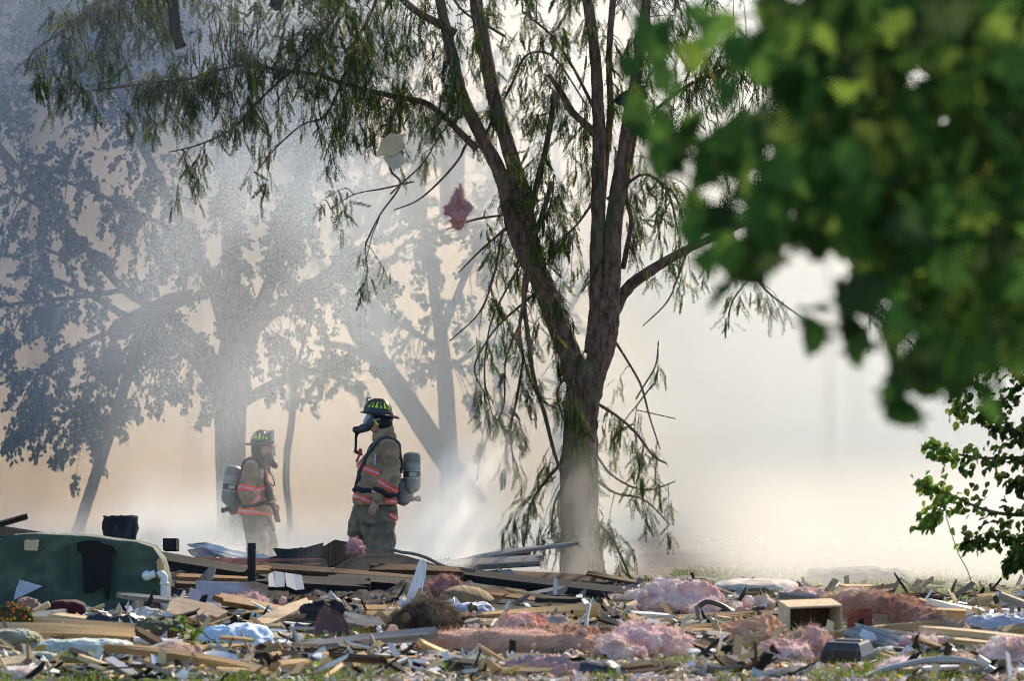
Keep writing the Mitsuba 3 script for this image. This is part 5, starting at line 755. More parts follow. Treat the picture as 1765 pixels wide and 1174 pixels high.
panel('blue white glossy board tilted beside the straight yellow plank', [(1232, 1124), (1262, 1088), (1276, 1084), (1272, 1098), (1245, 1124)], tone='white', lean=30, thick=.015, Y=42.6, note='glossy board'); panel('black slab leaning left of the glossy board', [(1217, 1110), (1222, 1094), (1264, 1085), (1240, 1104)], 'slab', 'black_tile', color=(0.018, 0.02, 0.024), lean=30, thick=.02, Y=43.0); panel('white box lid lying left of the black slab', [(1176, 1110), (1180, 1100), (1222, 1096), (1218, 1108)], 'box lid', 'box_lid', 'satin', color=(0.62, 0.61, 0.58), lean=20, thick=.03, Y=43.2)
board('grey painted board with peeling edge in front of the smashed cabinet', 1462, 1090, 1568, 1120, 15, 'old', wd=.14, roll=35, Y=(41.6, 40.8), broken=1.2, note='peeling board'); panel('torn white flake of plaster on the peeling board', [(1480, 1098), (1486, 1086), (1506, 1092), (1512, 1104), (1496, 1108)], 'plaster', 'plaster', color=(0.52, 0.54, 0.60), Y=41.0, lean=30, thick=.02, crumple=.02); P_('brown board behind the television under the peeling board', 1478, 1112, 1530, 1116, 16, 'brown', Y=41.2)
rod('purple ribbon curl right of the peeling board', [(1556, 1101, 41.2), (1558, 1110, 41.2), (1566, 1106, 41.2), (1572, 1112, 41.2), (1577, 1108, 41.2)], 4, (0.20, 0.11, 0.55), bsdf='satin', cat='ribbon', name='ribbon'); wool('mauve insulation tuft beside the purple ribbon', 1590, 48, 1104, 1124, (0.52, 0.34, 0.40), PALE, seed=72, Y=40.8); heap('black rubber mat bent over in front of the red brown roll', 'rubber mat', 'rubber_mat', 1618, 78, 1118, 1136, (0.016, 0.017, 0.02), bsdf='satin', seed=73, depth=.2, amp=.15, Y=40.4, note='rubber mat'); heap('grey cloth bundle between the television and the rubber mat', 'cloth', 'cloth', 1535, 62, 1120, 1138, (0.40, 0.42, 0.40), (0.2, 0.22, 0.2), seed=74, depth=.2, amp=.3, Y=40.2)
P_('thick orange brown block of wood standing right of the red brown roll', 1600, 1060, 1665, 1063, 22, 'pine', Y=45.4, roll=8, broken=.2, note='orange wood block'); P_('dark brown plank under the orange wood block', 1610, 1078, 1684, 1076, 12, 'scorched', Y=44.6); P_('wedge shaped plank end right of the dark brown plank', 1655, 1084, 1715, 1098, 10, 'brown', Y=44.0); P_('white painted batten lying below the wedge shaped plank', 1655, 1098, 1726, 1106, 8, 'white', Y=43.2); panel('small dark tile standing on the white batten', [(1678, 1104), (1680, 1094), (1690, 1088), (1690, 1104)], 'tile', 'tile', color=(0.08, 0.075, 0.07), Y=43, lean=8, thick=.02)
heap('crumpled grey white quilt lying at the right edge', 'quilt', 'quilt', 1735, 130, 1066, 1098, (0.40, 0.43, 0.52), (0.55, 0.57, 0.62), seed=75, depth=.45, amp=.3, freq=8, Y=44.0, ridge=.5, fine=True, note='grey quilt'); panel('white flat panel lying behind the grey quilt', [(1675, 1068), (1690, 1061), (1705, 1060), (1712, 1067)], 'panel', 'flat_sheet', 'satin', color=(0.66, 0.65, 0.62), lean=70, thick=.012, Y=46.5); panel('grey blue panel behind the grey quilt at the right edge', [(1722, 1070), (1724, 1060), (1775, 1061), (1775, 1070)], 'panel', 'flat_sheet', 'satin', color=(0.40, 0.44, 0.54), lean=60, thick=.012, Y=46.0); C('brown plank end poking in high at the right edge', 1722, 1026, 1790, 1052, 12, 'old', wd=.09, roll=10, Y=44.5, cat='plank', name='plank', broken=.2)
C('charred board lying low at the right edge', 1690, 1112, 1790, 1110, 12, 'char', wd=.2, roll=20, Y=42.4, cat='board', name='board'); panel('white oval lid lying below the wedge shaped plank', [(1670, 1122), (1674, 1118), (1684, 1117), (1690, 1121), (1684, 1126), (1674, 1126)], 'lid', 'lid', 'satin', color=(0.5, 0.5, 0.52), Y=41.2, lean=30, thick=.01)
def hose():
    key = thing('hose', 'thick grey hose arching across the lower right foreground', 'hose'); NOTED.append((1600, 1142, 'grey hose')); S = spline(np.array([at(x, y, Y) for x, y, Y in ((1462, 1182, 36.8), (1500, 1164, 37), (1545, 1150, 37.1), (1600, 1139, 37.2), (1650, 1138, 37.2), (1690, 1146, 37.2), (1718, 1160, 37.2))]), 8); m = tube(S, .021, 12); put('tube', m, 'satin', key, smooth=True, color=cols(m, (0.27, 0.28, 0.29), .1)); m = tube(np.array([at(1684, 1136, 37.1), at(1704, 1148, 37.1)]), .030, 12); put('end_fitting', m, 'satin', key, smooth=True, color=cols(m, (0.55, 0.52, 0.48), .06))
    for x0, y0 in ((1590, 1142), (1602, 1142)): m = tube(np.array([at(x0, y0, 37.25), at(x0 + 4, y0 + 34, 37.2)]), .012, 8); put('stand_leg', m, 'satin', key, smooth=True, color=cols(m, (0.3, 0.3, 0.3), .1))
hose()
wool('rosy shredded insulation pile at the lower right corner', 1742, 76, 1114, 1168, (0.62, 0.40, 0.38), PALE, seed=76, Y=38.6, depth=.4, n=1500, note='corner insulation'); wool('pale pink shreds under the left part of the grey hose', 1562, 90, 1152, 1182, (0.68, 0.48, 0.50), PALE, seed=77, Y=37.6, depth=.4); wool('tan shreds of insulation under the right part of the grey hose', 1672, 74, 1148, 1180, (0.56, 0.40, 0.30), PALE, seed=78, Y=37.8, depth=.4)
def kettle():
    key = thing('cooking_pot', 'blackened round pot lying on its side left of the pine drawer', 'pot'); Y = 47.6; c = at(1252, 1084, Y) + [0, .1, .085]; m = moved(trimesh.creation.icosphere(3), euler(0, .9, 0), c, (.085, .085, .10)); put('body', m, 'satin', key, smooth=True, color=cols(m, (0.012, 0.013, 0.015), .2)); m = tube(spline(np.array([at(x, y, Y) for x, y in ((1258, 1062), (1290, 1060), (1320, 1068), (1345, 1074))]), 6), .03, 10); put('handle', m, 'satin', key, smooth=True, color=cols(m, (0.05, 0.05, 0.052), .2)); m = tube(spline(np.array([at(x, y, Y) for x, y in ((1204, 1046), (1220, 1038), (1245, 1045), (1262, 1058))]), 6), .022, 8); put('handle', m, 'satin', key, smooth=True, color=cols(m, (0.03, 0.03, 0.032), .2)); NOTED.append((1250, 1068, 'blackened pot'))
kettle()
C('dark plank lying behind the blackened pot', 1290, 1072, 1350, 1073, 16, 'char', wd=.12, Y=46.0, cat='plank', name='plank'); C('second dark plank above the one behind the blackened pot', 1305, 1060, 1352, 1061, 10, 'scorched', wd=.1, Y=47.2, cat='plank', name='plank'); C('dark charred batten left of the blackened pot', 1170, 1074, 1240, 1072, 10, 'char', wd=.1, Y=47.0, cat='batten', name='batten'); board('pale stick leaning in front of the blackened pot', 1231, 1068, 1243, 1086, 6, 'old', wd=.03, Y=45.8, cat='stick', name='stick')
panel('dark fin of roofing standing behind the pine drawer', [(1352, 1042), (1353, 1016), (1360, 1016), (1390, 1042)], 'roofing', 'roofing_piece', color=(0.07, 0.075, 0.085), Y=52, lean=10, thick=.012); heap('humped pale mattress lying in the smoke behind the pine drawer', 'mattress', 'mattress', 1308, 150, 1002, 1030, (0.52, 0.46, 0.40), (0.40, 0.34, 0.30), seed=80, depth=1.0, amp=.1, freq=4, Y=56, note='pale mattress'); wool('reddish shreds of insulation spread right of the pale mattress', 1385, 70, 1022, 1042, (0.52, 0.34, 0.30), PALE, seed=81, Y=51.5, depth=.5)
heap('grey wrecked sofa shape almost hidden by the smoke at the right', 'sofa', 'sofa', 1480, 175, 986, 1012, (0.16, 0.16, 0.17), seed=82, depth=1.0, amp=.3, freq=2.5, Y=60.5, box=3); heap('low dark lump of wreckage in the smoke left of the pale mattress', 'wreckage', 'wreckage', 1188, 110, 1000, 1016, (0.14, 0.14, 0.14), seed=83, depth=.8, amp=.3, Y=60)
panel('white board lying on the grass right of the big tree', [(1098, 1012), (1108, 1008), (1150, 1012), (1156, 1022), (1110, 1024)], tone='white', lean=70, thick=.02, Y=55); rod('white stick standing on the white board right of the tree', [(1143, 1001, 54.6), (1152, 1009, 54.6), (1157, 1022, 54.6)], 5, (0.6, 0.58, 0.55), bsdf='matte', cat='stick', name='stick'); rod('thin bent wire looping above the grass right of the big tree', [(1182, 1018, 54), (1186, 1004, 54), (1205, 998, 54), (1218, 1000, 54), (1228, 1012, 54)], 1.8, (0.1, 0.1, 0.1), bsdf='satin', cat='wire', name='wire')
rod('small white bottle at the end of the thin bent wire', [(1231, 1010, 53.6), (1236, 1020, 53.6)], 6, (0.72, 0.72, 0.75), cat='bottle', name='bottle'); rod('long thin wire hanging down from the small green tree at the right', [(1630, 888, 44.2), (1640, 920, 44.2), (1652, 955, 44.2), (1668, 985, 44.2), (1680, 1025, 44.2), (1690, 1062, 44.2)], 1.7, (0.05, 0.045, 0.04), cat='wire', name='wire')
# ------------------------------------------------------------------ things the blast left in the trees
def in_tree():
    key = thing('foam_board', 'cream folded piece of board caught in the hanging branches', 'board'); Y = 60.4
    for p, c in (([(646, 270), (659, 240), (671, 230), (701, 231), (694, 236), (697, 254), (678, 269), (660, 268)], (0.66, 0.53, 0.36)), ([(659, 270), (690, 262), (702, 277), (686, 291), (673, 290)], (0.62, 0.55, 0.45))): m, x = panel_mesh(p, Y, 8, .012, .01, color=c, seed=3); put('panel', m, 'paper', key, **x)
    c = at(790, 360, 60.5); g = np.random.default_rng(3); v = np.array(BALL4.vertices); v = v * [.125, .09, .17]; n = np.array(BALL4.vertices); v = v + n * (.14 * (meshkit.fbm(v * 11 + 3, 4, 2) - .5) * 2)[:, None]; v[:, 0] *= 1 - .75 * np.clip((v[:, 2] - .02) / .16, 0, 1); v[:, 2] += np.where(v[:, 2] > .05, (v[:, 2] - .05) * .7, 0); m, k = fluff_mesh(TM(v + c, BALL4.faces), (0.60, 0.30, 0.30), (0.55, 0.33, 0.33), 5, .05, 900)
    one('insulation', m, 'fluff', 'pink insulation wad dangling from a twig beside the forked trunk', 'insulation', smooth=True, color=k)
    for lab, p, Yb, le in (('black shard of board stuck in the branches at the top left', [(284, -20), (305, -20), (312, 60), (322, 78), (302, 86), (292, 50)], 61.5, 4), ('black scrap caught in the branches at the top edge', [(462, 8), (470, -8), (490, -8), (484, 16), (474, 18)], 61.5, 4), ('black curved shard lodged beside the right limb under the blurred leaves', [(1058, 172), (1072, 158), (1110, 146), (1118, 168), (1088, 184), (1064, 180)], 61.3, 10)):
        panel(lab, p, 'board', 'charred_shard', color=(0.014, 0.014, 0.018), Y=Yb, lean=le, thick=.03, crumple=.02, seed=len(lab))
    for lab, p, t in (('broad dark roof board lodged slantwise in the broad leafy tree', [(184, 572), (196, 552), (290, 505), (332, 498), (330, 520), (270, 548), (215, 585), (190, 588)], 'scorched'), ('dark board hanging below the lodged roof board', [(172, 600), (206, 592), (218, 640), (204, 646), (203, 668), (184, 672)], 'char'), ('dark panel wedged in the branches at the far left', [(58, 530), (105, 522), (106, 560), (96, 580), (62, 556)], 'char'), ('thin pale board hanging in front of the dark panel at the far left', [(84, 582), (98, 530), (106, 530), (96, 584)], 'old')):
        panel(lab, p, tone=t, Y=78.4 if 'pale' not in lab else 78.2, lean=10, thick=.03)
    a, b = at(128, 935, 77.5), at(246, 566, 78.0); m, uv = board_mesh(a, b, px_m(19, 77.5), .05, TONES['scorched'], 80, broken=.3); one('timber', m, 'wood', 'long timber leaning up into the broad leafy tree at the left', 'timber', uv=uv)
in_tree()
# ------------------------------------------------------------------ smaller pieces, each named by what it lies beside
def beside(px, py):
    d = [((px - x) ** 2 + (2.2 * (py - y)) ** 2, x, y, n) for x, y, n in NOTED]; d.sort(); return [(('right of' if px > x + 14 else 'left of') if abs(px - x) > 1.6 * abs(py - y) else ('in front of' if py > y else 'behind'), n) for _, x, y, n in d[:6]]
USED = set()
def place_label(look, px, py):
    for rel, n in beside(px, py):
        lab = f'{look} {rel} the {n}'
        if lab not in USED: USED.add(lab); return lab
    return None
KEEP_CLEAR = [(1395, 1530, 1120, 1180), (1345, 1455, 1070, 1112), (735, 1030, 1112, 1150), (340, 465, 1104, 1136), (522, 628, 1084, 1120), (682, 795, 1080, 1124), (1045, 1190, 1120, 1162), (1700, 1765, 1140, 1172), (60, 235, 1120, 1150), (970, 1080, 1150, 1180)]
def clear(px, py): return not any(a < px < b and c < py < d for a, b, c, d in KEEP_CLEAR)
def small_pieces():
    g = np.random.default_rng(99); made = 0
    looks = [('short pine offcut', 'pine', 'wood offcut'), ('grey weathered splinter', 'old', 'splinter'), ('blackened batten', 'char', 'batten'), ('dark brown slat', 'scorched', 'slat'), ('white painted strip', 'white', 'strip'), ('plywood scrap', 'ply', 'plywood scrap'), ('brown broken lath', 'brown', 'lath')]
    tilt = ['', 'tilted ', 'thin ', 'long ']
    for k in range(330):
        py = g.uniform(1008, 1172); px = g.uniform(5, 1760)
        if px < 300 and py < 1064: continue
        if px > 1100 and py < 1026 or not clear(px, py): continue
        burnt = 280 < px < 1240 and py < 1066; i = g.choice(len(looks), p=[.04, .08, .5, .25, .03, .05, .05] if burnt else [.24, .18, .07, .10, .14, .15, .12]); j = int(g.integers(4))
        lab = place_label(tilt[j] + looks[i][0], px, py)
        if not lab or len(lab.split()) > 16: continue
        L = (g.uniform(.28, .5) if j == 3 else g.uniform(.12, .3)); Y = min(gy(py), 60); p = gnd(px, py) if gy(py) < 60 else at(px, py, 60); a = g.normal(0, .5); d = np.array([math.cos(a), math.sin(a) * .9, 0]); up = g.uniform(.05, .16) * (3 if j == 1 else 1) * L
        th = g.uniform(.012, .022) if j == 2 else g.uniform(.02, .045); p0, p1 = p - d * L / 2, p + d * L / 2; z = p[2] + th + g.uniform(0, .05); p0[2], p1[2] = z + (up if g.random() < .5 else 0), z + up * g.random(); m, uv = board_mesh(p0, p1, g.uniform(.03, .09), th, TONES[looks[i][1]], g.uniform(10, 45), broken=1.0, rng=g); one(looks[i][2].replace(' ', '_'), m, 'wood', lab, looks[i][2], uv=uv); made += 1
    for k in range(150):
        py = g.uniform(1024, 1172); px = g.uniform(5, 1760)
        if px < 300 and py < 1068: continue
        if px > 1100 and py < 1040 or not clear(px, py): continue
        c, w, cat = [((.66, .66, .68), 'crumpled white paper', 'paper'), ((.55, .58, .70), 'bluish sheet of paper', 'paper'), ((.5, .4, .28), 'tan scrap of card', 'card'), ((.08, .085, .095), 'dark roof shingle', 'shingle'), ((.10, .18, .36), 'blue scrap of plastic', 'plastic'), ((.33, .32, .32), 'grey shingle piece', 'shingle')][g.choice(6, p=[.3, .17, .16, .18, .05, .14])]
        lab = place_label(['', 'small ', 'torn '][int(g.integers(3))] + w, px, py)
        if not lab: continue
        s = g.uniform(9, 22); hgt = g.uniform(5, 13); q = [(px + s * math.cos(t) * g.uniform(.7, 1.1), py - hgt / 2 + hgt / 2 * math.sin(t) * g.uniform(.7, 1.1)) for t in np.arange(5) * 2 * np.pi / 5 + g.uniform(0, 1)]; m, x = panel_mesh(q, min(gy(py + 1) - .02, 60), g.uniform(25, 65), .004 if cat == 'paper' else .008, .02, color=c, seed=k, cell=.08); one(cat, m, 'paper' if cat in ('paper', 'card') else 'matte', lab, cat, **x)
    for k in range(75):
        py = g.uniform(1040, 1172); px = g.uniform(5, 1760)
        if px < 310 and py < 1075: continue
        if g.random() > .35 + .65 * (px > 640) or not clear(px, py): continue
        c, w = [(PINK, 'pink tuft of insulation'), (PALE, 'pale shred of insulation'), (TANP, 'tan tuft of insulation'), (MAUVE, 'dusty mauve insulation tuft')][int(g.integers(4))]; lab = place_label(['', 'small ', 'ragged '][int(g.integers(3))] + w, px, py)
        if not lab: continue
        s = g.uniform(16, 44); wool(lab, px, s, py - s * g.uniform(.35, .6), py, c, PALE, seed=200 + k, n=260, tuft=.04, name='insulation_tuft', fine=False)
def long_pieces():
    "longer broken timbers: charred ones across the burnt floor, sawn ones over the lawn"
    g = np.random.default_rng(314)
    for k in range(120):
        burnt = k < 62; px, py = (g.uniform(300, 1230), g.uniform(962, 1064)) if burnt else (g.uniform(10, 1755), g.uniform(1050, 1168))
        if burnt and px > 960 and py < 1018: continue
        if not burnt and (not all(clear(px + e, py) for e in (-90, -45, 0, 45, 90)) or px < 330 and py < 1074): continue
        tone, cat, w = [('char', 'beam', 'charred beam'), ('char', 'batten', 'blackened stud'), ('scorched', 'plank', 'scorched plank'), ('old', 'board', 'ash grey board')][int(g.integers(4))] if burnt else [('pine', 'plank', 'pale pine stud'), ('brown', 'plank', 'brown stained plank'), ('old', 'board', 'weathered board'), ('ply', 'board', 'plywood strip'), ('white', 'board', 'white trim board')][int(g.choice(5, p=[.38, .22, .16, .12, .12]))]
        lab = place_label(['long splintered ', 'snapped ', 'long ', 'half buried '][int(g.integers(4))] + w, px, py)
        if not lab or len(lab.split()) > 16: continue
        L = g.uniform(.5, 1.5) if burnt else g.uniform(.5, 1.5); Y = min(gy(max(py, 1004)), 59) ; p = at(px, py, Y); p[2] = max(p[2], .03); a = g.normal(0, .33) + (np.pi if g.random() < .5 else 0); d = np.array([math.cos(a), math.sin(a), 0]); p0, p1 = p - d * L / 2, p + d * L / 2; up = min(.16, L * abs(g.normal(0, .10))); p1[2] += up; p0[2] = max(.02, p0[2] - up * .3)
        m, uv = board_mesh(p0, p1, g.uniform(.05, .14), g.uniform(.025, .055), TONES[tone], g.uniform(10, 40), broken=1.5, rng=g, taper=g.uniform(.6, 1)); one(cat if cat != 'beam' else 'charred_timber', m, 'wood', lab, cat, uv=uv)
    for k in range(26):
        px, py = g.uniform(320, 1750), g.uniform(1030, 1166)
        if not clear(px, py): continue
        lab = place_label(['bent wire', 'loose black cable', 'thin twig', 'kinked grey wire'][k % 4] + ' lying', px, py)
        if not lab: continue
        c = gnd(px, py); n = 7; P = c + np.cumsum(g.normal(0, .07, (n, 3)) * [1.2, .6, .5] + [.04, 0, 0], 0); P[:, 2] = np.abs(P[:, 2]) * .8 + .02; m = tube(spline(P, 5), .004, 5); one(['wire', 'cable', 'twig', 'wire'][k % 4], m, 'satin', lab, ['wire', 'cable', 'twig', 'wire'][k % 4], color=cols(m, [(.2, .19, .18), (.02, .02, .02), (.12, .09, .06), (.3, .3, .3)][k % 4], .1))
small_pieces(); long_pieces()
# ------------------------------------------------------------------ what nobody could count
def on_ground(n, rng, lo=(-40, 1004), hi=(1805, 1180), keep=None):
    q = rng.uniform(lo, hi, (n, 2)); q = q if keep is None else q[keep(q)]; return np.array([gnd(*p) for p in q]) if len(q) else np.zeros((0, 3))
TETRA = (np.array([[1, 0, 0], [-.4, .9, .1], [-.5, -.8, 0], [0, .1, .8], [.2, -.2, -.5]], float), np.array([[0, 1, 3], [1, 2, 3], [2, 0, 3], [1, 0, 4], [2, 1, 4], [0, 2, 4]]))
CUBE_ = (np.array([[x, y, z] for x in (-.5, .5) for y in (-.5, .5) for z in (-.5, .5)]), np.array([[0, 1, 3], [0, 3, 2], [4, 6, 7], [4, 7, 5], [0, 4, 5], [0, 5, 1], [2, 3, 7], [2, 7, 6], [0, 2, 6], [0, 6, 4], [1, 5, 7], [1, 7, 3]]))
SPLINT = (CUBE_[0] + np.array([[.16, 0, 0], [-.10, 0, 0], [.05, 0, 0], [-.02, .1, 0], [-.18, 0, 0], [.08, -.1, 0], [-.05, 0, .1], [.14, 0, 0]]), CUBE_[1])
def strew(key, label, cat, tmpl, P, size, bsdf, palette, rng, flat=.5, lift=.02):
    n = len(P); d = rng.normal(size=(n, 3)) * [1, 1, flat]; m = scatter(tmpl[0], tmpl[1], P + np.column_stack([np.zeros((n, 2)), rng.uniform(0, lift, n)]), rots(d, up=[0, 0, 1], rng=rng, jitter=flat), size)
    put(key, m, bsdf, color=np.repeat(np.array(palette)[rng.integers(0, len(palette), n)] * rng.uniform(.7, 1.2, (n, 1)), len(tmpl[0]), 0), kind='stuff'); tag(key, label, cat)
def rng_ok(q): return (meshkit.fbm(np.column_stack([q[:, 0] / 60, q[:, 1] / 12, 0 * q[:, 0]]), 3, 9) > .52) & (q[:, 1] > 1000)
def litter():
    g = np.random.default_rng(123); clump = lambda q, s, a, b: meshkit.fbm(np.column_stack([q[:, 0] / s, q[:, 1] / (s * .35), np.zeros(len(q))]), 3, 4) > g.uniform(a, b, len(q))
    near = lambda q: (g.random(len(q)) < np.clip((q[:, 1] - 1030) / 90, .05, 1)) & (g.random(len(q)) < .25 + .75 * (q[:, 0] > 560)) & clump(q, 90, .35, .6)
    P = on_ground(42000, g, keep=near); n = len(P); strew('insulation_flecks', 'pale shredded insulation flecks scattered over the ground', 'insulation flecks', TETRA, P, g.uniform(.010, .042, (n, 1)) * g.uniform(.6, 1.5, (n, 3)), 'fluff', [PALE, (.72, .6, .52), PINK, (.74, .68, .62), TANP], g, .7)
    bz = lambda q: (q[:, 0] > 260) & (q[:, 0] < 1190) & (q[:, 1] < 1085) & ((q[:, 0] < 1060) | (q[:, 1] > 1030)) & (g.random(len(q)) < np.clip((1090 - q[:, 1]) / 40, 0, 1)); P = on_ground(40000, g, keep=bz); n = len(P); strew('charcoal_rubble', 'black charcoal and burnt rubble strewn through the middle of the heap', 'rubble', TETRA, P, g.uniform(.008, .035, (n, 1)) * g.uniform(.5, 1.6, (n, 3)), 'matte', [(.010, .010, .011), (.016, .016, .017), (.03, .027, .025), (.09, .09, .09)], g, .8, .035)
    P = on_ground(5000, g, keep=lambda q: clump(q, 70, .3, .6)); n = len(P); strew('wood_splinters', 'small splinters of broken wood scattered over the ground', 'splinters', CUBE_, P, np.column_stack([g.uniform(.05, .18, n), g.uniform(.008, .02, n), g.uniform(.006, .014, n)]), 'matte', [(.5, .36, .2), (.36, .24, .13), (.24, .2, .17), (.1, .07, .05), (.58, .56, .52)], g, .35, .05)
    okp = lambda q: np.array([clear(*p) and not (p[0] < 300 and p[1] < 1066) for p in q])
    P = on_ground(2600, g, (-20, 1016), (1785, 1176), okp); n = len(P); strew('wood_fragments', 'splintered fragments of boards strewn thickly among the larger debris', 'wood fragments', SPLINT, P, np.column_stack([g.uniform(.06, .34, n), g.uniform(.015, .06, n), g.uniform(.006, .026, n)]), 'matte', [(.62, .46, .26), (.42, .28, .15), (.26, .22, .19), (.05, .04, .035), (.02, .02, .02), (.66, .64, .6)], g, .42, .09)
    P = on_ground(1700, g, (-20, 1030), (1785, 1176), okp); n = len(P); strew('sheet_fragments', 'bits of siding, plaster and paper strewn among the larger debris', 'sheet fragments', SPLINT, P, np.column_stack([g.uniform(.04, .16, n), g.uniform(.03, .10, n), g.uniform(.003, .008, n)]), 'matte', [(.74, .74, .74), (.6, .64, .74), (.5, .42, .32), (.10, .11, .12), (.3, .3, .3), (.7, .66, .6)], g, .5, .07)
    P = on_ground(2600, g, keep=lambda q: (q[:, 1] > 1040)); n = len(P); strew('paper_scraps', 'tiny white scraps of paper and plaster scattered over the ground', 'paper scraps', QUAD, P, g.uniform(.02, .07, (n, 1)) * g.uniform(.7, 1.2, (n, 3)), 'paper', [(.7, .7, .7), (.66, .68, .74), (.6, .55, .48), (.7, .66, .6)], g, .5, .04)
    P = on_ground(3000, g, keep=lambda q: clump(q, 60, .42, .62)); n = len(P); strew('fallen_leaves', 'loose green leaves fallen among the debris', 'leaves', ovate(), P, g.uniform(.03, .06, n), 'leaf', [(.10, .17, .03), (.16, .22, .04), (.06, .11, .03), (.3, .26, .05)], g, .6, .05)
    blade = (np.array([[0, -.06, 0], [0, .06, 0], [.6, .04, .06], [1, 0, .2]], float), np.array([[0, 1, 2], [0, 2, 3]]))
    lawn = lambda q: clump(q, 150, .44, .56) | ((q[:, 0] > 1060) & (q[:, 1] < 1030) & (rng_ok(q))); P = on_ground(90000, g, (-40, 985), (1805, 1180), keep=lawn); P = P[(P[:, 1] < 72)]; n = len(P); d = g.normal(0, .35, (n, 3)) + [0, 0, 1]; m = scatter(blade[0], blade[1], P, rots(d, rng=g), np.column_stack([g.uniform(.04, .10, n), g.uniform(.05, .09, n), g.uniform(.05, .1, n)])); put('grass', m, 'leaf', color=np.repeat(np.array([(.07, .13, .02), (.10, .17, .03), (.14, .19, .04), (.2, .2, .07)])[g.integers(0, 4, n)], 4, 0), kind='stuff'); tag('grass', 'patchy green lawn showing between the debris', 'grass')
    # the burnt floor of the house: a low uneven mound that carries the charred timber
    xs, ys = np.arange(-4.2, 1.6, .03), np.arange(51.5, 60, .08); X, Yy = np.meshgrid(xs, ys, indexing='ij'); b = meshkit.fbm(np.stack([X * 5, Yy * 3, X * 0], -1), 4, 6); e = sm(-4.2, -3.2, X) * sm(1.5, -1.2, X) * sm(51.5, 53.5, Yy) * sm(60, 57.5, Yy); b2 = meshkit.fbm(np.stack([X * 22, Yy * 11, X * 0], -1), 3, 8); Z = e * (.15 + .22 * (b - .3) + .05 * (b2 - .5)) - .02; n, k = X.shape; i, j = np.meshgrid(np.arange(n - 1), np.arange(k - 1), indexing='ij'); q = np.stack([i * k + j, (i + 1) * k + j, (i + 1) * k + j + 1, i * k + j + 1], -1).reshape(-1, 4); m = TM(np.stack([X, Yy, Z], -1).reshape(-1, 3), np.vstack([q[:, [0, 1, 2]], q[:, [0, 2, 3]]])); put('rubble_mound', m, 'matte', color=cols(m, (.012, .012, .013), .5, 9, (.055, .053, .052), 3), kind='stuff'); tag('rubble_mound', 'low mound of ash and burnt rubble below the firefighters', 'rubble')
litter()
# ------------------------------------------------------------------ the two firefighters
ORANGE, SILVER, TAN_, BLACK, SKIN = (0.92, 0.075, 0.03), (0.40, 0.40, 0.43), (0.34, 0.235, 0.155), (0.022, 0.024, 0.028), (0.42, 0.22, 0.17)
class Figure:
    "a body laid out by joints (photo px, photo py, metres towards the far side, radius) at distance Y"
    def __init__(s, Y, key): s.Y, s.key = Y, key
    def p(s, x, y, d=0.0): return at(x, y, s.Y + d)
    def hull(s, *b):
        return m3.Manifold.batch_hull([m3.Manifold.sphere(q[3], 20).translate(s.p(*q[:3]).tolist()) for q in b])
    def mesh(s, parts, cell=0.022, it=8, cut=None, wrinkle=0.0, seed=0, freq=9):
        m = m3.Manifold.batch_boolean(parts, m3.OpType.Add)
        for n, o in cut or (): m = m.trim_by_plane(n, float(np.dot(n, o)))
        m = m.refine_to_length(cell).to_mesh(); t = trimesh.Trimesh(m.vert_properties[:, :3], m.tri_verts, process=True); trimesh.smoothing.filter_taubin(t, iterations=it)
        if wrinkle:
            v = np.array(t.vertices); q = v * np.array([freq, freq, freq * 1.5]) + seed; f = 2 * meshkit.fbm(q, 3, seed) - 1; r = 1 - 3 * np.abs(2 * meshkit.fbm(q * 1.2 + 7, 2, seed + 3) - 1); t = trimesh.Trimesh(v + t.vertex_normals * (wrinkle * (f * 1.2 + 0.6 * r))[:, None], t.faces, process=False)
        return t
    def put(s, n, m, b, c, parent=None, var=.15, freq=9, c2=None, smooth=True, label=None): return put(n, m, b, parent or s.key, smooth=smooth, color=cols(m, c, var, freq, c2), label=label)
    def band(s, mesh, o, d, t0, t1, off=.008, keep=()):
        "the strip of a mesh between two planes across d, lifted off it"
        o, d = np.asarray(o), np.asarray(d) / np.linalg.norm(d); n = np.array(mesh.vertex_normals); q = TM(np.array(mesh.vertices) + n * off, mesh.faces)
        for nn, oo in [(d, o + d * t0), (-d, o + d * t1)] + list(keep): q = trimesh.intersections.slice_mesh_plane(q, nn, oo)
        return q
    def stripe(s, parent, mesh, o, d, w, keep=()):
        for a, b, c, of in ((-w / 2, -w / 8, ORANGE, .008), (-w / 8, w / 8, SILVER, .0085), (w / 8, w / 2, ORANGE, .008)):
            q = s.band(mesh, o, d, a, b, of, keep)
            if len(q.faces): s.put('reflective_band', q, 'satin', c, parent, .06)
    def strap(s, parent, pts, w, c=BLACK, n='strap', on=None):
        P = spline(np.array([s.p(*q) for q in pts]), 8)
        if on is not None: hit, _, fi = trimesh.proximity.closest_point(on, P); nr = on.face_normals[fi]; P = hit + nr * w * .22; P[1:-1] = (P[:-2] + 2 * P[1:-1] + P[2:]) / 4
        t = tube(P, w / 2, 8); return s.put(n, t, 'fabric', c, parent)
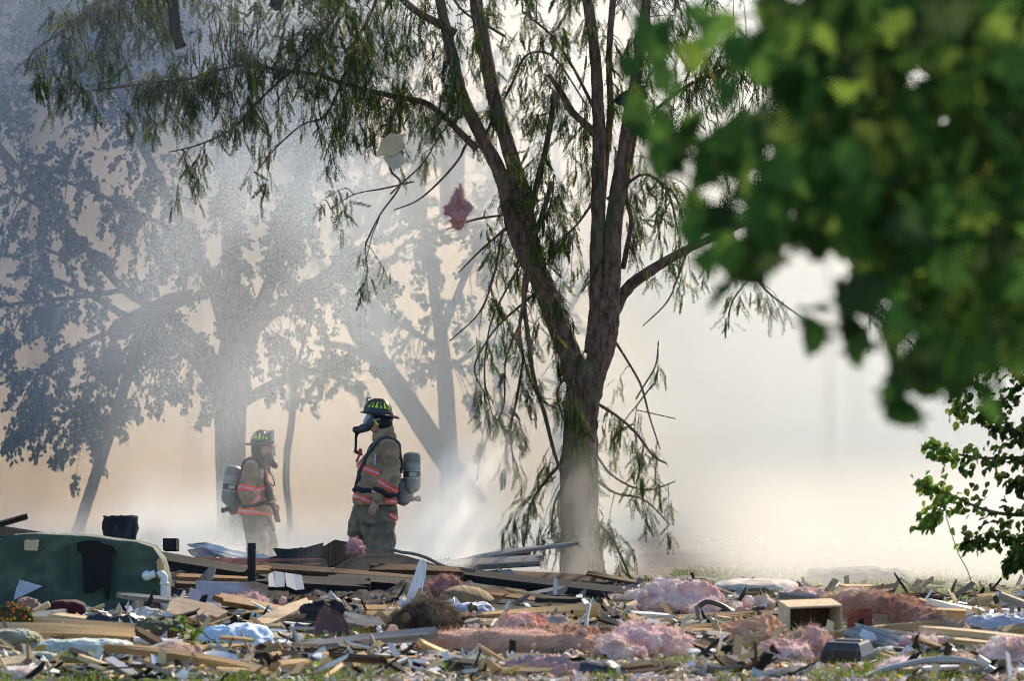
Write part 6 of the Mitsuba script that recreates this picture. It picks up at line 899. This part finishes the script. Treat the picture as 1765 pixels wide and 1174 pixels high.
def hand(fig, wrist, palm, tips, r=.0095, thumb=None):
    "palm and five separate, unequal, bent fingers"
    w, k = fig.p(*wrist), fig.p(*palm); parts = []; ax = (k - w) / np.linalg.norm(k - w); side = np.cross(ax, [0, 1, 0]); S = lambda c, r: m3.Manifold.sphere(r, 12).translate(c.tolist())
    parts.append(m3.Manifold.batch_hull([S(w, .026), S(w + side * .008, .026), S(k + side * .026, .015), S(k - side * .026, .015)]))
    for i, (o, L) in enumerate(zip((-.028, -.010, .009, .027), (.070, .082, .077, .060))):
        b = k + side * o; m1 = b + ax * L * .5 + side * o * .12 + np.array([0, -.006, 0]); e = m1 + ax * L * .46 + np.array([0, .012, 0]) - side * .004; parts += [m3.Manifold.batch_hull([S(b, r * 1.08), S(m1, r)]), m3.Manifold.batch_hull([S(m1, r), S(e, r * .82)])]
    b = w + ax * .03 + side * .026 * (thumb or 1); m1 = b + ax * .032 + side * .018 * (thumb or 1) - [0, .012, 0]; e = m1 + ax * .032 + side * .002; parts += [m3.Manifold.batch_hull([S(b, .015), S(m1, .0115)]), m3.Manifold.batch_hull([S(m1, .0115), S(e, .009)])]
    return parts
def helmet(fig, c, fwd, tilt, yaw, stripes=True, text=None, key=None):
    "traditional fire helmet, built facing +x, then turned: dome with eight ridges, long rear brim, front shield"
    Rm = euler(0, 0, yaw) @ euler(0, tilt, 0); O = fig.p(*c); h = put_h = None
    def A(n, m, col, b='satin', parent=None, smooth=True, **k): m = moved(m, Rm, O); return fig.put(n, m, b, col, parent or hk, .12, 14, smooth=smooth, **k)
    g = trimesh.creation.icosphere(4); v = np.array(g.vertices) * [.148, .122, .158]; v[:, 2] = np.where(v[:, 2] < 0, v[:, 2] * .12, v[:, 2]); ang = np.arctan2(v[:, 1], v[:, 0]); rad = np.hypot(v[:, 0], v[:, 1])
    v[:, 2] += .010 * np.exp(-((np.mod(ang + np.pi / 8, np.pi / 4) - np.pi / 8) / .09) ** 2) * (rad > .02) * (v[:, 2] > .02); v[:, :2] *= (1 + .05 * np.exp(-((np.mod(ang + np.pi / 8, np.pi / 4) - np.pi / 8) / .09) ** 2) * (v[:, 2] > .01))[:, None]
    hk = fig.put('helmet', moved(TM(v, g.faces), Rm, O), 'satin', (0.020, 0.022, 0.026), None, .2, 10)
    n = 48; a = np.arange(n) * 2 * np.pi / n; rows = []
    for f, z in ((.86, .010), (.95, .004), (1.0, 0), (1.0, -.010), (.9, -.006), (.84, 0)):
        back = np.clip(-np.cos(a), 0, 1); r = .172 + .035 * back ** 1.5; x = np.cos(a) * r * f * 1.12; y = np.sin(a) * .150 * f; rows.append(np.column_stack([x - .008, y, z - .030 * back * (f - .6) * 2 - .010 * np.abs(np.sin(a)) * (f - .8) * 3]))
    V_ = np.vstack(rows); i, j = np.meshgrid(np.arange(6), np.arange(n), indexing='ij'); q = np.stack([i * n + j, i * n + (j + 1) % n, ((i + 1) % 6) * n + (j + 1) % n, ((i + 1) % 6) * n + j], -1).reshape(-1, 4); A('brim', TM(V_, np.vstack([q[:, [0, 1, 2]], q[:, [0, 2, 3]]])), (0.024, 0.025, 0.028))
    sh = [(-.052, 0), (.052, 0), (.058, .06), (.046, .135), (0, .160), (-.046, .135), (-.058, .06)]; import shapely
    m = trimesh.creation.extrude_polygon(shapely.Polygon(sh), .008, engine='earcut'); w = np.array(m.vertices); m = TM(np.column_stack([.150 - w[:, 2] - .30 * (w[:, 1] - .0) * .22 - w[:, 0] ** 2 * 6, -w[:, 0], w[:, 1] + .008]), m.faces); sk = A('front_shield', m, (0.05, 0.045, 0.04) if text else (0.14, 0.085, 0.05), smooth=False)
    A('shield_holder', boxm(.06, .05, .010, (.112, 0, .150), euler(0, .25, 0), .004), (0.03, 0.03, 0.032))
    if text:
        L = [moved(meshkit.text_mesh(text, .056, .003, True), None, (-.040, .045, 0))] + [boxm(.082, .008, .003, (0, .028, .0015))] + [boxm(.03, .010, .003, (k * .028, .122 - abs(k) * .008, .0015), euler(0, 0, -k * .3)) for k in (-1, 0, 1)]
        for k, t in enumerate(L):
            w = np.array(t.vertices); t = TM(np.column_stack([.156 + w[:, 2] - .066 * w[:, 1] - w[:, 0] ** 2 * 6, w[:, 0], w[:, 1] + .008]), t.faces); A('lettering' if k == 0 else 'shield_trim', t, (0.62, 0.63, 0.64), parent=sk, smooth=False)
    for s in (-1, 1):
        for k, (a0, a1) in enumerate(((38, 62), (72, 100), (112, 136))):
            q = [];
            for (ang_, z) in ((a0 - 2, .058), (a1 + 2, .058), (a1 - 5, .122), (a0 + 5, .122)):
                e = math.radians(ang_); f = math.sqrt(max(0, 1 - (z / .158) ** 2)) * 1.05; q.append([.148 * f * math.cos(e), s * .122 * f * math.sin(e), z])
            q = np.array(q); o = q * [1.035, 1.035, 1.0]; m = TM(np.vstack([q, o]), [[0, 1, 2], [0, 2, 3], [4, 6, 5], [4, 7, 6], [0, 4, 5], [0, 5, 1], [1, 5, 6], [1, 6, 2], [2, 6, 7], [2, 7, 3], [3, 7, 4], [3, 4, 0]]); A('reflective_patch', m, (0.62, 0.80, 0.03), smooth=False)
    return hk
def airpack(fig, label, top, bot, r, dy, valve, plate, lean=0.0):
    key = thing('air_pack', label, 'air tank'); a, b = fig.p(*top, dy), fig.p(*bot, dy); d = (b - a) / np.linalg.norm(b - a); L = np.linalg.norm(b - a); prof = np.array([(0, .012), (.012, .045), (.03, .068), (.06, .085), (.09, .09), (.5, .09), (.82, .09), (.9, .08), (.95, .062), (.985, .035), (1.0, .02)])
    t = tube(a + np.outer(np.where(prof[:, 0] > .4, prof[:, 0], prof[:, 0] * 1.2) * L, d), prof[:, 1] * r / .09, 24); tk = put('tank', t, 'satin', key, smooth=True, color=cols(t, (0.20, 0.205, 0.175), .1, 8, (0.16, 0.165, 0.15)))
    for f0, f1, c, n in ((.26, .40, (0.30, 0.29, 0.28), 'label_band'), (.43, .455, (0.42, 0.42, 0.30), 'stripe'), (.47, .60, (0.035, 0.037, 0.042), 'label_band'), (.62, .645, (0.42, 0.42, 0.30), 'stripe')): m = tube(np.array([a + d * L * f0, a + d * L * f1]), r * 1.012, 24, closed=False); put(n, m, 'satin', tk, smooth=True, color=cols(m, c, .1))
    f = np.array([0, -1.0, 0])
    c = a + d * L * .54; m = boxm(.075, .006, .045, c + [.012, -r * 1.0, 0]); put('label', m, 'satin', tk, color=cols(m, (0.40, 0.41, 0.34), .05))
    m = tube(np.array([b - d * .01, fig.p(*valve[0], dy)]), .018, 10); put('valve', m, 'satin', key, smooth=True, color=cols(m, (0.35, 0.35, 0.36), .1)); k = fig.p(*valve[1], dy); m = join([moved(trimesh.creation.cylinder(.030, .05, sections=14), euler(0, 1.57, 0), k), tube(np.array([fig.p(*valve[0], dy), k]), .022, 10), moved(trimesh.creation.icosphere(2), None, fig.p(*valve[0], dy), .034)]); put('knob', m, 'satin', key, color=cols(m, (0.03, 0.03, 0.035), .2))
    m = fig.mesh([fig.hull(*plate)], .03, 3); put('backplate', m, 'satin', key, smooth=True, color=cols(m, (0.045, 0.047, 0.055), .15))
    return key
def firefighter_a():
    key = thing('person', 'taller firefighter in tan turnout coat and black helmet looking left', 'person'); f = Figure(60.0, key); H = f.hull; Z = np.array([0, 0, 1.0]); s = F / f.Y
    body = [H((652, 716, 0, .085), (655, 724, 0, .088), (647, 737, 0, .06)), H((641, 728, 0, .022), (645, 722, 0, .03)), H((657, 735, 0, .055), (660, 756, 0, .062)), H((666, 770, -.14, .07), (664, 770, .14, .07), (650, 850, -.1, .13), (650, 850, .1, .13)), H((650, 868, -.08, .13), (650, 868, .08, .13)), H((656, 880, -.11, .1), (658, 930, -.12, .075)), H((658, 930, -.12, .075), (661, 992, -.12, .05)), H((640, 880, .11, .1), (632, 930, .12, .075)), H((632, 930, .12, .075), (630, 994, .12, .05)),
            H((670, 772, -.2, .06), (674, 818, -.26, .05)), H((674, 818, -.26, .05), (647, 862, -.32, .036)), H((657, 774, .2, .06), (645, 820, .26, .05)), H((645, 820, .26, .05), (630, 858, .2, .036)), H((655, 724, -.085, .012), (655, 730, -.09, .010), (657, 727, -.092, .01))] + hand(f, (646, 862, -.33), (643, 877, -.345), None) + hand(f, (630, 858, .2), (626, 870, .2), None)
    f.put('body', f.mesh(body, .016, 4), 'satin', SKIN, var=.08)
    cut = [((0, 0, 1), f.p(640, 869))]
    torso = [H((668, 772, -.16, .10), (660, 772, .16, .10), (666, 800, -.12, .15), (640, 806, -.10, .13), (640, 806, .10, .13), (666, 800, .12, .15)), H((664, 806, -.11, .155), (642, 812, -.10, .15), (664, 806, .11, .155), (642, 812, .1, .15), (647, 846, -.12, .20), (647, 846, .12, .20)), H((647, 846, -.12, .20), (647, 846, .12, .20), (647, 862, -.12, .225), (647, 862, .12, .225))]
    arms = [H((670, 774, -.21, .10), (675, 816, -.27, .092)), H((675, 816, -.27, .092), (671, 838, -.30, .09), (650, 858, -.32, .066)), H((655, 776, .22, .1), (645, 820, .27, .085)), H((645, 820, .27, .08), (628, 855, .2, .07))]
    col = [H((655, 752, 0, .075), (666, 742, 0, .078), (668, 750, 0, .08), (662, 768, 0, .12))]
    coat = f.mesh(torso + arms + col, .022, 8, cut, .017, 3); ck = f.put('coat', coat, 'fabric', TAN_, None, .18, 10, (0.25, 0.17, 0.11))
    tm = f.mesh(torso, .022, 8, cut, .017, 3); d = np.array([-.12, 0, 1.0]); left = [(np.array([-1.0, 0, 0]), f.p(655, 810)), ]
    f.stripe(ck, tm, f.p(640, 811), np.array([.36, 0, 1.0]), .066, left); f.stripe(ck, tm, f.p(625, 859), np.array([.30, 0, 1.0]), .06, [(np.array([-1.0, 0, 0]), f.p(640, 860))]); f.stripe(ck, tm, f.p(678, 864), np.array([.05, 0, 1.0]), .05, [(np.array([1.0, 0, 0]), f.p(665, 860))])
    am = f.mesh([arms[1]], .018, 8, None, .017, 3); ax = f.p(650, 858, -.27) - f.p(675, 816, -.27); f.stripe(ck, am, f.p(664, 836, -.28), ax, .066)
    q, x = panel_mesh([(640, 853), (641, 841), (649, 842), (647, 853)], f.Y - .36, 4, .01, color=ORANGE); put('reflective_patch', q, 'satin', ck, **x); q, x = panel_mesh([(641, 849), (641.5, 845), (648, 846), (647.5, 849.5)], f.Y - .372, 4, .006, color=SILVER); put('reflective_patch', q, 'satin', ck, **x)
    legs = [H((648, 868, -.1, .18), (648, 868, .1, .18), (650, 892, -.1, .18), (642, 892, .1, .18)), H((658, 885, -.12, .16), (658, 935, -.13, .135), (640, 905, -.02, .14)), H((658, 935, -.13, .135), (660, 1000, -.13, .12)), H((634, 885, .1, .17), (626, 935, .12, .135)), H((626, 935, .12, .135), (624, 1000, .12, .12)), H((622, 885, -.02, .09), (612, 915, -.02, .075), (616, 925, .05, .08))]
    tr = f.mesh(legs, .026, 8, [((0, 0, 1), f.p(640, 1000)), ((0, 0, -1), f.p(640, 862))], 0.022, 5); tk = f.put('trousers', tr, 'fabric', (0.25, 0.185, 0.13), None, .25, 8, (0.15, 0.13, 0.105)); f.stripe(tk, tr, f.p(676, 888), np.array([.6, 0, 1.0]), .05, [(np.array([1.0, 0, 0]), f.p(672, 890))])
    for n, c in (('boot', (658, -.13)), ('boot', (628, .12))): m = f.mesh([H((c[0], 985, c[1], .075), (c[0], 1000, c[1], .06)), H((c[0], 1001, c[1], .055), (c[0] - 24, 1003, c[1], .045))], .025, 4, [((0, 0, 1), f.p(640, 1007))]); f.put(n, m, 'satin', BLACK)
    f.put('hood', f.mesh([H((660, 716, 0, .10), (662, 728, 0, .09)), H((662, 728, -.03, .085), (664, 732, .03, .08)), H((652, 716, 0, .102), (662, 718, 0, .1))], .02, 4, None, .005, 8), 'fabric', (0.020, 0.021, 0.026))
    mk = f.put('face_mask', f.mesh([H((641, 718, -.05, .045), (641, 718, .05, .045), (637, 730, -.045, .05), (637, 730, .045, .05), (633, 736, 0, .05)), H((630, 737, 0, .05), (619, 741, 0, .040))], .014, 5), 'satin', (0.05, 0.058, 0.072), None, .15, 20)
    f.put('visor', f.mesh([H((638, 717, -.055, .04), (638, 717, .055, .04), (632, 727, -.04, .038), (632, 727, .04, .038))], .014, 5), 'satin', (0.30, 0.38, 0.48), mk, .1); f.put('regulator', f.mesh([H((617, 742, 0, .043), (613, 741, 0, .036)), H((615, 742, 0, .03), (615, 750, 0, .018))], .012, 4), 'satin', BLACK, mk)
    f.strap(mk, [(614, 748), (613.5, 760), (613, 776)], .028, (0.03, 0.03, 0.035), 'hose'); m = f.mesh([H((613, 778, 0, .022), (622, 783, 0, .02))], .012, 3); f.put('hose_coupling', m, 'satin', BLACK, mk); m = f.mesh([H((621, 776, -.03, .020), (621, 783, -.03, .016)), H((619, 786, -.03, .012), (615, 795, -.03, .014))], .012, 3); f.put('red_clip', m, 'satin', (0.55, 0.03, 0.03), mk)
    f.strap(mk, [(644, 724, -.085), (648, 728, -.1), (652, 733, -.095)], .02, (0.55, 0.62, 0.04)); f.strap(mk, [(642, 722, -.07), (646, 724, -.09), (655, 722, -.105)], .014, (0.45, 0.46, 0.48))
    helmet(f, (651, 713), -1, math.radians(-6), math.pi + .12)
    pk = airpack(f, 'grey air cylinder with black backplate worn by the taller firefighter', (710, 779), (710, 851), .092, .02, ((710, 860), (721, 860)), [(688, 832, -.1, .035), (688, 832, .12, .035), (698, 830, 0, .04), (700, 862, 0, .05), (688, 864, -.1, .035), (696, 868, 0, .03)])
    for d in (-.135, .135): f.strap(pk, [(692, 815, d), (694, 790, d * 1.1), (688, 765, d * 1.15), (676, 757, d * 1.15), (660, 762, d * 1.3), (645, 780, d * 1.25), (634, 800, d * 1.2), (624, 830, d * 1.15), (618, 846, d)], .045, (0.055, 0.06, 0.068), on=coat)
    f.strap(pk, [(692, 846, -.2), (680, 850, -.30), (660, 850, -.34), (640, 848, -.32), (622, 846, -.25), (613, 846, -.08)], .055, (0.03, 0.031, 0.036), 'waist_belt', coat); f.strap(pk, [(648, 782, -.26), (646, 795, -.275), (647, 803, -.28)], .022, (0.40, 0.42, 0.46), 'clip'); m = boxm(.035, .02, .15, f.p(684, 843, -.16)); put('side_tag', m, 'satin', pk, color=cols(m, (0.40, 0.40, 0.43), .06)); f.strap(pk, [(665, 850, -.36), (668, 854, -.37), (673, 854, -.36)], .012, (0.5, 0.5, 0.5), 'ring')
firefighter_a()
def firefighter_b():
    key = thing('person', 'smaller firefighter facing right in front of the hazy tree trunk', 'person'); f = Figure(66.0, key); H = f.hull
    hd = [H((456, 770, 0, .085), (452, 776, 0, .085), (461, 790, 0, .06)), H((468, 784, -.02, .018), (464, 778, -.02, .026)), H((452, 790, 0, .055), (446, 808, 0, .062))]
    body = hd + [H((438, 806, -.13, .07), (446, 806, .13, .07), (442, 870, -.09, .12), (442, 870, .09, .12)), H((443, 885, -.08, .12), (443, 885, .08, .12)), H((440, 895, -.1, .09), (444, 935, -.11, .07)), H((444, 935, -.11, .07), (440, 978, -.11, .05)), H((450, 895, .1, .09), (460, 932, .11, .07)), H((460, 932, .11, .07), (459, 976, .11, .05)), H((432, 806, -.19, .055), (423, 846, -.24, .048)), H((423, 846, -.24, .048), (452, 874, -.26, .034)), H((448, 806, .19, .055), (458, 846, .22, .048)), H((458, 846, .22, .048), (470, 866, .1, .034))] + hand(f, (452, 874, -.26), (460, 881, -.26), None) + hand(f, (470, 866, .1), (474, 876, .08), None)
    f.put('body', f.mesh(body, .016, 4), 'satin', SKIN, var=.08); cut = [((0, 0, 1), f.p(440, 888))]
    torso = [H((436, 806, -.15, .09), (446, 806, .15, .09), (434, 832, -.1, .115), (452, 834, -.1, .10), (452, 834, .1, .10), (438, 832, .1, .115)), H((436, 834, -.1, .12), (452, 836, -.1, .105), (452, 836, .1, .105), (438, 834, .1, .12), (440, 876, -.1, .175), (444, 876, .1, .175)), H((440, 876, -.1, .175), (444, 876, .1, .175), (439, 884, -.1, .185), (444, 884, .1, .185))]
    arms = [H((433, 808, -.2, .093), (424, 846, -.25, .088)), H((424, 846, -.25, .088), (428, 860, -.26, .08), (450, 873, -.26, .062)), H((448, 808, .2, .09), (458, 848, .22, .08)), H((458, 848, .22, .078), (468, 864, .12, .062))]
    coat = f.mesh(torso + arms + [H((446, 798, 0, .075), (452, 800, 0, .07), (444, 814, 0, .11))], .022, 8, cut, .016, 13); ck = f.put('coat', coat, 'fabric', (0.30, 0.21, 0.14), None, .2, 10, (0.22, 0.15, 0.10))
    am = f.mesh([arms[0]], .018, 8, None, .016, 13); f.stripe(ck, am, f.p(425, 843, -.25), f.p(424, 850, -.25) - f.p(433, 808, -.2) + np.array([.02, 0, 0]), .07); am = f.mesh([arms[1]], .018, 8, None, .016, 13); f.stripe(ck, am, f.p(440, 866, -.26), f.p(450, 873, -.26) - f.p(426, 855, -.26), .06)
    tm = f.mesh(torso, .022, 8, cut, .016, 13); f.stripe(ck, tm, f.p(430, 881), np.array([.05, 0, 1.0]), .066); f.stripe(ck, tm, f.p(455, 842), np.array([-.3, 0, 1.0]), .06, [(np.array([1.0, 0, 0]), f.p(440, 840))])
    legs = [H((442, 890, -.09, .155), (446, 890, .09, .155)), H((438, 895, -.1, .14), (444, 935, -.11, .125)), H((444, 935, -.11, .125), (441, 976, -.11, .115)), H((450, 895, .1, .14), (461, 932, .11, .12)), H((461, 932, .11, .12), (459, 974, .11, .11))]
    tr = f.mesh(legs, .026, 8, [((0, 0, 1), f.p(440, 976)), ((0, 0, -1), f.p(440, 882))], .012, 15); f.put('trousers', tr, 'fabric', (0.20, 0.165, 0.125), None, .2, 8, (0.15, 0.125, 0.10)); m = f.mesh([H((468, 922, .06, .035), (470, 930, .1, .035))], .015, 3); f.put('knee_pad', m, 'satin', (0.60, 0.56, 0.46))
    for c in ((441, -.11), (459, .11)): m = f.mesh([H((c[0], 966, c[1], .07), (c[0], 977, c[1], .055)), H((c[0], 977, c[1], .052), (c[0] + 20, 979, c[1] - .05, .045))], .025, 4, [((0, 0, 1), f.p(440, 983))]); f.put('boot', m, 'satin', BLACK)
    f.put('hood', f.mesh([H((447, 766, 0, .095), (446, 786, 0, .085)), H((447, 786, 0, .082), (443, 798, 0, .085)), H((455, 762, 0, .09), (448, 764, 0, .095)), H((458, 794, 0, .06), (448, 796, 0, .075))], .02, 4, None, .005, 8), 'fabric', (0.024, 0.027, 0.034))
    mk = f.put('face_mask', f.mesh([H((462, 786, -.04, .048), (462, 786, .04, .048), (468, 796, 0, .045), (458, 794, -.03, .05)), H((468, 797, -.01, .045), (472, 801, -.02, .042))], .014, 5), 'satin', (0.04, 0.045, 0.055), None, .15, 20); f.put('visor', f.mesh([H((472, 772, -.045, .018), (472, 772, .05, .02), (474, 784, -.03, .018), (474, 784, .04, .02))], .012, 5), 'satin', (0.42, 0.46, 0.50), mk, .1); f.put('regulator', f.mesh([H((472, 800, -.03, .044), (474, 803, -.04, .036))], .012, 4), 'satin', BLACK, mk)
    helmet(f, (452, 765), 1, math.radians(4), -.55, text='E8')
    pk = airpack(f, 'dark grey air cylinder tilted on the back of the smaller firefighter', (404, 802), (394, 872), .100, -.02, ((392, 878), (385, 880)), [(414, 842, -.1, .03), (414, 842, .12, .03), (404, 845, 0, .03), (401, 876, 0, .05), (413, 880, -.08, .035), (400, 884, 0, .03)])
    for d in (-.13, .13): f.strap(pk, [(416, 850, d), (417, 820, d * 1.15), (424, 799, d * 1.2), (434, 793, d * 1.25), (447, 800, d * 1.35), (454, 816, d * 1.3), (457, 840, d * 1.3), (458, 866, d * 1.3)], .055, on=coat)
    f.strap(pk, [(412, 868, -.18), (424, 872, -.28), (440, 870, -.33), (455, 868, -.30), (466, 868, -.15)], .05, (0.03, 0.032, 0.04), 'waist_belt', coat); m = boxm(.035, .02, .11, f.p(452, 817, -.22)); put('side_tag', m, 'satin', pk, color=cols(m, (0.42, 0.42, 0.44), .3, 60)); f.strap(pk, [(457, 812, -.2), (459, 822, -.22), (460, 832, -.22)], .026, (0.45, 0.03, 0.04), 'red_hose'); f.strap(pk, [(462, 810, -.16), (468, 818, -.2), (473, 832, -.2), (472, 838, -.2), (466, 834, -.2)], .014, (0.05, 0.05, 0.055), 'cord')
    for x, y in ((444, 848), (442, 862)): a = np.arange(13) * 2 * np.pi / 12; t = tube(f.p(x, y, -.37) + np.column_stack([np.cos(a) * .024, 0 * a, np.sin(a) * .024]), .005, 6, closed=False); put('ring', t, 'satin', pk, smooth=True, color=cols(t, (0.5, 0.52, 0.56), .05))
    m = f.mesh([H((463, 842, -.2, .04), (466, 858, -.2, .04))], .015, 3); put('gauge', m, 'satin', pk, smooth=True, color=cols(m, (0.05, 0.052, 0.05), .2))
    tool = thing('hand_tool', 'dark forcible entry tool held at the front by the smaller firefighter', 'tool'); m = f.mesh([H((464, 866, -.1, .03), (470, 872, -.1, .035)), H((470, 868, -.1, .025), (477, 898, -.1, .022)), H((476, 880, -.1, .02), (481, 898, -.1, .02))], .014, 3); put('head', m, 'satin', tool, smooth=True, color=cols(m, (0.07, 0.068, 0.06), .3, 30)); m = tube(np.array([f.p(458, 884, -.2), f.p(473, 916, -.2)]), .018, 8); put('handle', m, 'satin', tool, smooth=True, color=cols(m, (0.05, 0.055, 0.06), .1)); m = moved(trimesh.creation.icosphere(2), None, f.p(459, 868, -.15), .03); put('lamp', m, 'satin', tool, smooth=True, color=cols(m, (0.45, 0.46, 0.48), .2))
firefighter_b()
